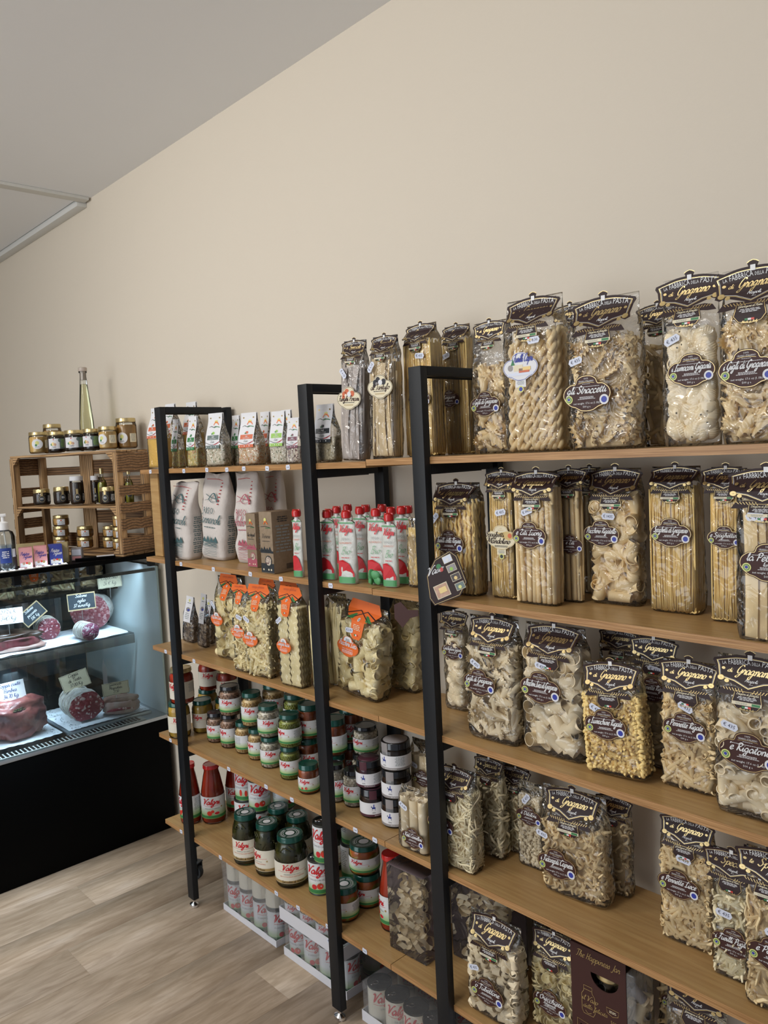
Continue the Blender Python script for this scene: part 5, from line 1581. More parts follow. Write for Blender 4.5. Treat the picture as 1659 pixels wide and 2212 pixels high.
 'orec': (0.8549, 0.1011, 0.249, 0.1089, 0.049, 0.2324, 0.0524, 0.0, 0.0),
 'happy': (0.9749, 0.1152, 0.249, 0.1458, 0.0802, 0.2438, 0.0524, 0.0, 0.0),
 'hid4': (0.7731, 0.19, 0.249, 0.0755, 0.0302, 0.179, 0.0524, 0.0, 0.0),
 'last': (1.1822, 0.085, 0.249, 0.1108, 0.0388, 0.284, 0.0524, 0.0, 0.0),
 'hid5': (1.0955, 0.19, 0.249, 0.0826, 0.033, 0.2219, 0.0524, 0.0, 0.0),
 'ct1': (-1.6911, -0.0123, 1.602, 0.0402, 0.0923),
 'ct2': (-1.7459, 0.0692, 1.602, 0.0392, 0.1285),
 'ct3': (-1.5767, 0.0206, 1.602, 0.0355, 0.0878),
 'ct4': (-1.4664, 0.0543, 1.602, 0.0407, 0.0873),
 'ct5': (-1.3652, 0.0852, 1.602, 0.0343, 0.0871),
 'ct6': (-1.2683, 0.1117, 1.602, 0.0366, 0.0908),
 'ct7': (-1.2692, 0.193, 1.602, 0.0411, 0.1238),
 'cbottle': (-1.518, 0.1326, 1.602, 0.0299, 0.3567),
 'cm1': (-1.7129, -0.0106, 1.378, 0.0355, 0.0688),
 'cm2': (-1.6321, 0.0454, 1.378, 0.0333, 0.0753),
 'cm3': (-1.5267, 0.0724, 1.378, 0.0287, 0.119),
 'cm4': (-1.3028, 0.1095, 1.378, 0.0333, 0.0708),
 'cm5': (-1.4384, 0.1465, 1.378, 0.0197, 0.1474),
 'cm6': (-1.5115, 0.145, 1.378, 0.017, 0.1167),
 'cm7': (-1.2555, 0.1815, 1.378, 0.0162, 0.1405),
 'cm8': (-1.3438, 0.1859, 1.378, 0.0185, 0.1029),
 'cs0': (-1.652, 0.0341, 1.19, 0.0335, 0.046),
 'cs1': (-1.6466, 0.0358, 1.237, 0.0334, 0.046),
 'cs2': (-1.6412, 0.0374, 1.284, 0.0334, 0.046),
 'cu0': (-1.5023, 0.0799, 1.19, 0.0337, 0.046),
 'cu1': (-1.4971, 0.0815, 1.237, 0.0336, 0.046),
 'cv0': (-1.3705, 0.1306, 1.19, 0.0273, 0.046),
 'cv1': (-1.3656, 0.1321, 1.237, 0.0272, 0.046),
 'cw0': (-1.2618, 0.122, 1.19, 0.0247, 0.046),
 'cw1': (-1.257, 0.1235, 1.237, 0.0246, 0.046),
 'cw2': (-1.2523, 0.125, 1.284, 0.0246, 0.046),
}
PT = {
 'crate_w': (0.6717,),
 't_pump': (-1.215, -0.3245, 1.1704),
 't_pink1': (-1.215, -0.2576, 1.1647),
 't_pink2': (-1.215, -0.2041, 1.1573),
 't_blue': (-1.215, -0.1485, 1.1604),
 't_gold1': (-1.215, -0.1095, 1.1623),
 't_gold2': (-1.215, -0.2139, 1.1851),
 't_photo': (-1.215, -0.0825, 1.186),
 't_led0': (-1.215, -0.3557, 1.1611),
 't_led1': (-1.215, -0.1333, 1.1745),
 'ham': (-1.2835, -0.3041, 0.505),
 'coppa': (-1.328, -0.0611, 0.505),
 'guan': (-1.2911, 0.0774, 0.505),
 'roll': (-1.4707, 0.1103, 0.505),
 'speck': (-1.4493, -0.2423, 0.812),
 'sal1': (-1.5522, -0.0811, 0.812),
 'sal2': (-1.4028, 0.0165, 0.812),
 'capo': (-1.5568, 0.1889, 0.812),
 'batten0': (-0.7609, 0.03, 1.3585),
 'batten1': (-0.7017, 0.03, 1.3599),
 'tags': ((1, (-0.69, -0.458, -0.314, -0.199, -0.107, 0.011, 0.109)), (2, (-0.519, -0.314, -0.107, 0.046, 0.265)), (3, (-0.671, -0.476)), (4, (-0.682, -0.3, -0.093, 0.036, 0.313, 0.388)), (5, (-0.65, -0.389, -0.073, 0.035, 0.171, 0.325))),
 's_speck': (-1.44, -0.2718, 0.9629),
 's_dia': (-1.52, -0.154, 0.9419),
 's_board': (-1.47, 0.0324, 0.9686),
 's_capo': (-1.53, 0.1862, 1.0404),
 's_ham': (-1.36, -0.3126, 0.6839),
 's_coppa': (-1.39, -0.0509, 0.6605),
 's_guan': (-1.285, 0.0733, 0.6172),
 'knife': (-1.45, 0.1019, 0.5931),
}


# ------------------------------------------------------------------ the room
WY = 0.27                                        # pasta wall
CEIL = 2.716
structure(MB().box(-4.2, 2.6, WY, WY + 0.12, 0, CEIL).build('wall_right', 'wall'))
structure(MB().box(-4.32, -4.2, -4.2, WY + 0.12, 0, CEIL).build('wall_back', 'wall'))
structure(MB().box(-4.32, 2.6, -4.2, WY + 0.12, CEIL, CEIL + 0.1).build('ceiling', 'ceiling'))
structure(MB().box(-4.32, -1.2, -4.32, -4.2, 0, CEIL).build('wall_left', 'wall'))
floor = structure(MB().box(-4.32, 2.6, -4.3, WY + 0.12, -0.06, -0.004).build('floor', 'floor'))
PW, PL = 0.178, 1.22
plank = MB().box(-PW / 2 + 0.0004, PW / 2 - 0.0004, -PL / 2 + 0.0004, PL / 2 - 0.0004, -0.0042, 0.0, bev=0.0006).mesh('plank', 'floor', 'auto')
i = 0
x = -2.0
while x < 1.6:
    off = (i * 0.43) % 1.0 * PL
    y = WY + off
    while y > -2.2:
        y0, y1 = y - PL, min(y, WY)
        if y1 - y0 > 0.02:
            me = plank if y1 == y else MB().box(-PW / 2 + 0.0004, PW / 2 - 0.0004, y0 - (y0 + PL / 2), y1 - (y0 + PL / 2), -0.0042, 0.0).mesh('plank', 'floor')
            put('plank', me, floor, (x, y0 + PL / 2, 0))
        y -= PL
    x += PW
    i += 1
# white plastic trunking on the ceiling: one run across the room, one along the wall
structure(MB().box(-1.66, -1.61, -4.2, WY - 0.012, CEIL - 0.014, CEIL - 0.0005, bev=0.002).build('trim_1', 'trim'))
structure(MB().box(-4.2, -1.665, WY - 0.045, WY - 0.0005, CEIL - 0.030, CEIL - 0.0005, bev=0.003).build('trim_2', 'trim'))
structure(MB().box(-4.2, -1.665, -4.2, WY - 0.05, CEIL - 0.006, CEIL - 0.0005).build('trim_3', 'ceiling'))

# ------------------------------------------------------------------ shelving units
PXW, PYD = 0.038, 0.021
TOP = 1.720
post = MB().box(0, PXW, 0, PYD, 0.030, TOP, bev=0.0015).mesh('post', 'metal', 'auto')
foot = MB().lathe([(0.017, 0), (0.019, 0.003), (0.018, 0.009), (0.009, 0.014), (0.006, 0.016), (0.006, 0.031)], 20).mesh('foot', 'chrome', 'auto')
bracket = MB().box(0, PXW, 0.0215, 0.2335, -0.021, 0, bev=0.001).box(0.010, 0.014, 0.03, 0.22, -0.024, -0.021).mesh('shelf_bracket', 'metal', 'auto')


def ladder_frame(unit, x, rows):
    for y in (-0.018, 0.234):
        put('front_post' if y < 0 else 'back_post', post, unit, (x, y, 0))
        put('foot', foot, unit, (x + PXW / 2, y + PYD / 2, 0), None, (1, 0.75, 1))
    put('top_bar', bracket, unit, (x, -0.018, TOP))
    for z in rows:
        put('shelf_bracket', bracket, unit, (x, -0.018, z - 0.0155))


def shelf_unit(label, x0, x1, rows, frames, tags):
    u = thing('shelving_unit', label, 'shelf', (0, 0, 0))
    for r, z in enumerate(rows):
        mb = MB()
        mb.box(x0, x1, 0.0006, 0.232, z - 0.015, z, 0)
        b = put('shelf_board', mb.mesh('shelf_board', 'shelf', False), u)
        e = put('edge_band', MB().box(x0, x1, -0.0004, 0.0006, z - 0.015, z).mesh('edge_band', 'edge', False), b)
        for j, tx in enumerate(tags.get(r + 1, ())):
            A = cached('shelftag', lambda: shelf_tag_art())
            put('price_tag', cached('shelftagmesh', lambda: A.mesh('price_tag')), b, (tx, -0.0012, z - 0.0075 - 0.0015 * (j % 2)), (0, 0.06 * ((j * 7) % 3 - 1), 0))
    for x in frames: ladder_frame(u, x, rows)
    return u


def shelf_tag_art():
    A = Art()
    A.poly([(-0.0095, 0), (-0.0075, -0.0065), (0.0075, -0.0065), (0.0095, 0), (0.0075, 0.0065), (-0.0075, 0.0065)], 'tag', 1)
    A.text('€ 495', 0, -0.002, 0.005, 'tagink', 2, maxw=0.011)
    return A


ROWS1 = (1.516, 1.208, 0.890, 0.571, 0.249)
ROWS2 = (1.521, 1.207, 0.891, 0.571, 0.249)
u1 = shelf_unit('oak-topped black metal shelving unit on the left, with jars and rice', -0.768, 0.4235, ROWS1, (-0.5982, 0.1928), {r: t for r, t in PT['tags']})
u2 = shelf_unit('oak-topped black metal shelving unit on the right, filled with brown-headed pasta bags', 0.4255, 1.95, ROWS2, (0.5995, 1.75), {})
b0, b1 = PT['batten0'], PT['batten1']
tag(MB().box(b0[0], b1[0], 0.03, 0.05, 1.2095, 1.4995, bev=0.001).build('wooden_upright', 'shelf'), 'plain wooden upright between the two top boards at the left end of the shelving', 'wood strip')
# ------------------------------------------------------------------ deli counter
cn = thing('deli_counter', 'refrigerated glass deli counter with black front and lit shelves of meat', 'display case', (-1.55, -0.3, 0))


def wpart(mb, name, mat, parent, smooth='auto'):
    """part built in world coordinates under a thing"""
    p = Vector(parent.location) if parent.parent is None else Vector(parent.parent.location)
    mb.v = [(x - p.x, y - p.y, z - p.z) for x, y, z in mb.v]
    return mb.build(name, mat, parent, smooth)


CY0, CY1 = -1.6, 0.245
wpart(MB().box(-2.0, -1.18, CY0, CY1, 0.0, 0.470, bev=0.004), 'front_cabinet', 'counter', cn)
wpart(MB().box(-2.0, -1.178, CY0, CY1, 0.4715, 0.486, bev=0.002), 'steel_deck', 'traymetal', cn)
wpart(MB().box(-1.184, -1.178, CY0, CY1 - 0.001, 0.487, 1.112), 'front_glass', 'pane', cn)
wpart(MB().box(-1.99, -1.186, CY1 - 0.006, CY1, 0.487, 1.112), 'end_panel', 'frost', cn)
wpart(MB().box(-2.0, -1.985, CY0, CY1 - 0.01, 0.487, 1.09), 'back_door', 'counter_in', cn)
for y in (-0.75, -0.12, -0.05, 0.10):
    wpart(MB().box(-1.984, -1.972, y, y + 0.03, 0.49, 1.09, bev=0.002), 'door_rail', 'steel', cn)
wpart(MB().box(-1.96, -1.62, CY0 + 0.05, 0.18, 0.488, 0.560, bev=0.006), 'inner_step', 'counter', cn)
tr = wpart(MB().box(-1.99, -1.405, CY0 + 0.02, 0.225, 0.802, 0.806, bev=0.001), 'glass_shelf', 'pane', cn)
wpart(MB().box(-1.409, -1.403, CY0 + 0.02, 0.225, 0.762, 0.801, bev=0.002), 'shelf_lip', 'lip', cn)
gr = MB()
y = CY0 + 0.03
while y < 0.13:
    gr.box(-1.232, -1.192, y, y + 0.0085, 0.4905, 0.4925)
    y += 0.0155
stuff(wpart(gr, 'vent_slots', 'counter', cn))
wpart(MB().box(-1.240, -1.186, CY0 + 0.02, 0.15, 0.487, 0.490, bev=0.001), 'vent_grille', 'trim', cn)
wpart(MB().box(-1.196, -1.186, CY0 + 0.02, CY1 - 0.01, 1.095, 1.1075, bev=0.001), 'lamp_rail', 'counter', cn)
for k in range(-3, 5):
    pass
# trays and doilies
def wavy(x0, x1, y0, y1, z, mat, name, label, cat, seed, droop=0.0, edge=True):
    mb = MB(); nx, ny = 14, 26
    vs, fs = [], []
    for i in range(nx + 1):
        for j in range(ny + 1):
            xx, yy = x0 + (x1 - x0) * i / nx, y0 + (y1 - y0) * j / ny
            zz = z + 0.0025 + 0.0022 * noise.noise(Vector((xx * 14 + seed, yy * 14, 0)))
            if edge and (j in (0, ny) or i in (0, nx)): xx += 0.003 * (1 if (i + j) % 2 else -1)
            if i == nx and droop: zz -= droop * (0.6 + 0.5 * noise.noise(Vector((yy * 9, seed, 0))))
            vs.append((xx, yy, zz))
    for i in range(nx):
        for j in range(ny):
            a = i * (ny + 1) + j
            fs.append((a, a + ny + 1, a + ny + 2, a + 1))
    mb.add(vs, fs)
    return tag(mb.build(name, mat, None, True), label, cat)


tag(MB().box(-1.60, -1.246, -0.62, -0.155, 0.4875, 0.499, bev=0.002).build('serving_tray', 'counter'), 'black tray with a paper doily under the roast ham in the deli counter', 'tray')
tag(MB().box(-1.60, -1.246, -0.150, 0.205, 0.4875, 0.499, bev=0.002).build('serving_tray', 'traymetal'), 'steel tray with a paper doily under the sliced neck sausage in the deli counter', 'tray')
dA = wavy(-1.59, -1.250, -0.60, -0.165, 0.5015, 'doily', 'paper_doily', 'white paper doily with punched edge under the roast ham', 'doily', 1)
dB = wavy(-1.59, -1.250, -0.140, 0.200, 0.5015, 'doily', 'paper_doily', 'white scalloped paper doily on the lower tray under the neck sausage', 'doily', 2)
for d_, ys in ((dA, (-0.60, -0.165)), (dB, (-0.140, 0.200))):
    hb = MB()
    rng = random.Random(8)
    for k in range(110):
        side = rng.random()
        xx = rng.uniform(-1.58, -1.262); yy = rng.choice((rng.uniform(ys[0] + 0.012, ys[0] + 0.05), rng.uniform(ys[1] - 0.05, ys[1] - 0.012)))
        hb.box(xx, xx + 0.004, yy, yy + 0.0025, 0.5062, 0.5066)
    stuff(hb.build('punched_holes', 'counter_in', d_))
wavy(-1.68, -1.415, -0.70, 0.205, 0.8125, 'doily', 'paper_liner', 'white waxed paper liner over the upper glass shelf of the deli counter', 'paper', 3, 0.010)


def revolve_y(mb, prof, n=20, cap_mat=None):
    return mb


# roast ham
def blob(rx, ry, rz, seed, amp, nu=36, nv=24, flat=0.75):
    mb = MB(); vs, fs = [], []
    for i in range(nv + 1):
        ph = -PI / 2 + PI * i / nv
        for k in range(nu):
            th = 2 * PI * k / nu
            p = Vector((math.cos(ph) * math.cos(th), math.cos(ph) * math.sin(th), math.sin(ph)))
            s = 1 + amp * (noise.noise(p * 1.9 + Vector((seed, 0, 0))) + 0.45 * noise.noise(p * 4.5 + Vector((seed, 3, 0))) + 0.3 * noise.noise(p * 10 + Vector((seed, 3, 5))))
            q = Vector((math.copysign(abs(p.x) ** flat, p.x) * rx, math.copysign(abs(p.y) ** flat, p.y) * ry, math.copysign(abs(p.z) ** flat, p.z) * rz)) * s
            q.z = max(q.z, -rz * 0.86)
            vs.append(q)
    for i in range(nv):
        for k in range(nu):
            k2 = (k + 1) % nu
            fs.append((i * nu + k, i * nu + k2, (i + 1) * nu + k2, (i + 1) * nu + k))
    mb.add(vs, fs)
    return mb


hx, hy, hz = PT['ham']
t = thing('roast_ham', 'whole rolled roast ham with herbs on a doily, lower left of the counter', 'meat', (hx - 0.085, hy + 0.005, 0.508))
o = put('meat_joint', blob(0.085, 0.105, 0.076, 3, 0.30).mesh('meat_joint', 'ham', True), t, (0, 0, 0.067))
hb = MB(); rng = random.Random(4)
for k in range(70):
    a, b_ = rng.uniform(-0.8, 0.8), rng.uniform(-0.5, 0.5)
    q = Vector((0.8 + 0 * a, b_ * 0.8, 0.75 + a * 0.3)).normalized()
    c = Vector((q.x * 0.088, q.y * 0.1, q.z * 0.083))
    hb.box(c.x - 0.002, c.x + 0.002, c.y - 0.003, c.y + 0.003, c.z - 0.001, c.z + 0.002)
stuff(put('herbs', hb.mesh('herbs', 'greens'), t, (0, 0, 0.067)))


def log_meat(name, label, loc, r, L, rz, skin, cut, tie=True, sq=1.0, seed=1, group=None, cutscale=0.93, wob=0.10):
    """a sausage lying down whose cut end faces local -y"""
    t = thing(name, label, 'meat', loc, rz, group)
    mb = MB(); n, m = 22, 12
    vs, fs = [], []
    for i in range(m + 1):
        q = i / m
        rr = r * (1.0 if q < 0.72 else math.sqrt(max(0.03, 1 - ((q - 0.72) / 0.29) ** 2)))
        for k in range(n):
            a = 2 * PI * k / n
            s = 1 + wob * noise.noise(Vector((math.cos(a) * 1.5 + seed, math.sin(a) * 1.5, q * 4)))
            if tie and i % 2 == 1: s *= 0.955
            vs.append((rr * s * math.cos(a), L * q, rr * s * sq * math.sin(a) + r * sq * 0.98))
    for i in range(m):
        for k in range(n):
            k2 = (k + 1) % n
            fs.append((i * n + k, i * n + k2, (i + 1) * n + k2, (i + 1) * n + k))
    fs.append(tuple(m * n + k for k in range(n)))
    mb.add(vs, fs)
    sk = mb.build('casing', skin, t, True)
    cf = MB()
    ring = [(x * cutscale, -0.002, (z - r * sq * 0.98) * cutscale + r * sq * 0.98) for x, y, z in vs[:n]]
    cf.add([(x / cutscale, 0.0005, (z - r * sq * 0.98) / cutscale + r * sq * 0.98) for x, y, z in ring] + ring + [(0, -0.003, r * sq * 0.98)],
           [(k, (k + 1) % n, n + (k + 1) % n, n + k) for k in range(n)] + [(n + k, n + (k + 1) % n, 2 * n) for k in range(n)])
    put('cut_face', cf.mesh('cut_face', cut, True), t)
    if tie:
        st = MB()
        for i in range(1, m - 1, 2):
            st.tube([(r * 0.985 * math.cos(a), L * i / m, r * sq * 0.985 * math.sin(a) + r * sq * 0.98) for a in [2 * PI * k / 20 for k in range(21)]], 0.0012, 5, caps=False)
        st.tube([(0, L, r), (0.01, L + 0.015, r * 1.1), (0.015, L + 0.02, r * 0.7)], 0.001, 5)
        put('string', st.mesh('string', 'string'), t)
    return t


def face_cam(x, y, extra=0.0):
    return math.atan2(CAMX - x, -(CAMY - y)) + extra


x, y, z = PT['coppa']
log_meat('neck_sausage', 'string-tied cured neck sausage, cut to show pink marbled meat, lower tray', (x + 0.03, y + 0.015, 0.5105), 0.066, 0.17, face_cam(x, y, 0.35), 'casing', 'coppa', seed=2, sq=0.92, wob=0.2)
x, y, z = PT['roll']
log_meat('rolled_bacon', 'small rolled bacon half hidden behind the pale cheek bacon, lower tray', (x + 0.075, y + 0.015, 0.5105), 0.042, 0.10, face_cam(x, y, 0.2), 'fat', 'coppa', tie=False, seed=5)
x, y, z = PT['guan']
t = thing('cheek_bacon', 'pale slab of pork cheek bacon with pink streak, right of the neck sausage', 'meat', (x - 0.005, y + 0.018, 0.5105), face_cam(x, y, -0.15))
put('slab', blob(0.072, 0.045, 0.033, 9, 0.14).mesh('slab', 'fat', True), t, (0, 0, 0.028))
sm = MB().tube([(-0.05, -0.044, 0.018), (-0.02, -0.049, 0.024), (0.015, -0.048, 0.026), (0.055, -0.036, 0.022)], 0.006, 8, taper=[0.4, 1, 1, 0.4], flat=0.8)
put('lean_streak', sm.mesh('lean_streak', 'coppa'), t)
rm = blob(0.068, 0.040, 0.012, 4, 0.1)
put('rind', rm.mesh('rind', 'rind', True), t, (0, 0.006, 0.055))
x, y, z = PT['speck']
t = thing('smoked_ham_slab', 'dark slab of smoked ham with white fat edge on the upper tray', 'meat', (x - 0.06, y - 0.05, 0.8145), face_cam(x, y, 0.1))
put('lean', blob(0.150, 0.065, 0.028, 6, 0.12, flat=0.6).mesh('lean', 'speck', True), t, (0, 0, 0.030))
put('fat_edge', blob(0.148, 0.060, 0.012, 7, 0.1, flat=0.6).mesh('fat_edge', 'fat', True), t, (0.012, -0.006, 0.011))
put('smoked_rind', blob(0.140, 0.062, 0.020, 8, 0.25, flat=0.6).mesh('smoked_rind', 'darkfood', True), t, (0, 0.006, 0.055))
x, y, z = PT['sal1']
log_meat('salami', 'round dark salami with a flat cut face beside the diamond blackboard', (x - 0.0, y, 0.8145), 0.047, 0.10, face_cam(x, y, 0.15), 'casing', 'salame', seed=3, group=None)
x, y, z = PT['sal2']
log_meat('salami', 'coarse garlic salami in pale casing under the framed blackboard', (x + 0.02, y + 0.01, 0.8145), 0.037, 0.11, face_cam(x, y, 0.45), 'casing', 'salame2', seed=4)
x, y, z = PT['capo']
log_meat('head_sausage', 'very large round cut sausage marbled dark red, right end of the upper tray', (x - 0.01, y - 0.085, 0.818), 0.0825, 0.12, face_cam(x, y, -0.2), 'casing', 'meat', tie=False, seed=7, sq=0.97)


def sign(label, px, loc, w, h, mat, lines, ink, rot=0.0, frame=None, pin=True, torn=False, yawx=0.0):
    t = thing('price_sign', label, 'sign', loc, face_cam(loc[0], loc[1], yawx))
    c, s = math.cos(rot), math.sin(rot)
    A = Art()
    O = [(-w / 2, -h / 2), (w / 2, -h / 2), (w / 2, h / 2), (-w / 2, h / 2)]
    if torn:
        rng = random.Random(2); O2 = []
        for i in range(4):
            a, b_ = O[i], O[(i + 1) % 4]
            for k in range(6):
                q = k / 6
                O2.append((a[0] + (b_[0] - a[0]) * q + rng.uniform(-1, 1) * 0.0015, a[1] + (b_[1] - a[1]) * q + rng.uniform(-1, 1) * 0.0015))
        A.poly(O2, mat, 1); A.line(offset_in(O2, 0.0025), 0.0010, 'brown', 2, True)
    else: A.poly(O, mat, 1)
    if frame: A.line([O[0], O[1], O[2], O[3]], 0.006, frame, 3, True)
    n = len(lines)
    for i, l in enumerate(lines):
        A.script(l, 0, h * (0.5 - (i + 0.75) / (n + 0.35)), h / (n + 0.4) * 0.36, ink, 3, w=h * 0.022, maxw=w * 0.84, slant=0.2)
    me = A.mesh('sign_face')
    put('sign_face', me, t, (0, -0.0016, 0), (0, -rot, 0))
    MB().box(-w / 2, w / 2, -0.001, 0.001, -h / 2, h / 2).build('sign_board', mat, t, rot=(0, -rot, 0))
    if pin: MB().tube([(0, 0.003, -h * 0.4), (0, 0.003, -h * 0.5 - 0.045)], 0.0013, 6).build('pin', 'steel', t)
    return t


def at_x(px_key, dx=0.0): return PT[px_key]


sign('white card with blue handwriting for the smoked ham, at the left edge', None, PT['s_speck'], 0.105, 0.062, 'paper', ['SPECK', '34$/Kg'], 'ink')
sign('small blackboard turned like a diamond beside the dark salami', None, PT['s_dia'], 0.095, 0.060, 'chalk', ['Salame', 'piccante', '33$ Kg'], 'white', rot=0.66, frame='frame_wood')
sign('level blackboard with thin wooden frame above the garlic salami', None, PT['s_board'], 0.108, 0.068, 'chalk', ['Salame', 'aglio', '37 euro/Kg'], 'white', rot=0.03, frame='frame_wood')
sign('cream torn-edge card on a pin above the very large sausage', None, (PT['s_capo'][0], PT['s_capo'][1], PT['s_capo'][2] - 0.014), 0.100, 0.056, 'cream', ['Capocollo', '26 $ Kg'], 'ink', torn=True, rot=0.05)
sign('white card with blue handwriting standing above the roast ham', None, PT['s_ham'], 0.105, 0.075, 'paper', ['Coppa cuite', 'Herbes', '34.70 Kg'], 'signink', rot=0.1)
sign('cream torn-edge card tilted above the neck sausage', None, PT['s_coppa'], 0.110, 0.070, 'cream', ['Coppa', 'di Testa', '37.00/Kg'], 'ink', torn=True, rot=0.26)
sign('cream torn-edge card leaning on the pale cheek bacon', None, PT['s_guan'], 0.105, 0.052, 'cream', ['Guanciale', 'Magrolata', '27.50'], 'ink', torn=True, rot=0.05)
kx, ky, kz = PT['knife']
t = thing('serving_knife', 'steel knife standing upright behind the cheek bacon card', 'knife', (kx - 0.05, ky + 0.02, 0.53), face_cam(kx, ky))
MB().add([(-0.009, 0, 0), (0.009, 0, 0), (0.008, 0, 0.12), (-0.004, 0, 0.165), (-0.010, 0, 0.12), (-0.009, 0.0015, 0), (0.009, 0.0015, 0), (0.008, 0.0015, 0.12), (-0.004, 0.0015, 0.165), (-0.010, 0.0015, 0.12)],
         [(0, 1, 2, 3, 4), (9, 8, 7, 6, 5), (0, 5, 6, 1), (1, 6, 7, 2), (2, 7, 8, 3), (3, 8, 9, 4), (4, 9, 5, 0)]).build('blade', 'steel', t)
MB().box(-0.010, 0.010, -0.006, 0.007, -0.022, 0.002, bev=0.003).build('handle', 'counter', t)

# black top shelf of the counter, carrying the crate
ts = wpart(MB().box(-1.76, -1.170, -1.5, 0.262, 1.150, 1.168, bev=0.002), 'top_slab', 'counter', cn)
for y in (-1.3, -0.52, -0.30, -0.02, 0.235):
    wpart(MB().box(-1.23, -1.205, y - 0.0125, y + 0.0125, 1.1125, 1.149), 'top_support', 'metal', cn)
wpart(MB().box(-1.75, -1.56, -1.4, 0.235, 0.985, 0.995, bev=0.001), 'under_shelf', 'counter', cn)
for y in (-1.4, -0.45, 0.21):
    wpart(MB().box(-1.72, -1.69, y, y + 0.03, 0.812, 1.149), 'leg', 'metal', cn)
for k in range(7):
    y = -0.62 + k * 0.125
    w_ = 0.10
    pasta_bag((-1.63 - 0.02 * (k % 2), y + 0.02, 0.9970, w_, 0.05, 0.145, PI / 2 - 0.3, 0.06 * (k % 3 - 1), 0.0), ['crinkled cellophane bag of pasta under the counter top, nearest the aisle end', 'crinkled bag of pasta under the counter top, second from the aisle end', 'bag of pasta under the counter top behind the pink boxes', 'bag of pasta under the counter top below the blue box', 'orange-tied bag of pasta under the counter top below the crate corner', 'bag of pasta under the counter top below the middle of the crate', 'bag of pasta under the counter top nearest the wall'][k],
              ('gigli', 'penne_corn')[k % 2], None, head='orange' if k in (1, 4) else None, price=None, back=True, fill=0.6, group='cellophane pasta bags under the counter top')
# led dots: a reflection in the counter glass, built as glowing beads
l0, l1 = PT['t_led0'], PT['t_led1']
t = thing('led_strip', 'glowing white LED strip along the front edge of the counter', 'lamp', (-1.182, (l0[1] + l1[1]) / 2 - 0.05, 1.169))
Ls = abs(l1[1] - l0[1]) + 0.12
MB().box(-0.009, 0.009, -Ls / 2, Ls / 2, 0, 0.004, bev=0.001).build('strip', 'trim', t)  # added bar that carries the reflected dots
nl = 11
ledm = MB().lathe([(0.0048, 0), (0.0048, 0.0022), (0.002, 0.003)], 10).mesh('diode', 'led')
for k in range(nl):
    for dx in (-0.0045, 0.0045):
        put('diode', ledm, t, (dx, -Ls / 2 + (k + 0.5 + (0.25 if dx > 0 else 0)) * Ls / nl, 0.0042), None, 0.8)
# things on the counter
x, y, z = PT['t_pump']
t = thing('pump_bottle', 'clear pump bottle of hand gel with white nozzle', 'bottle', (x - 0.02, y, 1.169), face_cam(x, y))
MB().lathe([(0.030, 0), (0.036, 0.004), (0.036, 0.125), (0.030, 0.142), (0.015, 0.150), (0.015, 0.160)], 24).build('bottle_body', 'glass', t)
MB().lathe([(0.029, 0.003), (0.034, 0.006), (0.034, 0.095)], 24).build('gel', 'gel', t)
MB().tube([(0, 0, 0.02), (0.004, 0, 0.09), (0, 0, 0.15)], 0.003, 8).build('dip_tube', 'trim', t)
p = MB().lathe([(0.018, 0.150), (0.018, 0.176), (0.012, 0.180), (0.006, 0.182), (0.006, 0.200)], 20)
p.box(-0.010, 0.012, -0.009, 0.009, 0.199, 0.210, bev=0.003).tube([(-0.005, 0, 0.205), (-0.02, 0, 0.205), (-0.032, 0, 0.200)], 0.005, 8)
p.build('pump_head', 'white', t)
A = Art(0.004); A.rect(-0.020, 0.020, 0.03, 0.085, 'signink', 1); A.rect(0.024, 0.04, 0.05, 0.08, 'tag', 1); A.micro(0, 0.07, 0.03, 4, 0.007, 'white', 2)
put('bottle_label', A.mesh('bottle_label', R=0.0365), t)


def carton(name, label, loc, w, d, h, rz, mat, art=None, cat='box', group=None, art_side=None, tilt=0):
    t = thing(name, label, cat, loc, rz, group, tilt)
    MB().box(-w / 2, w / 2, -d / 2, d / 2, 0, h, bev=0.0012).build('carton', mat, t)
    if art: put('printed_front', art.mesh('printed_front'), t, (0, -d / 2 - 0.0002, 0))
    if art_side: put('printed_side', art_side.mesh('printed_side'), t, (w / 2 + 0.0002, 0, 0), (0, 0, PI / 2))
    return t


def sweet_box(col, txt, ink):
    A = Art()
    A.rect(-0.023, 0.023, 0.001, 0.062, col, 1); A.script(txt[0], -0.004, 0.050, 0.0065, ink, 3, w=0.0016, maxw=0.03); A.script(txt[1], 0.004, 0.040, 0.0065, ink, 3, w=0.0016, maxw=0.03)
    A.rect(-0.020, 0.020, 0.006, 0.022, 'paper', 2); A.disc(-0.008, 0.020, 0.005, 'bean_brown', 3); A.disc(0.002, 0.021, 0.004, 'tomato', 3); A.disc(0.010, 0.019, 0.005, 'goldp', 3)
    return A


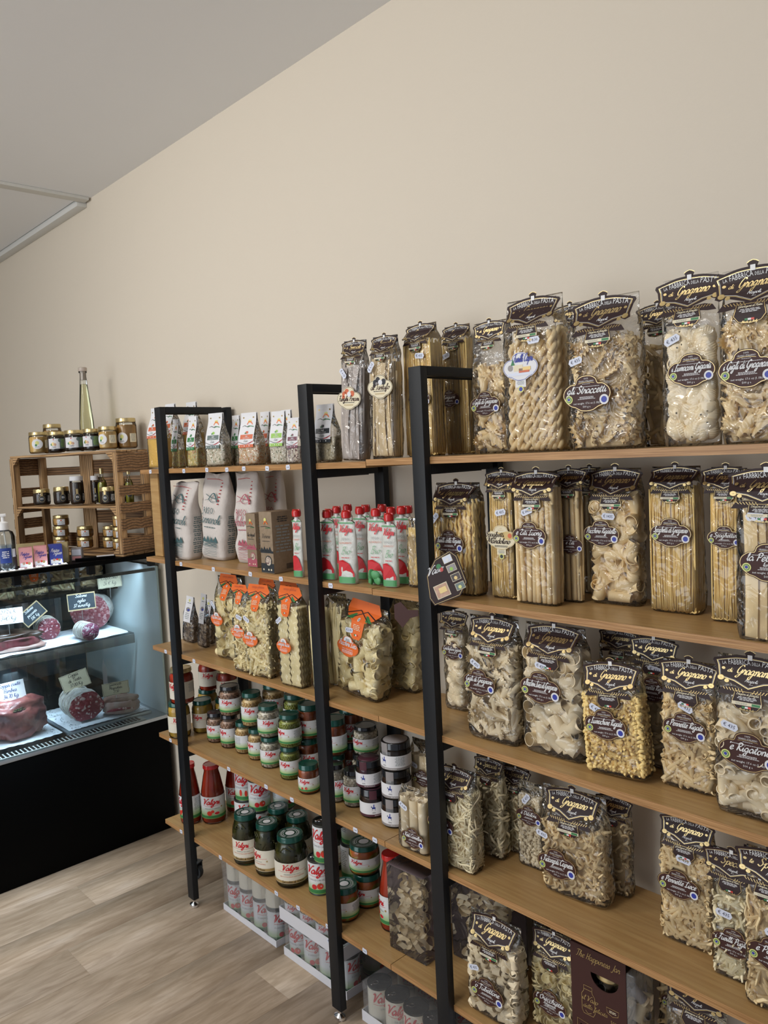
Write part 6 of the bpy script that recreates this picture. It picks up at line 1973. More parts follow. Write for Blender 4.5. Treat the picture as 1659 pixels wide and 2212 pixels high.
AZ = 1.05
for k, lab_, col, txt, ink in (('t_pink1', 'pink printed sweet box on the counter edge, left one', 'pink', ('Petites', 'Figues'), 'royal'), ('t_pink2', 'pink printed sweet box on the counter edge, between pink and blue boxes', 'pink', ('Petites', 'Figues'), 'royal'),
                               ('t_blue', 'royal blue sweet box right of the pink ones', 'royal', ('Petites', 'Figues'), 'white')):
    x, y, z = PT[k]
    carton('sweet_box', lab_, (x - 0.01, y, 1.169), 0.046, 0.046, 0.078, face_cam(x, y, 0.0 if k != 't_blue' else 0.1), col, sweet_box(col, txt, ink), group=None)
x, y, z = PT['t_gold1']
carton('sweet_box', 'plain gold box right behind the blue box', (x - 0.05, y + 0.005, 1.169), 0.040, 0.05, 0.078, face_cam(x, y, -0.1), 'goldbox')
x, y, z = PT['t_gold2']
carton('sweet_box', 'plain gold box standing behind the pink boxes', (x - 0.11, y + 0.01, 1.169), 0.10, 0.04, 0.082, face_cam(x, y), 'goldbox')
x, y, z = PT['t_photo']
A = Art(); A.rect(-0.02, 0.02, 0.002, 0.048, 'lid_grey', 1); A.rect(-0.017, 0.017, 0.022, 0.045, 'tag', 2); A.rect(-0.017, 0.017, 0.004, 0.018, 'pink', 2)
carton('small_packet', 'small dark packet with a blue and pink picture beside the crate base', (x - 0.045, y + 0.032, 1.169), 0.040, 0.026, 0.052, face_cam(x, y, -0.3), 'lid_grey', A)
t = thing('flat_tray', 'flat black tray with a white card lying in front of the crate', 'tray', (-1.222, 0.004, 1.1688), 1.22)
MB().box(-0.075, 0.075, -0.018, 0.018, 0, 0.010, bev=0.002).build('tray_body', 'counter', t)
MB().box(0.005, 0.07, -0.014, 0.016, 0.0105, 0.0125).build('card', 'paper', t)

# wooden crate, lying on its side as a display shelf
CA = math.radians(17)
CWD, CHT, CDP = PT['crate_w'][0], 0.428, 0.168
cr = thing('wooden_crate', 'torch-burnt wooden crate with a middle shelf, used as a jar display', 'crate', (-1.18, 0.10, 1.1688), CA)
T_ = 0.010


def cb(x0, x1, y0, y1, z0, z1, name='slat', mat='crate', bev=0.0012):
    return MB().box(x0, x1, y0, y1, z0, z1, bev=bev).build(name, mat, cr)


for k in range(3):
    d0 = k * CDP / 3
    cb(-CWD, 0, d0 + 0.002, d0 + CDP / 3 - 0.002, 0, T_)
    cb(-CWD, 0, d0 + 0.002, d0 + CDP / 3 - 0.002, CHT - T_, CHT)
for k in range(2):
    cb(-CWD + 0.02, -0.02, 0.004 + k * 0.075, 0.074 + k * 0.075, 0.196, 0.204)
cb(-CWD, -CWD + 0.022, 0, 0.030, T_ + 0.001, CHT - T_ - 0.001, 'corner_post', 'crate_v')
cb(-0.022, 0, 0, 0.030, T_ + 0.001, CHT - T_ - 0.001, 'corner_post', 'crate_v')
cb(-0.022, 0, CDP - 0.030, CDP, T_ + 0.001, CHT - T_ - 0.001, 'corner_post', 'crate_v')
cb(-CWD, -CWD + 0.022, CDP - 0.030, CDP, T_ + 0.001, CHT - T_ - 0.001, 'corner_post', 'crate_v')
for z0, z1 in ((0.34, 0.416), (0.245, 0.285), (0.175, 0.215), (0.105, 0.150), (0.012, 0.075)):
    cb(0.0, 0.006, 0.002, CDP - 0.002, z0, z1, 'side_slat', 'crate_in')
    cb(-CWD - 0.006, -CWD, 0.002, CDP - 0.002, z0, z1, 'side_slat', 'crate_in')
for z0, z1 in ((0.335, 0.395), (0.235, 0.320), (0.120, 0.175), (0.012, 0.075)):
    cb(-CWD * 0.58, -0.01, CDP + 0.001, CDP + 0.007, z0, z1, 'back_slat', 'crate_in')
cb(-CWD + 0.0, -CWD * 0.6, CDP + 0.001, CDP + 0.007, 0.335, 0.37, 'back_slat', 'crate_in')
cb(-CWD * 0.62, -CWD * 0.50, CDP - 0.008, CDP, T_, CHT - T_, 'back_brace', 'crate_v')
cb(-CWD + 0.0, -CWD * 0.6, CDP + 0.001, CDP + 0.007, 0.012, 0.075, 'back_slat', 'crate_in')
for (cx, cz, sx, sz) in ((-0.022, CHT - T_, -1, -1), (-CWD + 0.022, CHT - T_, 1, -1), (-0.022, 0.196, -1, -1), (-0.022, T_, -1, 1), (-CWD + 0.022, 0.196, 1, -1)):
    m = MB().add([(cx, 0, cz), (cx + sx * 0.035, 0, cz), (cx, 0, cz + sz * 0.035), (cx, 0.012, cz), (cx + sx * 0.035, 0.012, cz), (cx, 0.012, cz + sz * 0.035)], [(0, 1, 2), (3, 5, 4), (0, 3, 4, 1), (1, 4, 5, 2), (2, 5, 3, 0)])
    m.build('corner_block', 'crate', cr)


def cjar(k, kind, label, group=None, rot=0.0): jar(kind, G[k], label, group, rot)


cjar('ct1', 'honey', 'round honey jar with gold lid at the left end of the crate top')
cjar('ct2', 'honey_tall', 'taller dark honey jar standing behind the leftmost honey jar')
cjar('ct3', 'cream_green', 'leftmost of the three nut cream jars with green labels on the crate')
cjar('ct4', 'cream_green', 'middle one of the three nut cream jars with green labels on the crate')
cjar('ct5', 'cream_green', 'rightmost of the three nut cream jars with green labels on the crate', None, -0.3)
cjar('ct6', 'honey', 'round honey jar right of the nut cream jars on the crate', None, -0.5)
cjar('ct7', 'honey_tall', 'tallest dark honey jar at the right end of the crate top', None, -0.3)
x, y, z, r, h = G['cbottle']
t = thing('liqueur_bottle', 'tall slender square bottle of pale liqueur with glass stopper on the crate', 'bottle', (x, y, z + 0.0006), face_cam(x, y, 0.3))
def sqb(prof, mat, name):
    mb = MB(); vs, fs = [], []
    n = 16
    for rr, zz, e in prof:
        for k in range(n):
            a = 2 * PI * k / n
            vs.append((rr * math.copysign(abs(math.cos(a)) ** e, math.cos(a)), rr * math.copysign(abs(math.sin(a)) ** e, math.sin(a)), zz))
    for i in range(len(prof) - 1):
        for k in range(n):
            k2 = (k + 1) % n; fs.append((i * n + k, i * n + k2, (i + 1) * n + k2, (i + 1) * n + k))
    fs += [tuple(reversed(range(n))), tuple((len(prof) - 1) * n + k for k in range(n))]
    return mb.add(vs, fs).build(name, mat, t)
sqb([(0.026, 0, 0.5), (0.030, 0.006, 0.5), (0.027, h * 0.35, 0.5), (0.013, h * 0.88, 0.8), (0.013, h * 0.93, 1), (0.017, h * 0.935, 1), (0.017, h * 0.95, 1)], 'glass', 'bottle_body')
M['liqueur'] = clear('liqueur', tint=(0.93, 0.91, 0.72), haze=0.06, rough=0.05, hazecol=(0.8, 0.8, 0.6))
sqb([(0.024, 0.006, 0.5), (0.0285, 0.010, 0.5), (0.0255, h * 0.35, 0.5), (0.0115, h * 0.80, 0.8)], 'liqueur', 'liqueur')
MB().lathe([(0.011, h * 0.85), (0.011, h * 0.952), (0.018, h * 0.953), (0.018, h * 0.995), (0.015, h)], 18).build('stopper', 'cork', t)
cjar('cm1', 'truffle', 'low black-labelled truffle jar at the left end of the crate middle shelf')
cjar('cm2', 'truffle', 'low truffle jar with gold lid, second from left on the crate middle shelf', None, 0.15)
cjar('cm3', 'truffle_white', 'taller truffle jar with pale lid in the middle of the crate shelf')
cjar('cm4', 'truffle', 'low truffle jar at the right post on the crate middle shelf', None, -0.35)
cjar('cm6', 'truffle_white', 'dark narrow jar with pale lid at the back of the crate shelf')


def oil_bottle(k, label):
    x, y, z, r, h = G[k]
    t = thing('oil_bottle', label, 'bottle', (x, y, z + 0.0006), face_cam(x, y))
    MB().lathe([(r * 0.9, 0), (r, 0.003), (r, h * 0.55), (r * 0.8, h * 0.64), (r * 0.36, h * 0.72), (r * 0.36, h * 0.84)], 20).build('bottle_body', 'glass', t)
    MB().lathe([(r * 0.86, 0.003), (r * 0.93, 0.006), (r * 0.93, h * 0.52), (r * 0.7, h * 0.6)], 20).build('oil', 'oil', t)
    MB().lathe([(r * 0.44, h * 0.84), (r * 0.44, h)], 14).build('cap', 'lid_gold', t)
    A = Art(0.004); A.disc(0, h * 0.25, r * 0.6, 'charcoal', 1); A.micro(0, h * 0.27, r * 0.7, 2, 0.004, 'goldp', 2)
    put('bottle_label', A.mesh('bottle_label', R=r + 0.0006), t)


oil_bottle('cm5', 'small bottle of green oil behind the low jar at the right post')
oil_bottle('cm7', 'small bottle of green oil seen through the side slats of the crate')
cjar('cm8', 'truffle', 'dark jar far back behind the right post of the crate')
for i in range(3): cjar('cs%d' % i, 'small_jar', 'small gold-lidded jar in the left stack on the crate floor, %s' % ('bottom', 'middle', 'top')[i])
for i in range(2): cjar('cu%d' % i, 'small_jar', 'small gold-lidded jar in the middle pair on the crate floor, %s' % ('bottom', 'top')[i])
for i in range(2): cjar('cv%d' % i, 'small_jar', 'small gold-lidded jar in the pair left of the right stack, %s' % ('bottom', 'top')[i])
for i in range(3): cjar('cw%d' % i, 'small_jar', 'small gold-lidded jar in the stack at the right post, %s' % ('bottom', 'middle', 'top')[i])
x, y, z, r, h = G['cs0']
t = thing('wooden_scoop', 'small rounded wooden board leaning inside the crate at the left', 'board', (x - 0.055, y + 0.035, 1.1805), CA)
MB().tube([(0, 0, 0), (0, 0.004, 0.03), (0, 0.008, 0.075), (0, 0.010, 0.10)], 0.017, 14, taper=[0.8, 1, 1, 0.5], flat=0.35).build('blade', 'frame_wood', t)


# ------------------------------------------------------------------ top shelf: small risotto and polenta bags
def grain_bag(k, label, band, food, txt, word='il Risotto', group=None, fill=0.42, big=False, turn=0.0):
    x, y, z, w, d, h, a, roll, tilt = G[k]
    t = thing('grain_bag', label, 'food bag', (x, y, z + 0.001), a + turn, group, tilt, roll)
    sd = int(abs(x) * 900)
    hb = h * 0.985
    put('film', bag_film_mesh(w, d, hb, fill, sd, 0.002, 0.35).mesh('film', 'film'), t)
    stuff(put('contents', core_mesh(w * 1.10, d * 1.33, hb, fill, sd, food), t))
    A = cached(('grain', band, txt, word), lambda: grain_art(band, txt, word))
    W = min(w * 0.74, 0.062)
    H = h * (0.66 if not big else 0.5)

    def bend(px, py):
        q = (h - H + py) / hb
        return -(d / 2 * bag_profile(min(max(q, 0), 1), fill)) - 0.0025
    me = A.mesh('folded_label', scale=1.0, bend=None)
    for v in me.vertices:
        px, py, l = v.co.x * W, v.co.z * H, v.co.y
        v.co = (px, l + bend(px, py), py)
    put('folded_label', me, t, (-w * 0.02, 0, h - H))
    put('label_back', MB().box(-W / 2, W / 2, 0.002, 0.0028, 0, H * 0.3).mesh('label_back', 'paper'), t, (-w * 0.02, 0, h - H * 0.3))
    return t


def grain_art(band, txt, word):
    A = Art()
    for i in range(12):      # divided so that it can follow the bag
        A.rect(-0.5, 0.5, i / 12, (i + 1) / 12, 'paper', 1)
    A.rect(-0.5, 0.5, 0, 0.085, band, 2); A.rect(-0.38, 0.44, 0.24, 0.37, band, 2)
    A.line(spline([(-0.5, 0.17), (0, 0.10), (0.5, 0.18)], 6), 0.014, 'charcoal', 3); A.line(spline([(0.1, 0.105), (0.3, 0.125), (0.5, 0.18)], 4), 0.016, 'red', 4)
    for i in range(5): A.disc(-0.4 + i * 0.16, 0.045, 0.035 if i % 2 == 0 else 0.02, 'paper', 4, 8, ry=0.018 if i % 2 == 0 else 0.01)
    A.script(txt, 0.03, 0.305, 0.028, 'paper', 4, w=0.009, maxw=0.7); A.micro(0.03, 0.265, 0.6, 1, 0.025, 'paper', 4)
    A.script(word, 0.0, 0.155, 0.035, 'greyink', 4, w=0.008, maxw=0.6)
    A.disc(0.02, 0.43, 0.10, 'lime' if band in ('lime', 'slate') else band, 3, 10, ry=0.04); A.disc(-0.06, 0.41, 0.06, 'green', 4, 8, ry=0.02)
    A.line(spline([(-0.34, 0.60), (-0.2, 0.63), (-0.05, 0.60), (0.1, 0.62), (0.36, 0.59)], 4), 0.018, 'charcoal', 3, nib=0.5)
    A.line(spline([(0.0, 0.585), (0.2, 0.61), (0.42, 0.585)], 4), 0.02, 'green', 4)
    A.disc(0.1, 0.75, 0.12, 'seal', 3, 10, ry=0.05); A.line(spline([(-0.05, 0.66), (0.05, 0.74), (0.2, 0.72), (0.3, 0.66)], 4), 0.035, 'orange', 4)
    A.disc(-0.32, 0.86, 0.055, 'goldp', 3, 8, ry=0.024); A.disc(0.32, 0.86, 0.055, 'goldp', 3, 8, ry=0.024); A.disc(-0.32, 0.86, 0.02, 'charcoal', 4, 8, ry=0.01); A.disc(0.32, 0.86, 0.02, 'charcoal', 4, 8, ry=0.01)
    return A


grain_bag('polenta_l', 'large bag of yellow polenta with orange label, left end of the top shelf', 'terracotta', 'polenta', 'Polenta', 'la Polenta', fill=0.55, big=True)
grain_bag('polenta_b1', 'tall yellow polenta bag at the back behind the left post of the top shelf', 'terracotta', 'polenta', 'Polenta', 'la Polenta', fill=0.6, big=True)
grain_bag('polenta_b2', 'tall yellow polenta bag farthest back under the left frame bar', 'terracotta', 'polenta', 'Polenta', 'la Polenta', fill=0.6, big=True)
grain_bag('r2', 'narrow polenta mix bag with dark green band, nearest the left post', 'green', 'polenta_mix', 'Polenta', 'la Polenta')
grain_bag('r3', 'polenta mix bag with dark green band, second from the left post', 'green', 'polenta_mix', 'Polenta', 'la Polenta')
grain_bag('r4', 'wide risotto bag with grey-green band and herb picture', 'slate', 'rice_green', 'Risotto', fill=0.45)
grain_bag('r5', 'risotto bag with dark green band half hidden behind the orange-banded one', 'green', 'rice_green', 'Risotto')
grain_bag('r6', 'risotto bag with orange band and orange-flecked rice', 'terracotta', 'rice_orange', 'Zucca')
grain_bag('r7', 'orange-banded risotto bag standing behind and right of its twin', 'terracotta', 'rice_orange', 'Zucca')
grain_bag('r8', 'risotto bag with bright lime green band', 'lime', 'rice_green', 'Verdure')
grain_bag('r9', 'risotto bag at the back behind the lime-banded bag', 'lime', 'rice_green', 'Verdure')
grain_bag('r10', 'risotto bag with maroon band leaning by the second post', 'maroon', 'rice_dark', 'Radicchio', turn=0.1)
grain_bag('r11', 'risotto bag with black band right of the second post', 'charcoal', 'rice_plain', 'Tartufo', fill=0.5)

# ------------------------------------------------------------------ pasta bags
PB = pasta_bag
PB(G['funghi'], 'bag of grey ribbon pasta with a cream mushroom label on the top shelf', 'ribbon_grey', 'Funghi Porcini', 'funghi', 'Speciali', price='€ 6.15', lz=0.50, lx=-0.05, px=-0.30, pz=0.71, prot=0.9, fill=0.82)
PB(G['tartufo'], 'bag of tan ribbon pasta with a black truffle label on the top shelf', 'ribbon_tan', 'al Tartufo', 'funghi', 'Speciali', price='€ 6.15', lz=0.56, lx=0.0, px=-0.35, pz=0.73, prot=-0.9, fill=0.84)
PB(G['spag1'], 'tall bag of straight spaghetti rising behind the third post top', 'spaghetti', 'Spaghett e Palummo', lz=0.42, lx=0.1, px=0.15, pz=0.735, fill=0.88, ls=0.052)
PB(G['spag1b'], 'second spaghetti bag standing behind, right of the tall one on the top shelf', 'spaghetti', 'Linguine', lz=0.42, lx=-0.2, px=-0.3, pz=0.75, prot=-0.3, fill=0.90, ls=0.05)
PB(G['gigli1'], 'bag of frilly lily pasta half hidden behind the twisted pasta bag', 'gigli', 'i Gigli di Gragnano', lz=0.36, lx=-0.05, price=None, fill=0.66)
PB(G['capri'], 'bag of long rope-twisted pasta with a blue and white island label', 'twist', 'Capri', 'capri', lz=0.53, lx=-0.12, price='€ 8.30', px=0.12, pz=0.69, prot=-0.05, fill=0.80, hs=0.122, ls=0.062)
PB(G['hid1'], 'bag whose brown header shows between the island bag and the straccetti bag', 'gigli', None, price=None, back=True)
PB(G['stracc'], 'wide bag of ruffled pasta scraps, label gli Straccetti, on the top shelf', 'ruffle', 'gli Straccetti', price='€ 435', lz=0.35, lx=-0.17, px=-0.33, pz=0.57, prot=-0.25, hs=0.128, ls=0.075, fill=0.74, dens=1.1)
PB(G['hid2'], 'bag standing back between the straccetti and the giant snail shell bags', 'penne', None, price=None, back=True)
PB(G['lumaconi'], 'bag of giant ridged snail shell pasta on the top shelf', 'shells', 'i Lumaconi Giganti', price='€ 435', lz=0.42, lx=0.08, px=-0.26, pz=0.61, prot=-0.4, fill=0.70, hs=0.118, dens=1.25)
PB(G['gigli2'], 'bag of lily pasta at the right end of the top shelf', 'gigli', 'i Gigli di Gragnano', price=None, band=False, lz=0.40, lx=-0.05, fill=0.70, hs=0.124, ls=0.068, dens=1.25)
# second shelf
PB(G['regina'], 'bag of thin wavy spindle pasta beside the third post on the second shelf', 'regina', 'Fusilli della Regina', price='€ 8.30', lz=0.44, lx=-0.05, px=-0.36, pz=0.66, prot=-0.8, fill=0.86, hs=0.11, ls=0.064)
PB(G['mando'], 'narrow spaghetti bag with cream mandolin label on the second shelf', 'spaghetti_thin', 'Spaghetti al Mandolino', 'cream', price='€ 435', lz=0.46, lx=0.05, px=0.05, pz=0.66, prot=-0.2, fill=0.88, ls=0.058)
PB(G['ziti'], 'bag of long smooth tubes, label Ziti Luong, on the second shelf', 'ziti', "e Ziti Luong", price='€ 0435', lz=0.50, lx=-0.08, px=-0.12, pz=0.68, prot=-0.35, fill=0.90, hs=0.11, ls=0.062)
PB(G['ziti_b'], 'shaded bag of long tubes just right of the Ziti Luong bag', 'ziti', 'e Ziti', price=None, lz=0.42, lx=0.1, fill=0.90, ls=0.045)
PB(G['ziti_c'], 'shaded narrow bag of long tubes at the back before the ridged paccheri', 'ziti', None, price=None, fill=0.90)
PB(G['rigatello'], 'bag of large ridged paccheri on the second shelf', 'paccheri_ridged', 'Pacchero Rigatello', price='€ 0435', lz=0.50, lx=-0.20, px=-0.05, pz=0.63, prot=0.05, fill=0.80, hs=0.115, ls=0.060, dens=1.1)
PB(G['spag2'], 'flat-fronted bag of bright yellow spaghetti in the middle of the second shelf', 'spaghetti', 'Spaghetti di Gragnano', price=None, lz=0.53, lx=-0.0, fill=0.89, ls=0.060)
PB(G['spag2b'], 'narrow bag of thin spaghetti set back right of the yellow spaghetti', 'spaghetti_thin', 'e Spaghettini', price=None, lz=0.53, lx=0.0, fill=0.88, ls=0.045)
PB(G['petta'], 'bag of very wide flat ribbons at the right end of the second shelf', 'ribbon_wide', 'la Pettegola|lunga', price='€ 495', lz=0.44, lx=0.1, px=-0.12, pz=0.70, prot=0.05, fill=0.88, hs=0.115, ls=0.068)
# third shelf, gluten-free bags with orange heads
OB = dict(style='orange', head='orange')
PB(G['o1'], 'orange-topped bag of big smooth tubes, first from the left on the third shelf', 'paccheri_corn', 'Paccheri Lisci', price='€ 5.90', lz=0.46, lx=-0.28, px=-0.42, pz=0.63, prot=0.9, hs=0.10, ls=0.050, fill=0.74, **OB)
PB(G['o2'], 'narrow orange-topped bag of rolled pasta, second on the third shelf', 'twist_corn', 'e Strozzapreti', price='€ 5.90', lz=0.46, lx=-0.05, px=0.1, pz=0.63, prot=0.3, hs=0.072, ls=0.046, fill=0.74, dens=1.8, **OB)
PB(G['o3'], 'orange-topped bag of corn penne, third on the third shelf', 'penne_corn', 'Penne Rigate', price='€ 5.90', lz=0.40, lx=-0.25, px=-0.38, pz=0.62, prot=0.5, hs=0.094, ls=0.050, fill=0.80, dens=1.6, **OB)
PB(G['o4'], 'orange-topped bag of frilled lasagna ribbons left of the second post', 'lasagna', 'Lasagna Riccia', price='€ 5.90', lz=0.40, lx=-0.12, px=-0.3, pz=0.66, prot=-0.6, hs=0.100, ls=0.048, fill=0.84, **OB)
PB(G['o6'], 'orange-topped bag standing behind the corn penne', 'penne_corn', None, head='orange', price=None, back=True)
PB(G['o5'], 'orange-topped bag standing behind the frilled lasagna ribbons', 'penne_corn', None, head='orange', price=None, back=True)
PB(G['o7'], 'bag of flat corn ribbons mostly hidden by the second post', 'ribbon_corn', None, head=None, price=None, fill=0.9)
PB(G['o8'], 'bag of long flat corn ribbons just right of the second post', 'ribbon_corn', None, head=None, price=None, fill=0.9)
PB(G['o9'], 'big leaning orange-topped bag of wide smooth tubes right of the second post', 'paccheri_corn', 'Paccheri Lisci', price='€ 5.90', lz=0.50, lx=-0.18, px=-0.17, pz=0.69, prot=-0.1, hs=0.118, ls=0.060, fill=0.80, dens=1.05, **OB)
PB(G['o10'], 'shaded bag of wide smooth tubes next to the third post on the third shelf', 'paccheri_corn', None, head=None, price=None, fill=0.86)
PB(G['conch'], 'bag of giant shells partly hidden by the third post on the third shelf', 'shells', 'Conchiglioni Giganti', price=None, lz=0.58, lx=0.05, fill=0.78, ls=0.052, hs=0.09)
PB(G['gigli3'], 'bag of pale lily pasta, label Gigli, on the third shelf', 'gigli_pale', 'Gigli di Gragnano', price='€ 435', lz=0.45, lx=-0.18, px=-0.25, pz=0.60, prot=0.5, fill=0.76, hs=0.118, ls=0.066, dens=1.15)
PB(G['pacc'], 'bag of pale smooth paccheri in the middle of the third shelf', 'paccheri', 'e Paccheri Lisci di Gragnano', price='€ 435', band=False, lz=0.50, lx=-0.14, px=-0.12, pz=0.67, prot=0.2, fill=0.82, hs=0.124, ls=0.074)
PB(G['hid3'], 'bag standing far back between the paccheri and the small ridged snails', 'penne', None, price=None, back=True)
PB(G['lumach'], 'tilted bag of tiny yellow ridged snail pasta on the third shelf', 'elbow', 'e Lumachine Rigate', price='€ 435', band=False, lz=0.43, lx=-0.08, px=-0.22, pz=0.57, prot=0.45, fill=0.72, hs=0.116, ls=0.066, dens=1.15)
PB(G['pennb'], 'shaded bag of ridged quills set back behind the yellow snail pasta', 'penne', 'e Pennette Rigate', price='€ 435', band=False, back=True, lz=0.58, lx=0.0, px=0.1, pz=0.74, prot=0.2, ls=0.055, hs=0.1)
PB(G['penn'], 'bag of small quills, label Pennette Rigate, in front on the third shelf', 'penne', 'e Pennette Rigate', price='€ 435', band=False, lz=0.47, lx=-0.02, px=0.0, pz=0.63, prot=0.4, fill=0.70, hs=0.112, ls=0.062, dens=1.65)
PB(G['rigat'], 'bag of large ridged rigatoni at the right end of the third shelf', 'rigatoni', "'e Rigatoni", price='€ 435', lz=0.40, lx=0.02, px=-0.25, pz=0.55, prot=0.25, fill=0.68, hs=0.12, ls=0.074, dens=1.05)
# fourth shelf
PB(G['canne'], 'flat clear packet of upright cannelloni tubes left of the third post', 'cannelloni', 'i Vesti Cannelloni', head=None, price='€ 6.40', lz=0.24, lx=0.1, px=-0.22, pz=0.72, prot=0.45, fill=0.86, ls=0.056)
PB(G['canne_b'], 'second packet of cannelloni standing behind beside the grey-labelled jars', 'cannelloni', 'i Vesti Cannelloni', head=None, price='€ 6.40', lz=0.55, lx=0.15, px=-0.25, pz=0.70, prot=0.3, fill=0.85, ls=0.05)
PB(G['s1'], 'bag of thin leaf-shaped pasta at the third post on the fourth shelf', 'leaf', 'e Paccani', price=None, band=False, lz=0.40, lx=-0.25, fill=0.76, hs=0.105, ls=0.060, dens=3.0)
PB(G['s2'], 'bag of greenish curled pasta with Speciali header behind the leaf pasta', 'leaf_fat', None, head='Speciali', price=None, fill=0.78, band=False, back=True, dens=2.2)
PB(G['s3'], 'narrow bag of thin greenish pasta at the back of the fourth shelf', 'leaf', None, price=None, back=True, head='Speciali', fill=0.8, dens=2.6)
PB(G['s4'], 'bag of tiny short tubes, label Ditaloni, set back on the fourth shelf', 'ditali', 'e Ditaloni', price='€ 435', band=False, lz=0.62, lx=0.05, px=-0.05, pz=0.82, prot=-0.9, ls=0.052, fill=0.84, head=None, dens=1.0)
PB(G['s5'], 'large bag of curled pasta with golden wheat card in front on the fourth shelf', 'curl', 'i Fidanzati Capresi', price='€ 435', lz=0.28, lx=-0.20, px=-0.42, pz=0.53, prot=0.25, fill=0.66, hs=0.128, ls=0.072, dens=1.35)
PB(G['s6'], 'bag of curled pasta standing behind and right of the large wheat-card bag', 'curl', None, price=None, back=True, band=False, fill=0.82)
PB(G['s7'], 'bag of smooth small quills, label Pennette Lisce, on the fourth shelf', 'penne', 'e Pennette Lisce', price='€ 435', band=False, lz=0.46, lx=-0.10, px=0.0, pz=0.67, prot=0.1, fill=0.74, hs=0.105, ls=0.062, dens=1.65)
PB(G['s8'], 'bag of long curled greenish pasta, label Fusilli, right part of the fourth shelf', 'leaf_fat', 'i Fusilli Pugliesi', head='Speciali', price='€ 435', band=False, lz=0.29, lx=0.1, px=-0.15, pz=0.50, prot=0.1, fill=0.66, ls=0.060, hs=0.1, dens=1.9)
PB(G['s9'], 'bag of thick curled pasta cut by the right picture edge on the fourth shelf', 'leaf_fat', 'e Paccheri', head='Speciali', price='€ 435', lz=0.36, lx=0.1, px=0.1, pz=0.50, fill=0.72, hs=0.115, ls=0.066, mat='pasta', dens=1.7)
# bottom shelf
PB(G['papp'], 'clear box of wide looping ribbons on the bottom shelf left of the third post', 'loops', None, head=None, price=None, fill=0.93)
PB(G['papp2'], 'shaded box of wide looping ribbons at the back right of the third post', 'loops', None, head=None, price=None, fill=0.95)
PB(G['tub'], 'bag of short thick tubes, label Tubettone, on the bottom shelf', 'tubettone', "'o Tubettone", price='€ 435', lz=0.27, lx=-0.05, px=-0.30, pz=0.46, prot=-0.3, fill=0.76, hs=0.124, ls=0.070, dens=1.1)
PB(G['orec'], 'bag of little ear pasta, label Orecchiette, on the bottom shelf', 'cups', "l' Orecchiette|Artigianali", price=None, band=False, lz=0.30, lx=-0.02, fill=0.70, hs=0.11, ls=0.064, dens=1.15)
PB(G['hid4'], 'bag whose dark header shows behind the little ear pasta', 'cups', None, price=None, back=True)
PB(G['last'], 'bag with tilted brown header low in the right corner of the picture', 'paccheri', None, price=None, band=False, fill=0.6, hs=0.115)
PB(G['hid5'], 'shaded bag with blue seal behind the tilted header in the right corner', 'penne', 'e Mezze Maniche', price=None, head=None, lz=0.62, ls=0.05, back=True)


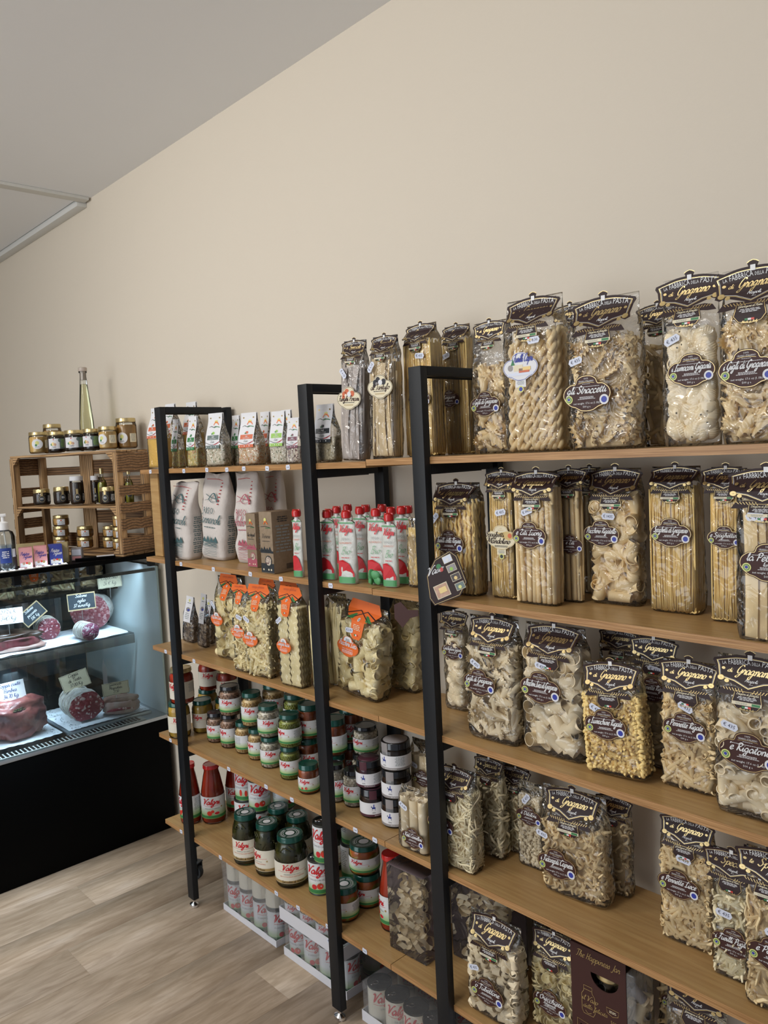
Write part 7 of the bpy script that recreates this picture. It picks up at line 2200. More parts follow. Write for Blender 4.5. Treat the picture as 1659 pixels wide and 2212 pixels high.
# ------------------------------------------------------------------ second shelf, left: cloth rice bags, cartons and sauce pouches
def cloth_bag(k, label, ink, kind, back=False):
    x, y, z, w, d, h, a, roll, tilt = G[k]
    t = thing('rice_bag', label, 'food bag', (x, y, z + 0.001), a, None, tilt, roll)
    o = x * 30
    nu, nz = 32, 22
    vs, fs = [], []
    for i in range(nz + 1):
        q = i / nz
        hd = d / 2 * (0.9 + 0.1 * min(q / 0.05, 1)) * (1 if q < 0.55 else max(0.05, 1 - ((q - 0.55) / 0.42) ** 1.6))
        hw = w / 2 * (0.94 + 0.06 * min(q / 0.05, 1)) * (1 - 0.10 * max(0, q - 0.5))
        for j in range(nu):
            th = 2 * PI * j / nu
            c, s = math.cos(th), math.sin(th)
            px, py = hw * math.copysign(abs(c) ** 0.5, c), hd * math.copysign(abs(s) ** 0.5, s)
            g = 0.010 * noise.noise(Vector((px * 16 + o, py * 16, q * 5))) * min(1, q * 6)
            lean = 0.012 * max(0, q - 0.7) / 0.3 * math.sin(o)
            vs.append((px + g * c + lean, py + g * s, q * h - (0.012 * noise.noise(Vector((px * 20 + o, 0, 0))) if q > 0.95 else 0)))
    for i in range(nz):
        for j in range(nu):
            j2 = (j + 1) % nu
            fs.append((i * nu + j, i * nu + j2, (i + 1) * nu + j2, (i + 1) * nu + j))
    fs += [tuple(reversed(range(nu))), tuple(nz * nu + j for j in range(nu))]
    put('cloth_sack', MB().add(vs, fs).mesh('cloth_sack', 'cloth', True), t)
    A = Art()
    A.text('RISO', -0.005, 0.150, 0.030, ink, 2, maxw=0.050)
    A.script(kind, -0.004, 0.118, 0.016, ink, 2, w=0.0026, maxw=w * 0.86)
    A.micro(0, 0.104, w * 0.6, 1, 0.006, ink, 2, 3)
    A.line(spline([(-0.03, 0.192), (-0.01, 0.196), (0.005, 0.188), (0.03, 0.194)], 4), 0.0022, ink, 2, nib=0.4)
    A.line(spline([(-0.012, 0.196), (0.004, 0.216), (0.018, 0.210), (0.032, 0.190)], 4), 0.0045, ink, 2, nib=0.3); A.line(spline([(-0.03, 0.212), (0.0, 0.203), (0.03, 0.200)], 4), 0.002, ink, 2)
    rng = random.Random(6)
    for i in range(9):      # drawing of hills and paddy fields
        yy = 0.012 + i * 0.0055
        A.line(spline([(-w * 0.30 + w * 0.6 * j / 7, yy + rng.uniform(-0.0012, 0.0012)) for j in range(8)], 2), 0.0011 if i < 6 else 0.0026, ink, 2)
    for i in range(4): A.poly([(-w * 0.3 + i * w * 0.15, 0.058), (-w * 0.3 + (i + 0.6) * w * 0.15, 0.074 + 0.004 * (i % 2)), (-w * 0.3 + (i + 1.2) * w * 0.15, 0.058)], ink, 2)

    def bend(px, py):
        q = py / h
        c = min(0.999, abs(px) / (w / 2))
        hd = d / 2 * (1 if q < 0.55 else max(0.05, 1 - ((q - 0.55) / 0.42) ** 1.6))
        return -hd * (1 - c ** 4) ** 0.25 * 0.97 - 0.0055
    bd = lambda zz: -bend(0, zz) - 0.0055
    put('print', A.mesh('print', scale=1.0, bend=bend), t)
    B = Art()
    for r in range(9): B.micro(0, 0.03 + r * 0.014, d * 0.5, 2, 0.006, ink, 2, r)
    me = B.mesh('side_print')
    put('side_print', me, t, (w / 2 + 0.0035, 0, 0), (0, 0, PI / 2))
    st = MB()
    for k in range(7): st.box(w * 0.27, w * 0.31, -bd(h * (0.66 + 0.04 * k)) - 0.006, -bd(h * (0.66 + 0.04 * k)) - 0.002, h * (0.655 + 0.04 * k), h * (0.665 + 0.04 * k))
    st.tube([(-w * 0.40, -bd(h * 0.93) - 0.004, h * 0.93), (0, -bd(h * 0.94) - 0.005, h * 0.94), (w * 0.40, -bd(h * 0.93) - 0.004, h * 0.925)], 0.0008, 5)
    put('stitching', st.mesh('stitching', 'red'), t)
    return t


cloth_bag('cloth1', 'white cloth rice bag with dark green print, Carnaroli, by the first post', 'bluecloth', 'Carnaroli')
cloth_bag('cloth2', 'white cloth rice bag with dark green print, Carnaroli, second from the first post', 'bluecloth', 'Carnaroli')
cloth_bag('cloth3', 'white cloth rice bag with rose red print, Arborio', 'rosecloth', 'Arborio')
cloth_bag('cloth4', 'shaded cloth rice bag behind the Arborio bag at the right', 'rosecloth', 'Arborio')
cloth_bag('cloth5', 'shaded cloth rice bag behind the two Carnaroli bags', 'rosecloth', 'Arborio')


def rice_box(k, label, base, name):
    x, y, z, w, d, h, a, roll, tilt = G[k]
    A = Art()
    A.rect(-w / 2, w / 2, 0.002, h * 0.16, base, 1); A.disc(0.1 * w, h * 0.20, w * 0.27, base, 2, 20); A.disc(0.1 * w, h * 0.20, w * 0.22, 'rice_dark', 3, 20)
    for i in range(4): A.poly([(-w * 0.5 + i * w * 0.2, h * 0.36), (-w * 0.4 + i * w * 0.22, h * 0.42 + 0.003 * (i % 2)), (-w * 0.2 + i * w * 0.2, h * 0.36)], base, 2)
    A.rect(-w / 2, w / 2, h * 0.33, h * 0.365, base, 2)
    A.script(name, 0, h * 0.575, h * 0.035, 'charcoal', 3, w=0.0009, maxw=w * 0.8); A.micro(0, h * 0.52, w * 0.8, 1, 0.003, 'charcoal', 3)
    A.line(spline([(-w * 0.38, h * 0.755), (0, h * 0.765), (w * 0.38, h * 0.745)], 4), 0.0018, 'charcoal', 3, nib=0.4); A.line([(0, h * 0.74), (w * 0.4, h * 0.742)], 0.0015, 'green', 3)
    A.disc(0.0, h * 0.87, w * 0.10, 'seal', 3); A.line(spline([(-w * 0.1, h * 0.80), (0.02 * w, h * 0.85), (w * 0.2, h * 0.80)], 4), 0.003, 'orange', 4)
    for sx in (-0.3, 0.1, 0.3): A.disc(sx * w, h * 0.06, w * 0.05, 'cream', 3)
    B = Art()
    B.micro(0, h * 0.9, d * 0.6, 3, 0.006, 'charcoal', 2); B.micro(0, h * 0.75, d * 0.8, 9, 0.009, 'greyink', 2, 9); B.barcode(d * 0.1, h * 0.05, d * 0.3, h * 0.09, 2)
    return carton('rice_box', label, (x, y, z + 0.001), w, d, h, a, 'kraft', A, art_side=B)


rice_box('box1', 'kraft rice box with dusty red base, half hidden by its neighbour', 'rosecloth', 'Riso Integrale')
rice_box('box2', 'kraft rice box with black base and round window, label Venere', 'charcoal', 'Venere')


def pouch(k, label, flavour, hue='red', front=True):
    x, y, z, w, d, h, a, roll, tilt = G[k]
    t = thing('sauce_pouch', label, 'pouch', (x, y, z + 0.001), a, 'red-capped sauce pouches', tilt, roll)
    hb = h - 0.026
    vs, fs, nu, nz = [], [], 20, 16
    o = x * 50
    for i in range(nz + 1):
        q = i / nz
        hd = d / 2 * (1.0 - 0.75 * q ** 1.3)
        hw = w / 2 * (0.96 + 0.04 * math.sin(PI * q))
        sh = 0
        for j in range(nu):
            th = 2 * PI * j / nu
            c, s = math.cos(th), math.sin(th)
            g = 0.0014 * noise.noise(Vector((c * 2 + o, s * 2, q * 9))) * (0 if i == 0 else 1)
            vs.append((hw * math.copysign(abs(c) ** 0.6, c) + g * c, hd * math.copysign(abs(s) ** 0.8, s) + g * s, q * hb - (0.010 * abs(c) ** 3 if i == nz else 0)))
    for i in range(nz):
        for j in range(nu):
            j2 = (j + 1) % nu; fs.append((i * nu + j, i * nu + j2, (i + 1) * nu + j2, (i + 1) * nu + j))
    fs += [tuple(reversed(range(nu))), tuple(nz * nu + j for j in range(nu))]
    put('pouch_body', MB().add(vs, fs).mesh('pouch_body', M['pouchfoil'], True), t)
    # spout and cap
    MB().lathe([(0.0065, hb - 0.006), (0.0065, hb + 0.010)], 14).build('spout', 'white', t)
    capm = MB().lathe([(0.0105, hb + 0.006), (0.0125, hb + 0.008), (0.0130, hb + 0.018), (0.0115, hb + 0.023), (0.006, hb + 0.026)], 20)
    capm.box(-0.0125, 0.0125, -0.0022, 0.0022, hb + 0.014, hb + 0.0265, bev=0.0015)
    capm.build('cap', 'lid_red', t)
    A = Art(0.004)
    A.rect(-w * 0.46, w * 0.46, 0.002, hb * 0.11, 'lime' if flavour == 'x' else 'green2', 1)
    A.poly([(-w * 0.45, hb * 0.115), (w * 0.44, hb * 0.115), (w * 0.44, hb * 0.17), (w * 0.2, hb * 0.32), (-w * 0.15, hb * 0.38), (-w * 0.45, hb * 0.36)], 'red', 1)
    A.script('Valgri', 0.0, hb * 0.82, hb * 0.055, 'red', 3, w=hb * 0.018, maxw=w * 0.74)
    A.text('SUGO', 0, hb * 0.69, hb * 0.055, 'greyink', 3, maxw=w * 0.6); A.text(flavour, 0, hb * 0.635, hb * 0.042, 'terracotta', 3, maxw=w * 0.7)
    A.script('Bio', 0, hb * 0.47, hb * 0.06, 'green2', 3, w=0.0012, maxw=w * 0.5); A.micro(0, hb * 0.41, w * 0.6, 1, 0.004, 'red', 3)
    A.rect(-w * 0.46, w * 0.46, hb * 0.955, hb * 0.975, 'green2', 2)

    def bend(px, py):
        q = py / hb
        c = min(0.999, abs(px) / (w / 2))
        return -(d / 2 * (1.0 - 0.75 * q ** 1.3)) * (1 - c ** 3.2) ** 0.4 - 0.0030
    put('printed_front', A.mesh('printed_front', bend=bend), t)
    return t


M['pouchfoil'] = plain('pouch_foil', (0.66, 0.67, 0.62), 0.28, bump=0.4, bscale=40)
M['green2'] = plain('pouch_green', (0.10, 0.36, 0.14), 0.4)
pl = ['single sauce pouch standing beside the black-based rice box', 'front sauce pouch just right of the second post', 'front sauce pouch second right of the second post, its twisted front nearest the edge',
      'sauce pouch with a tomato picture between the second and the basil pouch', 'front sauce pouch with green basil leaves at its foot', 'foremost sauce pouch at the right of the basil pouch', 'rightmost front sauce pouch near the little pasta nest bag',
      'sauce pouch behind the front one by the second post', 'sauce pouch farthest back near the second post', 'sauce pouch in the second row behind the twisted one', 'sauce pouch farthest back in the middle of the pouches',
      'sauce pouch farthest back right of the middle', 'sauce pouch in the second row behind the foremost one', 'sauce pouch farthest back at the right end']
for i in range(14):
    pouch('p%d' % (i + 1), pl[i], "ALL'ARRABBIATA" if i in (0, 1, 2) else 'AL BASILICO')
x, y, z, w, d, h, a, _, _ = G['p5']
t = thing('basil_sprig', 'small green cloth basil sprig standing at the foot of the middle pouches', 'decoration', (x + 0.012, y - 0.026, z + 0.001))
for k in range(6):
    lf = blob(0.011, 0.004, 0.014, k, 0.1, 10, 6, 1.0)
    put('leaf', lf.mesh('leaf', 'green2', True), t, (0.010 * math.cos(k * 1.1), 0.004 * math.sin(k * 2), 0.013 + 0.007 * (k % 3)), (0, 0.5 * (k - 2.5), k * 0.7))
PB(G['nest'], 'small bag of thin nested pasta hugging the third post beside the pouches', 'nest', None, head=None, price=None, fill=0.82)

# leaflet and tags around the third post
t = thing('recipe_card', 'dark folded card with small food photographs leaning at the third post', 'card', (0.688, -0.018, 1.190), 0.35, None, -0.10, 0.0)
A = Art()
O = [(-0.042, 0.02), (-0.030, 0.006), (0.030, 0.030), (0.046, 0.060), (0.022, 0.118), (0.006, 0.128), (-0.030, 0.108), (-0.050, 0.070)]
A.poly(O, 'brown', 1); A.line(offset_in(O, 0.003), 0.0008, 'goldp', 2, True)
def rq(cx, cy, w_, h_, r_, m, l=2):
    c, s = math.cos(r_), math.sin(r_)
    A.poly([(cx + a_ * c - b_ * s, cy + a_ * s + b_ * c) for a_, b_ in ((-w_ / 2, -h_ / 2), (w_ / 2, -h_ / 2), (w_ / 2, h_ / 2), (-w_ / 2, h_ / 2))], m, l)
rq(-0.012, 0.040, 0.034, 0.030, 0.42, 'cream', 2); rq(-0.012, 0.040, 0.031, 0.027, 0.42, 'bean_brown', 3); rq(-0.010, 0.042, 0.018, 0.012, 0.42, 'goldp', 4)
for i, m_ in enumerate(('slate', 'darkfood', 'lid_grey', 'tag')):
    rq(0.026 - i * 0.010 + 0.004, 0.052 + i * 0.019, 0.022, 0.016, 0.42, 'cream', 2); rq(0.026 - i * 0.010 + 0.004, 0.052 + i * 0.019, 0.020, 0.014, 0.42, m_, 3); A.disc(0.030 - i * 0.010, 0.050 + i * 0.019, 0.004, ('seal', 'goldp', 'lime', 'paper')[i], 4)
A.script('Vaso', -0.030, 0.076, 0.009, 'paper', 3, w=0.002, rise=0.4); A.disc(-0.020, 0.092, 0.006, 'green', 3); A.disc(-0.014, 0.086, 0.005, 'tomato', 3)
put('card_print', A.mesh('card_print'), t, (0, -0.001, 0))
MB().add([(px, yy, pz) for yy in (0, 0.0012) for px, pz in O], [tuple(range(8)), tuple(reversed(range(8, 16)))] + [(i, (i + 1) % 8, 8 + (i + 1) % 8, 8 + i) for i in range(8)]).build('card_board', 'brown', t)
t = thing('hanging_tag', 'plain brown card tag sticking out left of the third post above the third shelf', 'tag', (0.562, -0.024, 1.163), 0.25)
A = Art(); A.poly([(-0.030, -0.010), (-0.010, -0.030), (0.012, -0.006), (0.034, 0.000), (0.034, 0.014), (0.008, 0.012), (-0.012, 0.030), (-0.030, 0.022)], 'brown2', 1)
put('tag_card', A.mesh('tag_card'), t)
put('tag_back', A.mesh('tag_back', off=-0.001), t)

# third shelf: dried mushroom bags
for k, lab_ in (('m1', 'small bag of dried mushrooms with white label, nearest the first post'), ('m2', 'small bag of dried mushrooms standing behind the other two'), ('m3', 'small bag of dried mushrooms with white label, right one in front')):
    x, y, z, w, d, h, a, _, _ = G[k]
    t = thing('mushroom_bag', lab_, 'food bag', (x, y, z + 0.004), a, None, 0, 0.10)
    put('film', bag_film_mesh(w, d, h * 0.98, 0.5, int(w * 9000), 0.002, 0.3).mesh('film', 'film'), t)
    bld = [ruffle_piece(0.022, 0.014, i_, 0.003) for i_ in range(3)]
    mb = MB(); rng = random.Random(3)
    for p_, a_ in scatter(w, d, h, 0.48, 0.02, 0.006, rng, 2, 1.1):
        s_ = rng.choice(bld); mb.add(s_.v, s_.f, 0, Matrix.Translation(p_) @ a_.to_track_quat('Z', 'Y').to_matrix().to_4x4())
    stuff(put('mushroom_slices', mb.mesh('mushroom_slices', 'mushroom'), t))
    stuff(put('contents', core_mesh(w, d, h, 0.48, 2, 'mushroom'), t))
    A = Art()
    Wl = w * 0.62
    for i in range(10): A.rect(-Wl / 2, Wl / 2, i * h * 0.055, (i + 1) * h * 0.055, 'paper', 1)
    A.disc(0, h * 0.46, 0.005, 'seal', 2); A.micro(0, h * 0.40, Wl * 0.7, 1, 0.004, 'charcoal', 2); A.disc(0, h * 0.27, Wl * 0.3, 'lid_grey', 2, 10, ry=0.008); A.disc(0.003, h * 0.26, Wl * 0.2, 'royal', 3, 8, ry=0.004); A.micro(0, h * 0.18, Wl * 0.7, 4, 0.006, 'greyink', 2)
    put('folded_label', A.mesh('folded_label', bend=lambda px, py, d=d, h=h: -(d / 2 * bag_profile(min(0.45 + py / h, 1), 0.5)) - 0.002), t, (0, 0, h * 0.44))

# ------------------------------------------------------------------ jars on the fourth shelf
J = jar
J('mustard', G['y1'], 'jar of yellow cream behind the first post, bottom of its stack')
J('mustard', G['y2'], 'jar of yellow cream right of the first post, front row', rot=-0.5)
J('mustard', G['y3'], 'jar of yellow cream in the back row under a red jar')
J('mustard', G['y4'], 'jar of yellow cream at the very left of the back row')
J('red_jar', G['rd1'], 'gold-lidded red sauce jar stacked on the yellow cream jar at the first post', rot=-0.7)
J('red_jar', G['rd2'], 'gold-lidded red sauce jar stacked at the back, left one')
J('red_jar', G['rd3'], 'gold-lidded red sauce jar stacked at the back, right one')
J('borlotti', G['b2'], 'lower jar of brown beans with black lid, left one', rot=-0.6)
J('borlotti', G['b3'], 'lower jar of brown beans with black lid, right one', rot=-0.8)
J('borlotti', G['b1'], 'upper jar of brown beans with black lid, topmost of its stack', rot=-0.3)
J('ceci', G['c2'], 'lower jar of chickpeas with green lid, left one', rot=0.9)
J('ceci', G['c3'], 'lower jar of chickpeas with green lid, right one', rot=-0.9)
J('ceci', G['c1'], 'upper jar of chickpeas with green lid', rot=-0.2)
J('cannellini', G['d2'], 'lower jar of white beans with green lid')
J('cannellini', G['d1'], 'upper jar of white beans with green lid')
J('piselli', G['e2'], 'lower jar of green peas', rot=-0.5)
J('piselli', G['e1'], 'upper jar of green peas', rot=-0.9)
J('pesto', G['f2'], 'red pesto jar in front, left of the second post', rot=-0.4)
J('pesto', G['f3'], 'red pesto jar behind the front one, bottom of its pair')
J('pesto', G['f1'], 'red pesto jar stacked behind the front one, top of its pair', rot=-0.7)
J('ceci', G['g1b'], 'chickpea jar in the back row, bottom of the left pair')
J('ceci', G['g1'], 'chickpea jar in the back row, top of the left pair')
J('piselli', G['g2b'], 'pea jar in the back row, bottom of the right pair')
J('piselli', G['g2'], 'pea jar in the back row, top of the right pair')
J('pesto', G['g3b'], 'red pesto jar just right of the second post, bottom one')
J('pesto', G['g3'], 'red pesto jar just right of the second post, top one', rot=-0.6)
J('pesto', G['g4b'], 'red pesto jar at the wall, bottom one')
J('pesto', G['g4'], 'red pesto jar at the wall, top one, next to the big bean jar')
J('white_beans_black', G['h2'], 'white bean jar with black lid in front of the plum-lidded jars', rot=-0.5)
J('white_beans_black', G['h3'], 'white bean jar with black lid half behind the second post', rot=0.4)
J('white_beans_black', G['h1b'], 'white bean jar with black lid in the back, carrying the upper one')
J('white_beans_black', G['h1'], 'upper white bean jar with black lid behind the plum-lidded jars', rot=-0.7)
J('donkey_plum', G['dp2'], 'low jar with plum label and donkey drawing, bottom one', rot=0.5)
J('donkey_plum', G['dp1'], 'low jar with plum label and donkey drawing, top one')
J('donkey_grey', G['dg3'], 'low jar with grey label and donkey drawing, bottom of three')
J('donkey_grey', G['dg2'], 'low jar with grey label and donkey drawing, middle of three')
J('donkey_grey', G['dg1'], 'low jar with grey label and donkey drawing, top of three', rot=-0.4)

# ------------------------------------------------------------------ bottom shelf, left
J('passata', G['pa1'], 'red-capped tomato sauce bottle directly right of the first post', rot=-0.9)
J('passata', G['pa2'], 'red-capped tomato sauce bottle, second from the first post', rot=-0.1)
J('passata', G['pa3'], 'red-capped tomato sauce bottle set back, third from the first post', rot=-0.1)
J('tin', G['k1b'], 'tomato tin in the left pair at the back, bottom one', rot=0.3)
J('tin_filetti', G['k1'], 'tomato tin in the left pair at the back, top one', rot=-0.2)
J('tin', G['k2b'], 'tomato tin in the middle pair at the back, bottom one')
J('tin_cuore', G['k2'], 'tomato tin in the middle pair at the back, top one', rot=0.1)
J('tin', G['k3b'], 'tomato tin in the right pair at the back, bottom one', rot=1.0)
J('tin', G['k3'], 'tomato tin in the right pair at the back, top one', rot=1.0)
J('greens', G['j1'], 'large jar of pickled greens, left one of the front three', rot=-0.3)
J('greens', G['j2'], 'large jar of pickled greens, middle one of the front three', rot=-1.0)
J('greens', G['j3'], 'large jar of pickled greens, right one of the front three', rot=0.0)
J('greens', G['j4'], 'large jar of pickled greens in the back row, left one')
J('greens', G['j5'], 'large jar of pickled greens in the back row, middle one')
J('greens', G['j6'], 'large jar of pickled greens in the back row, right one')
J('tin', G['q1'], 'peeled tomato tin by the second post, bottom one', rot=-0.2)
J('tin', G['q0'], 'peeled tomato tin by the second post, top one', rot=-0.3)
J('tin', G['q3'], 'tomato tin in the shade right of the second post, bottom one', rot=1.2)
J('tin', G['q2'], 'tomato tin in the shade right of the second post, top one', rot=1.2)
J('antipasto', G['an3'], 'jar of orange vegetables nearest the second post, in front', rot=-0.7)
J('antipasto', G['an2'], 'lower jar of orange vegetables in the stack of two', rot=-0.5)
J('antipasto', G['an1'], 'upper jar of orange vegetables in the stack of two', rot=-0.5)
J('passata', G['pr'], 'red-capped tomato sauce bottle beside the clear ribbon pasta box', rot=-1.4)
J('passata', G['pr2'], 'red-capped tomato sauce bottle in the dark behind the ribbon pasta box')

# happiness jar box
x, y, z, w, d, h, a, _, _ = G['happy']
t = thing('gift_box', 'brown gift box with a cut-out showing a jar lid, bottom shelf', 'box', (x, y, z + 0.001), a)
fw = w * 0.86
F = MB()
xs = [-fw / 2, fw / 2]
def wall_poly(pts, y0, y1, m):
    tri = tessellate_polygon([[Vector((p[0], p[1], 0)) for p in pts]])
    n = len(pts)
    F.add([(px, y0, pz) for px, pz in pts], [tuple(q) for q in tri], m)
Ho = h
hole_c, hole_r = (0.015, Ho * 0.80), 0.030
out_ = [(-fw / 2, 0), (fw / 2, 0), (fw / 2, Ho), (-fw / 2, Ho)]
semi = [(hole_c[0] + hole_r * 1.05 * math.cos(q), hole_c[1] + hole_r * math.sin(q)) for q in [PI + PI * k / 12 for k in range(13)]]
win = [(-fw * 0.35, 0.012), (fw * 0.36, 0.012), (fw * 0.30, 0.040), (0.0, 0.066), (-fw * 0.35, 0.070)]
tri = tessellate_polygon([[Vector((p[0], p[1], 0)) for p in L_] for L_ in (out_, list(reversed(semi)), list(reversed(win)))])
allp = out_ + list(reversed(semi)) + list(reversed(win))
F.add([(p[0], -d / 2, p[1]) for p in allp], [tuple(q) for q in tri], 0)
F.add([(p[0], -d / 2 + 0.0015, p[1]) for p in allp], [tuple(reversed(q)) for q in tri], 0)
F.box(-fw / 2, fw / 2, -d / 2 + 0.001, d / 2, Ho - 0.0015, Ho).box(-fw / 2, fw / 2, -d / 2 + 0.001, d / 2, 0, 0.0015).box(-fw / 2, -fw / 2 + 0.0015, -d / 2 + 0.001, d / 2, 0, Ho).box(-fw / 2, fw / 2, d / 2 - 0.0015, d / 2, 0, Ho)
F.build('card_sleeve', 'brown2', t, False)
A = Art()
A.script('The Happiness Jar', 0.0, Ho * 0.90, 0.0075, 'goldp', 2, w=0.0013, maxw=fw * 0.8)
jc = [(-0.034, 0.098), (-0.038, 0.106), (-0.038, 0.140), (-0.033, 0.148), (-0.033, 0.160), (-0.014, 0.160), (-0.014, 0.148), (-0.008, 0.140), (-0.008, 0.106), (-0.012, 0.098)]
A.line(jc, 0.0010, 'goldp', 2, True); A.line([(-0.033, 0.152), (-0.014, 0.152)], 0.001, 'goldp', 2)
A.script('il Vaso', -0.020, 0.128, 0.006, 'goldp', 2, w=0.0013); A.script('della felicita', -0.008, 0.112, 0.005, 'goldp', 2, w=0.001)
A.line(spline([(-0.030, 0.106), (-0.024, 0.101), (-0.016, 0.104)], 4), 0.001, 'goldp', 3)
A.line([(0.018, 0.135), (0.046, 0.135), (0.044, 0.124), (0.032, 0.119), (0.020, 0.124)], 0.0010, 'gold', 2, True); A.micro(0.032, 0.129, 0.02, 2, 0.003, 'cream', 2)
A.text('500', 0.034, 0.104, 0.009, 'goldp', 2); A.micro(0.034, 0.098, 0.02, 3, 0.004, 'goldp', 2)
A.line([(-fw * 0.40, 0.004), (-fw * 0.40, 0.080), (0.0, 0.074), (fw * 0.36, 0.044)], 0.0010, 'gold', 2)
put('sleeve_print', A.mesh('sleeve_print'), t, (0, -d / 2 - 0.0003, 0))
bx = MB().lathe([(d * 0.40, 0.004), (d * 0.44, 0.010), (d * 0.44, Ho * 0.66), (d * 0.36, Ho * 0.72), (d * 0.36, Ho * 0.76)], 24)
put('glass_jar', bx.mesh('glass_jar', 'glass', 'auto'), t, (0.010, 0, 0))
put('jar_lid', lid_mesh(d * 0.42, Ho * 0.73, Ho * 0.80, 'lid_gold'), t, (0.010, 0, 0))
pcs = [cached(('piece', 'paccheri', i_, 'pasta_pale'), lambda i_=i_: tube_piece(0.046, 0.0145, 0.0013, 18).mesh('pasta_piece', 'pasta_pale', 'auto')) for i_ in range(3)]
pink_ = tube_piece(0.046, 0.0145, 0.0013, 18).mesh('pasta_piece', 'lid_grey', 'auto')
rng = random.Random(12)
for k in range(26):
    xx = fw / 2 + 0.012 if k % 2 else rng.uniform(-0.02, 0.03)
    q = Vector((rng.uniform(-1, 1), rng.uniform(-0.6, 0.6), rng.uniform(-1, 1))).normalized().to_track_quat('Z', 'Y')
    put('pasta_piece', pink_ if k % 5 == 0 else pcs[k % 3], t, (fw / 2 - 0.004 + 0.5 * (w - fw) if k % 2 else xx, rng.uniform(-0.016, 0.024), 0.022 + (k / 26) * Ho * 0.62), q, 0.72)
put('clear_sleeve', MB().box(fw / 2 - 0.0005, fw / 2 + (w - fw), -d / 2, d / 2, 0.001, Ho * 0.93, bev=0.004).mesh('clear_sleeve', 'wrap'), t)
del F


# ------------------------------------------------------------------ trays of tins on the floor
def tray(label, x0, x1, y0, y1, z, hh, low=0.0):
    t = thing('cardboard_tray', label, 'tray', ((x0 + x1) / 2, (y0 + y1) / 2, z))
    w, d = x1 - x0, y1 - y0
    m = MB().box(-w / 2, w / 2, -d / 2, d / 2, 0, 0.0015).box(-w / 2, w / 2, -d / 2, -d / 2 + 0.0015, 0.0016, hh).box(-w / 2, w / 2, d / 2 - 0.0015, d / 2, 0.0016, hh).box(-w / 2, -w / 2 + 0.0015, -d / 2 + 0.0016, d / 2 - 0.0016, 0.0016, hh).box(w / 2 - 0.0015, w / 2, -d / 2 + 0.0016, d / 2 - 0.0016, 0.0016, hh)
    m.build('carton_walls', 'carton', t, False)
    return t


def fill_tray(kind, x0, x1, y0, y1, z, n, m, names, group, r=0.0365, h=0.108, wrap=True, rotf=None, lift=0.0018):
    for i in range(n):
        for j in range(m):
            xx = x0 + 0.003 + r + i * (x1 - x0 - 0.006 - 2 * r) / (n - 1)
            yy = y0 + 0.003 + r + j * (y1 - y0 - 0.006 - 2 * r) / max(m - 1, 1)
            jar(kind, (xx, yy, z + lift, r, h), names(i, j), group, rot=(rotf(i, j) if rotf else 0.0))


T1 = (-0.484, -0.172, 0.052, 0.235)
tray('white cardboard tray of shrink-wrapped tins on the floor, left one', *T1, 0.0005, 0.022)
r_ = 0.037
fill_tray('tin', T1[0], T1[1], T1[2], T1[3], 0.0005, 4, 2, lambda i, j: 'tomato tin in the left floor tray, lower layer, %s row, %s from the left' % (('front', 'back')[j], ('first', 'second', 'third', 'fourth')[i]), 'tins in the left floor tray', rotf=lambda i, j: 0.3 * (i - 1))
for i in range(4):
    for j in range(2):
        xx = T1[0] + 0.003 + r_ + i * (T1[1] - T1[0] - 0.006 - 2 * r_) / 3
        yy = T1[2] + 0.003 + r_ + j * (T1[3] - T1[2] - 0.006 - 2 * r_)
        jar('tin_beans', (xx, yy, 0.1122, r_, 0.108), 'cream-labelled tin in the left floor tray, upper layer, %s row, %s from the left' % (('front', 'back')[j], ('first', 'second', 'third', 'fourth')[i]), 'cream tins stacked on the left floor tray', rot=0.2 * i)


def wrap_sheet(label, x0, x1, y0, y1, z0, z1, n, seed, side=True):
    """shrink film that clings round a block of tins"""
    t = thing('shrink_wrap', label, 'plastic wrap', ((x0 + x1) / 2, (y0 + y1) / 2, z0))
    mb = MB(); w, d, hh = x1 - x0, y1 - y0, z1 - z0
    P_ = []
    pitch = w / n
    K = n * 8
    for k in range(K + 1):
        u = k / K
        P_.append((-w / 2 + w * u, -d / 2 - 0.002 + 0.006 * (1 - abs(math.sin(PI * u * n)) ** 0.7)))
    for k in range(1, 13):
        u = k / 12
        P_.append((w / 2 + 0.002 - 0.006 * (1 - abs(math.sin(PI * u * 2)) ** 0.7), -d / 2 + d * u))
    vs, fs, nz = [], [], 10
    for i in range(nz + 1):
        q = i / nz
        for px, py in P_:
            g = 0.0016 * noise.noise(Vector((px * 60 + seed, py * 60, q * 6)))
            s = 1
            vs.append(((px + g) * s, (py + g) * s, hh * q))
    L_ = len(P_)
    for i in range(nz):
        for k in range(L_ - 1):
            fs.append((i * L_ + k, i * L_ + k + 1, (i + 1) * L_ + k + 1, (i + 1) * L_ + k))
    mb.add(vs, fs)
    mb.add([(-w / 2, -d / 2, hh), (w / 2, -d / 2, hh), (w / 2, d / 2, hh), (-w / 2, d / 2, hh)], [(0, 1, 2, 3)])
    put('film', mb.mesh('film', 'wrap', 'auto'), t)


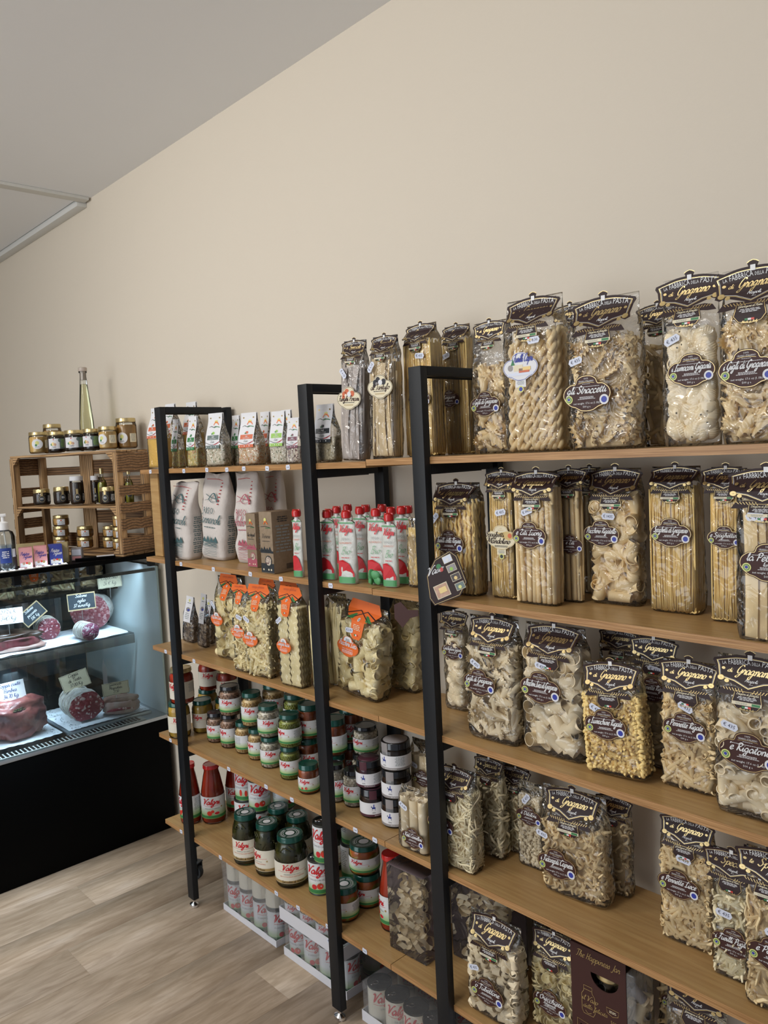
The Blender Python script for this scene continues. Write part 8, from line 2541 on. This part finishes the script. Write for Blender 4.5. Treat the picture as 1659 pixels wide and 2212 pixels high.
wrap_sheet('clear shrink film around the lower tins of the left floor tray', T1[0] + 0.001, T1[1] - 0.001, T1[2] + 0.001, T1[3] - 0.001, 0.0235, 0.1114, 4, 1)
wrap_sheet('clear shrink film around the upper tins of the left floor tray', T1[0] - 0.001, T1[1] + 0.001, T1[2] - 0.001, T1[3] + 0.001, 0.1130, 0.2222, 4, 2)
T2 = (-0.128, 0.174, 0.050, 0.232)
tray('white cardboard tray of tomato tins on the floor in the middle, bottom of two', *T2, 0.0005, 0.026)
fill_tray('tin_corn', *T2, 0.0005, 4, 2, lambda i, j: 'tomato tin in the middle floor tray, %s row, %s from the left' % (('front', 'back')[j], ('first', 'second', 'third', 'fourth')[i]), 'tins in the middle floor tray', rotf=lambda i, j: -0.5 + 0.5 * i)
wrap_sheet('clear shrink film around the tins of the lower middle tray', T2[0] + 0.002, T2[1] - 0.002, T2[2] + 0.002, T2[3] - 0.002, 0.0275, 0.1114, 4, 3)
T2b = (-0.140, 0.168, 0.050, 0.230)
tray('white cardboard tray of bean jars stacked on top of the middle tin tray', *T2b, 0.1125, 0.040)
fill_tray('ceci', *T2b, 0.1125, 4, 2, lambda i, j: 'bean jar in the stacked middle tray, %s row, %s from the left' % (('front', 'back')[j], ('first', 'second', 'third', 'fourth')[i]), 'bean jars in the stacked middle tray', r=0.035, h=0.098, rotf=lambda i, j: -0.3)
wrap_sheet('clear shrink film around the bean jars of the stacked middle tray', T2b[0] + 0.002, T2b[1] - 0.002, T2b[2] + 0.002, T2b[3] - 0.002, 0.1535, 0.2145, 4, 4)
stx = thing('price_sticker', 'small price sticker on the stacked middle tray', 'sticker', (0.115, 0.0462, 0.150))
sticker(stx, 0, 0, 0, '€ 1.95', name='sticker_face')
T3 = (0.262, 0.545, 0.030, 0.215)
tray('white cardboard tray of grey-lidded tins on the floor at the third post', *T3, 0.0005, 0.030)
fill_tray('tin_beans', *T3, 0.0005, 4, 2, lambda i, j: 'grey-lidded tin in the floor tray at the third post, %s row, %s from the left' % (('front', 'back')[j], ('first', 'second', 'third', 'fourth')[i]), 'grey-lidded tins at the third post', rotf=lambda i, j: 0.4 - 0.3 * i, r=0.0338)
wrap_sheet('clear shrink film around the grey-lidded tins at the third post', T3[0] + 0.002, T3[1] - 0.002, T3[2] + 0.002, T3[3] - 0.002, 0.0315, 0.1114, 4, 5)
T4 = (0.66, 0.93, 0.050, 0.230)
tray('pale blue-grey tray on the floor right of the third post', *T4, 0.0005, 0.20)
# caster of a trolley behind the left end of the unit
t = thing('caster_wheel', 'dark swivel caster under the left end of the bottom board', 'wheel', (-0.735, 0.090, 0.0))
put('wheel', MB().lathe([(0.010, -0.011), (0.026, -0.010), (0.028, -0.005), (0.028, 0.005), (0.026, 0.010), (0.010, 0.011)], 24).mesh('wheel', 'dark', 'auto'), t, (0, 0, 0.0285), (PI / 2, 0, 0.4))
put('fork', MB().box(-0.018, 0.018, -0.017, -0.013, 0.02, 0.062, bev=0.001).box(-0.018, 0.018, 0.013, 0.017, 0.02, 0.062, bev=0.001).box(-0.020, 0.020, -0.018, 0.018, 0.062, 0.067, bev=0.001).mesh('fork', 'dark'), t, None, (0, 0, 0.4))
put('stem', MB().lathe([(0.007, 0.067), (0.007, 0.2335)], 12).mesh('stem', 'dark'), t)
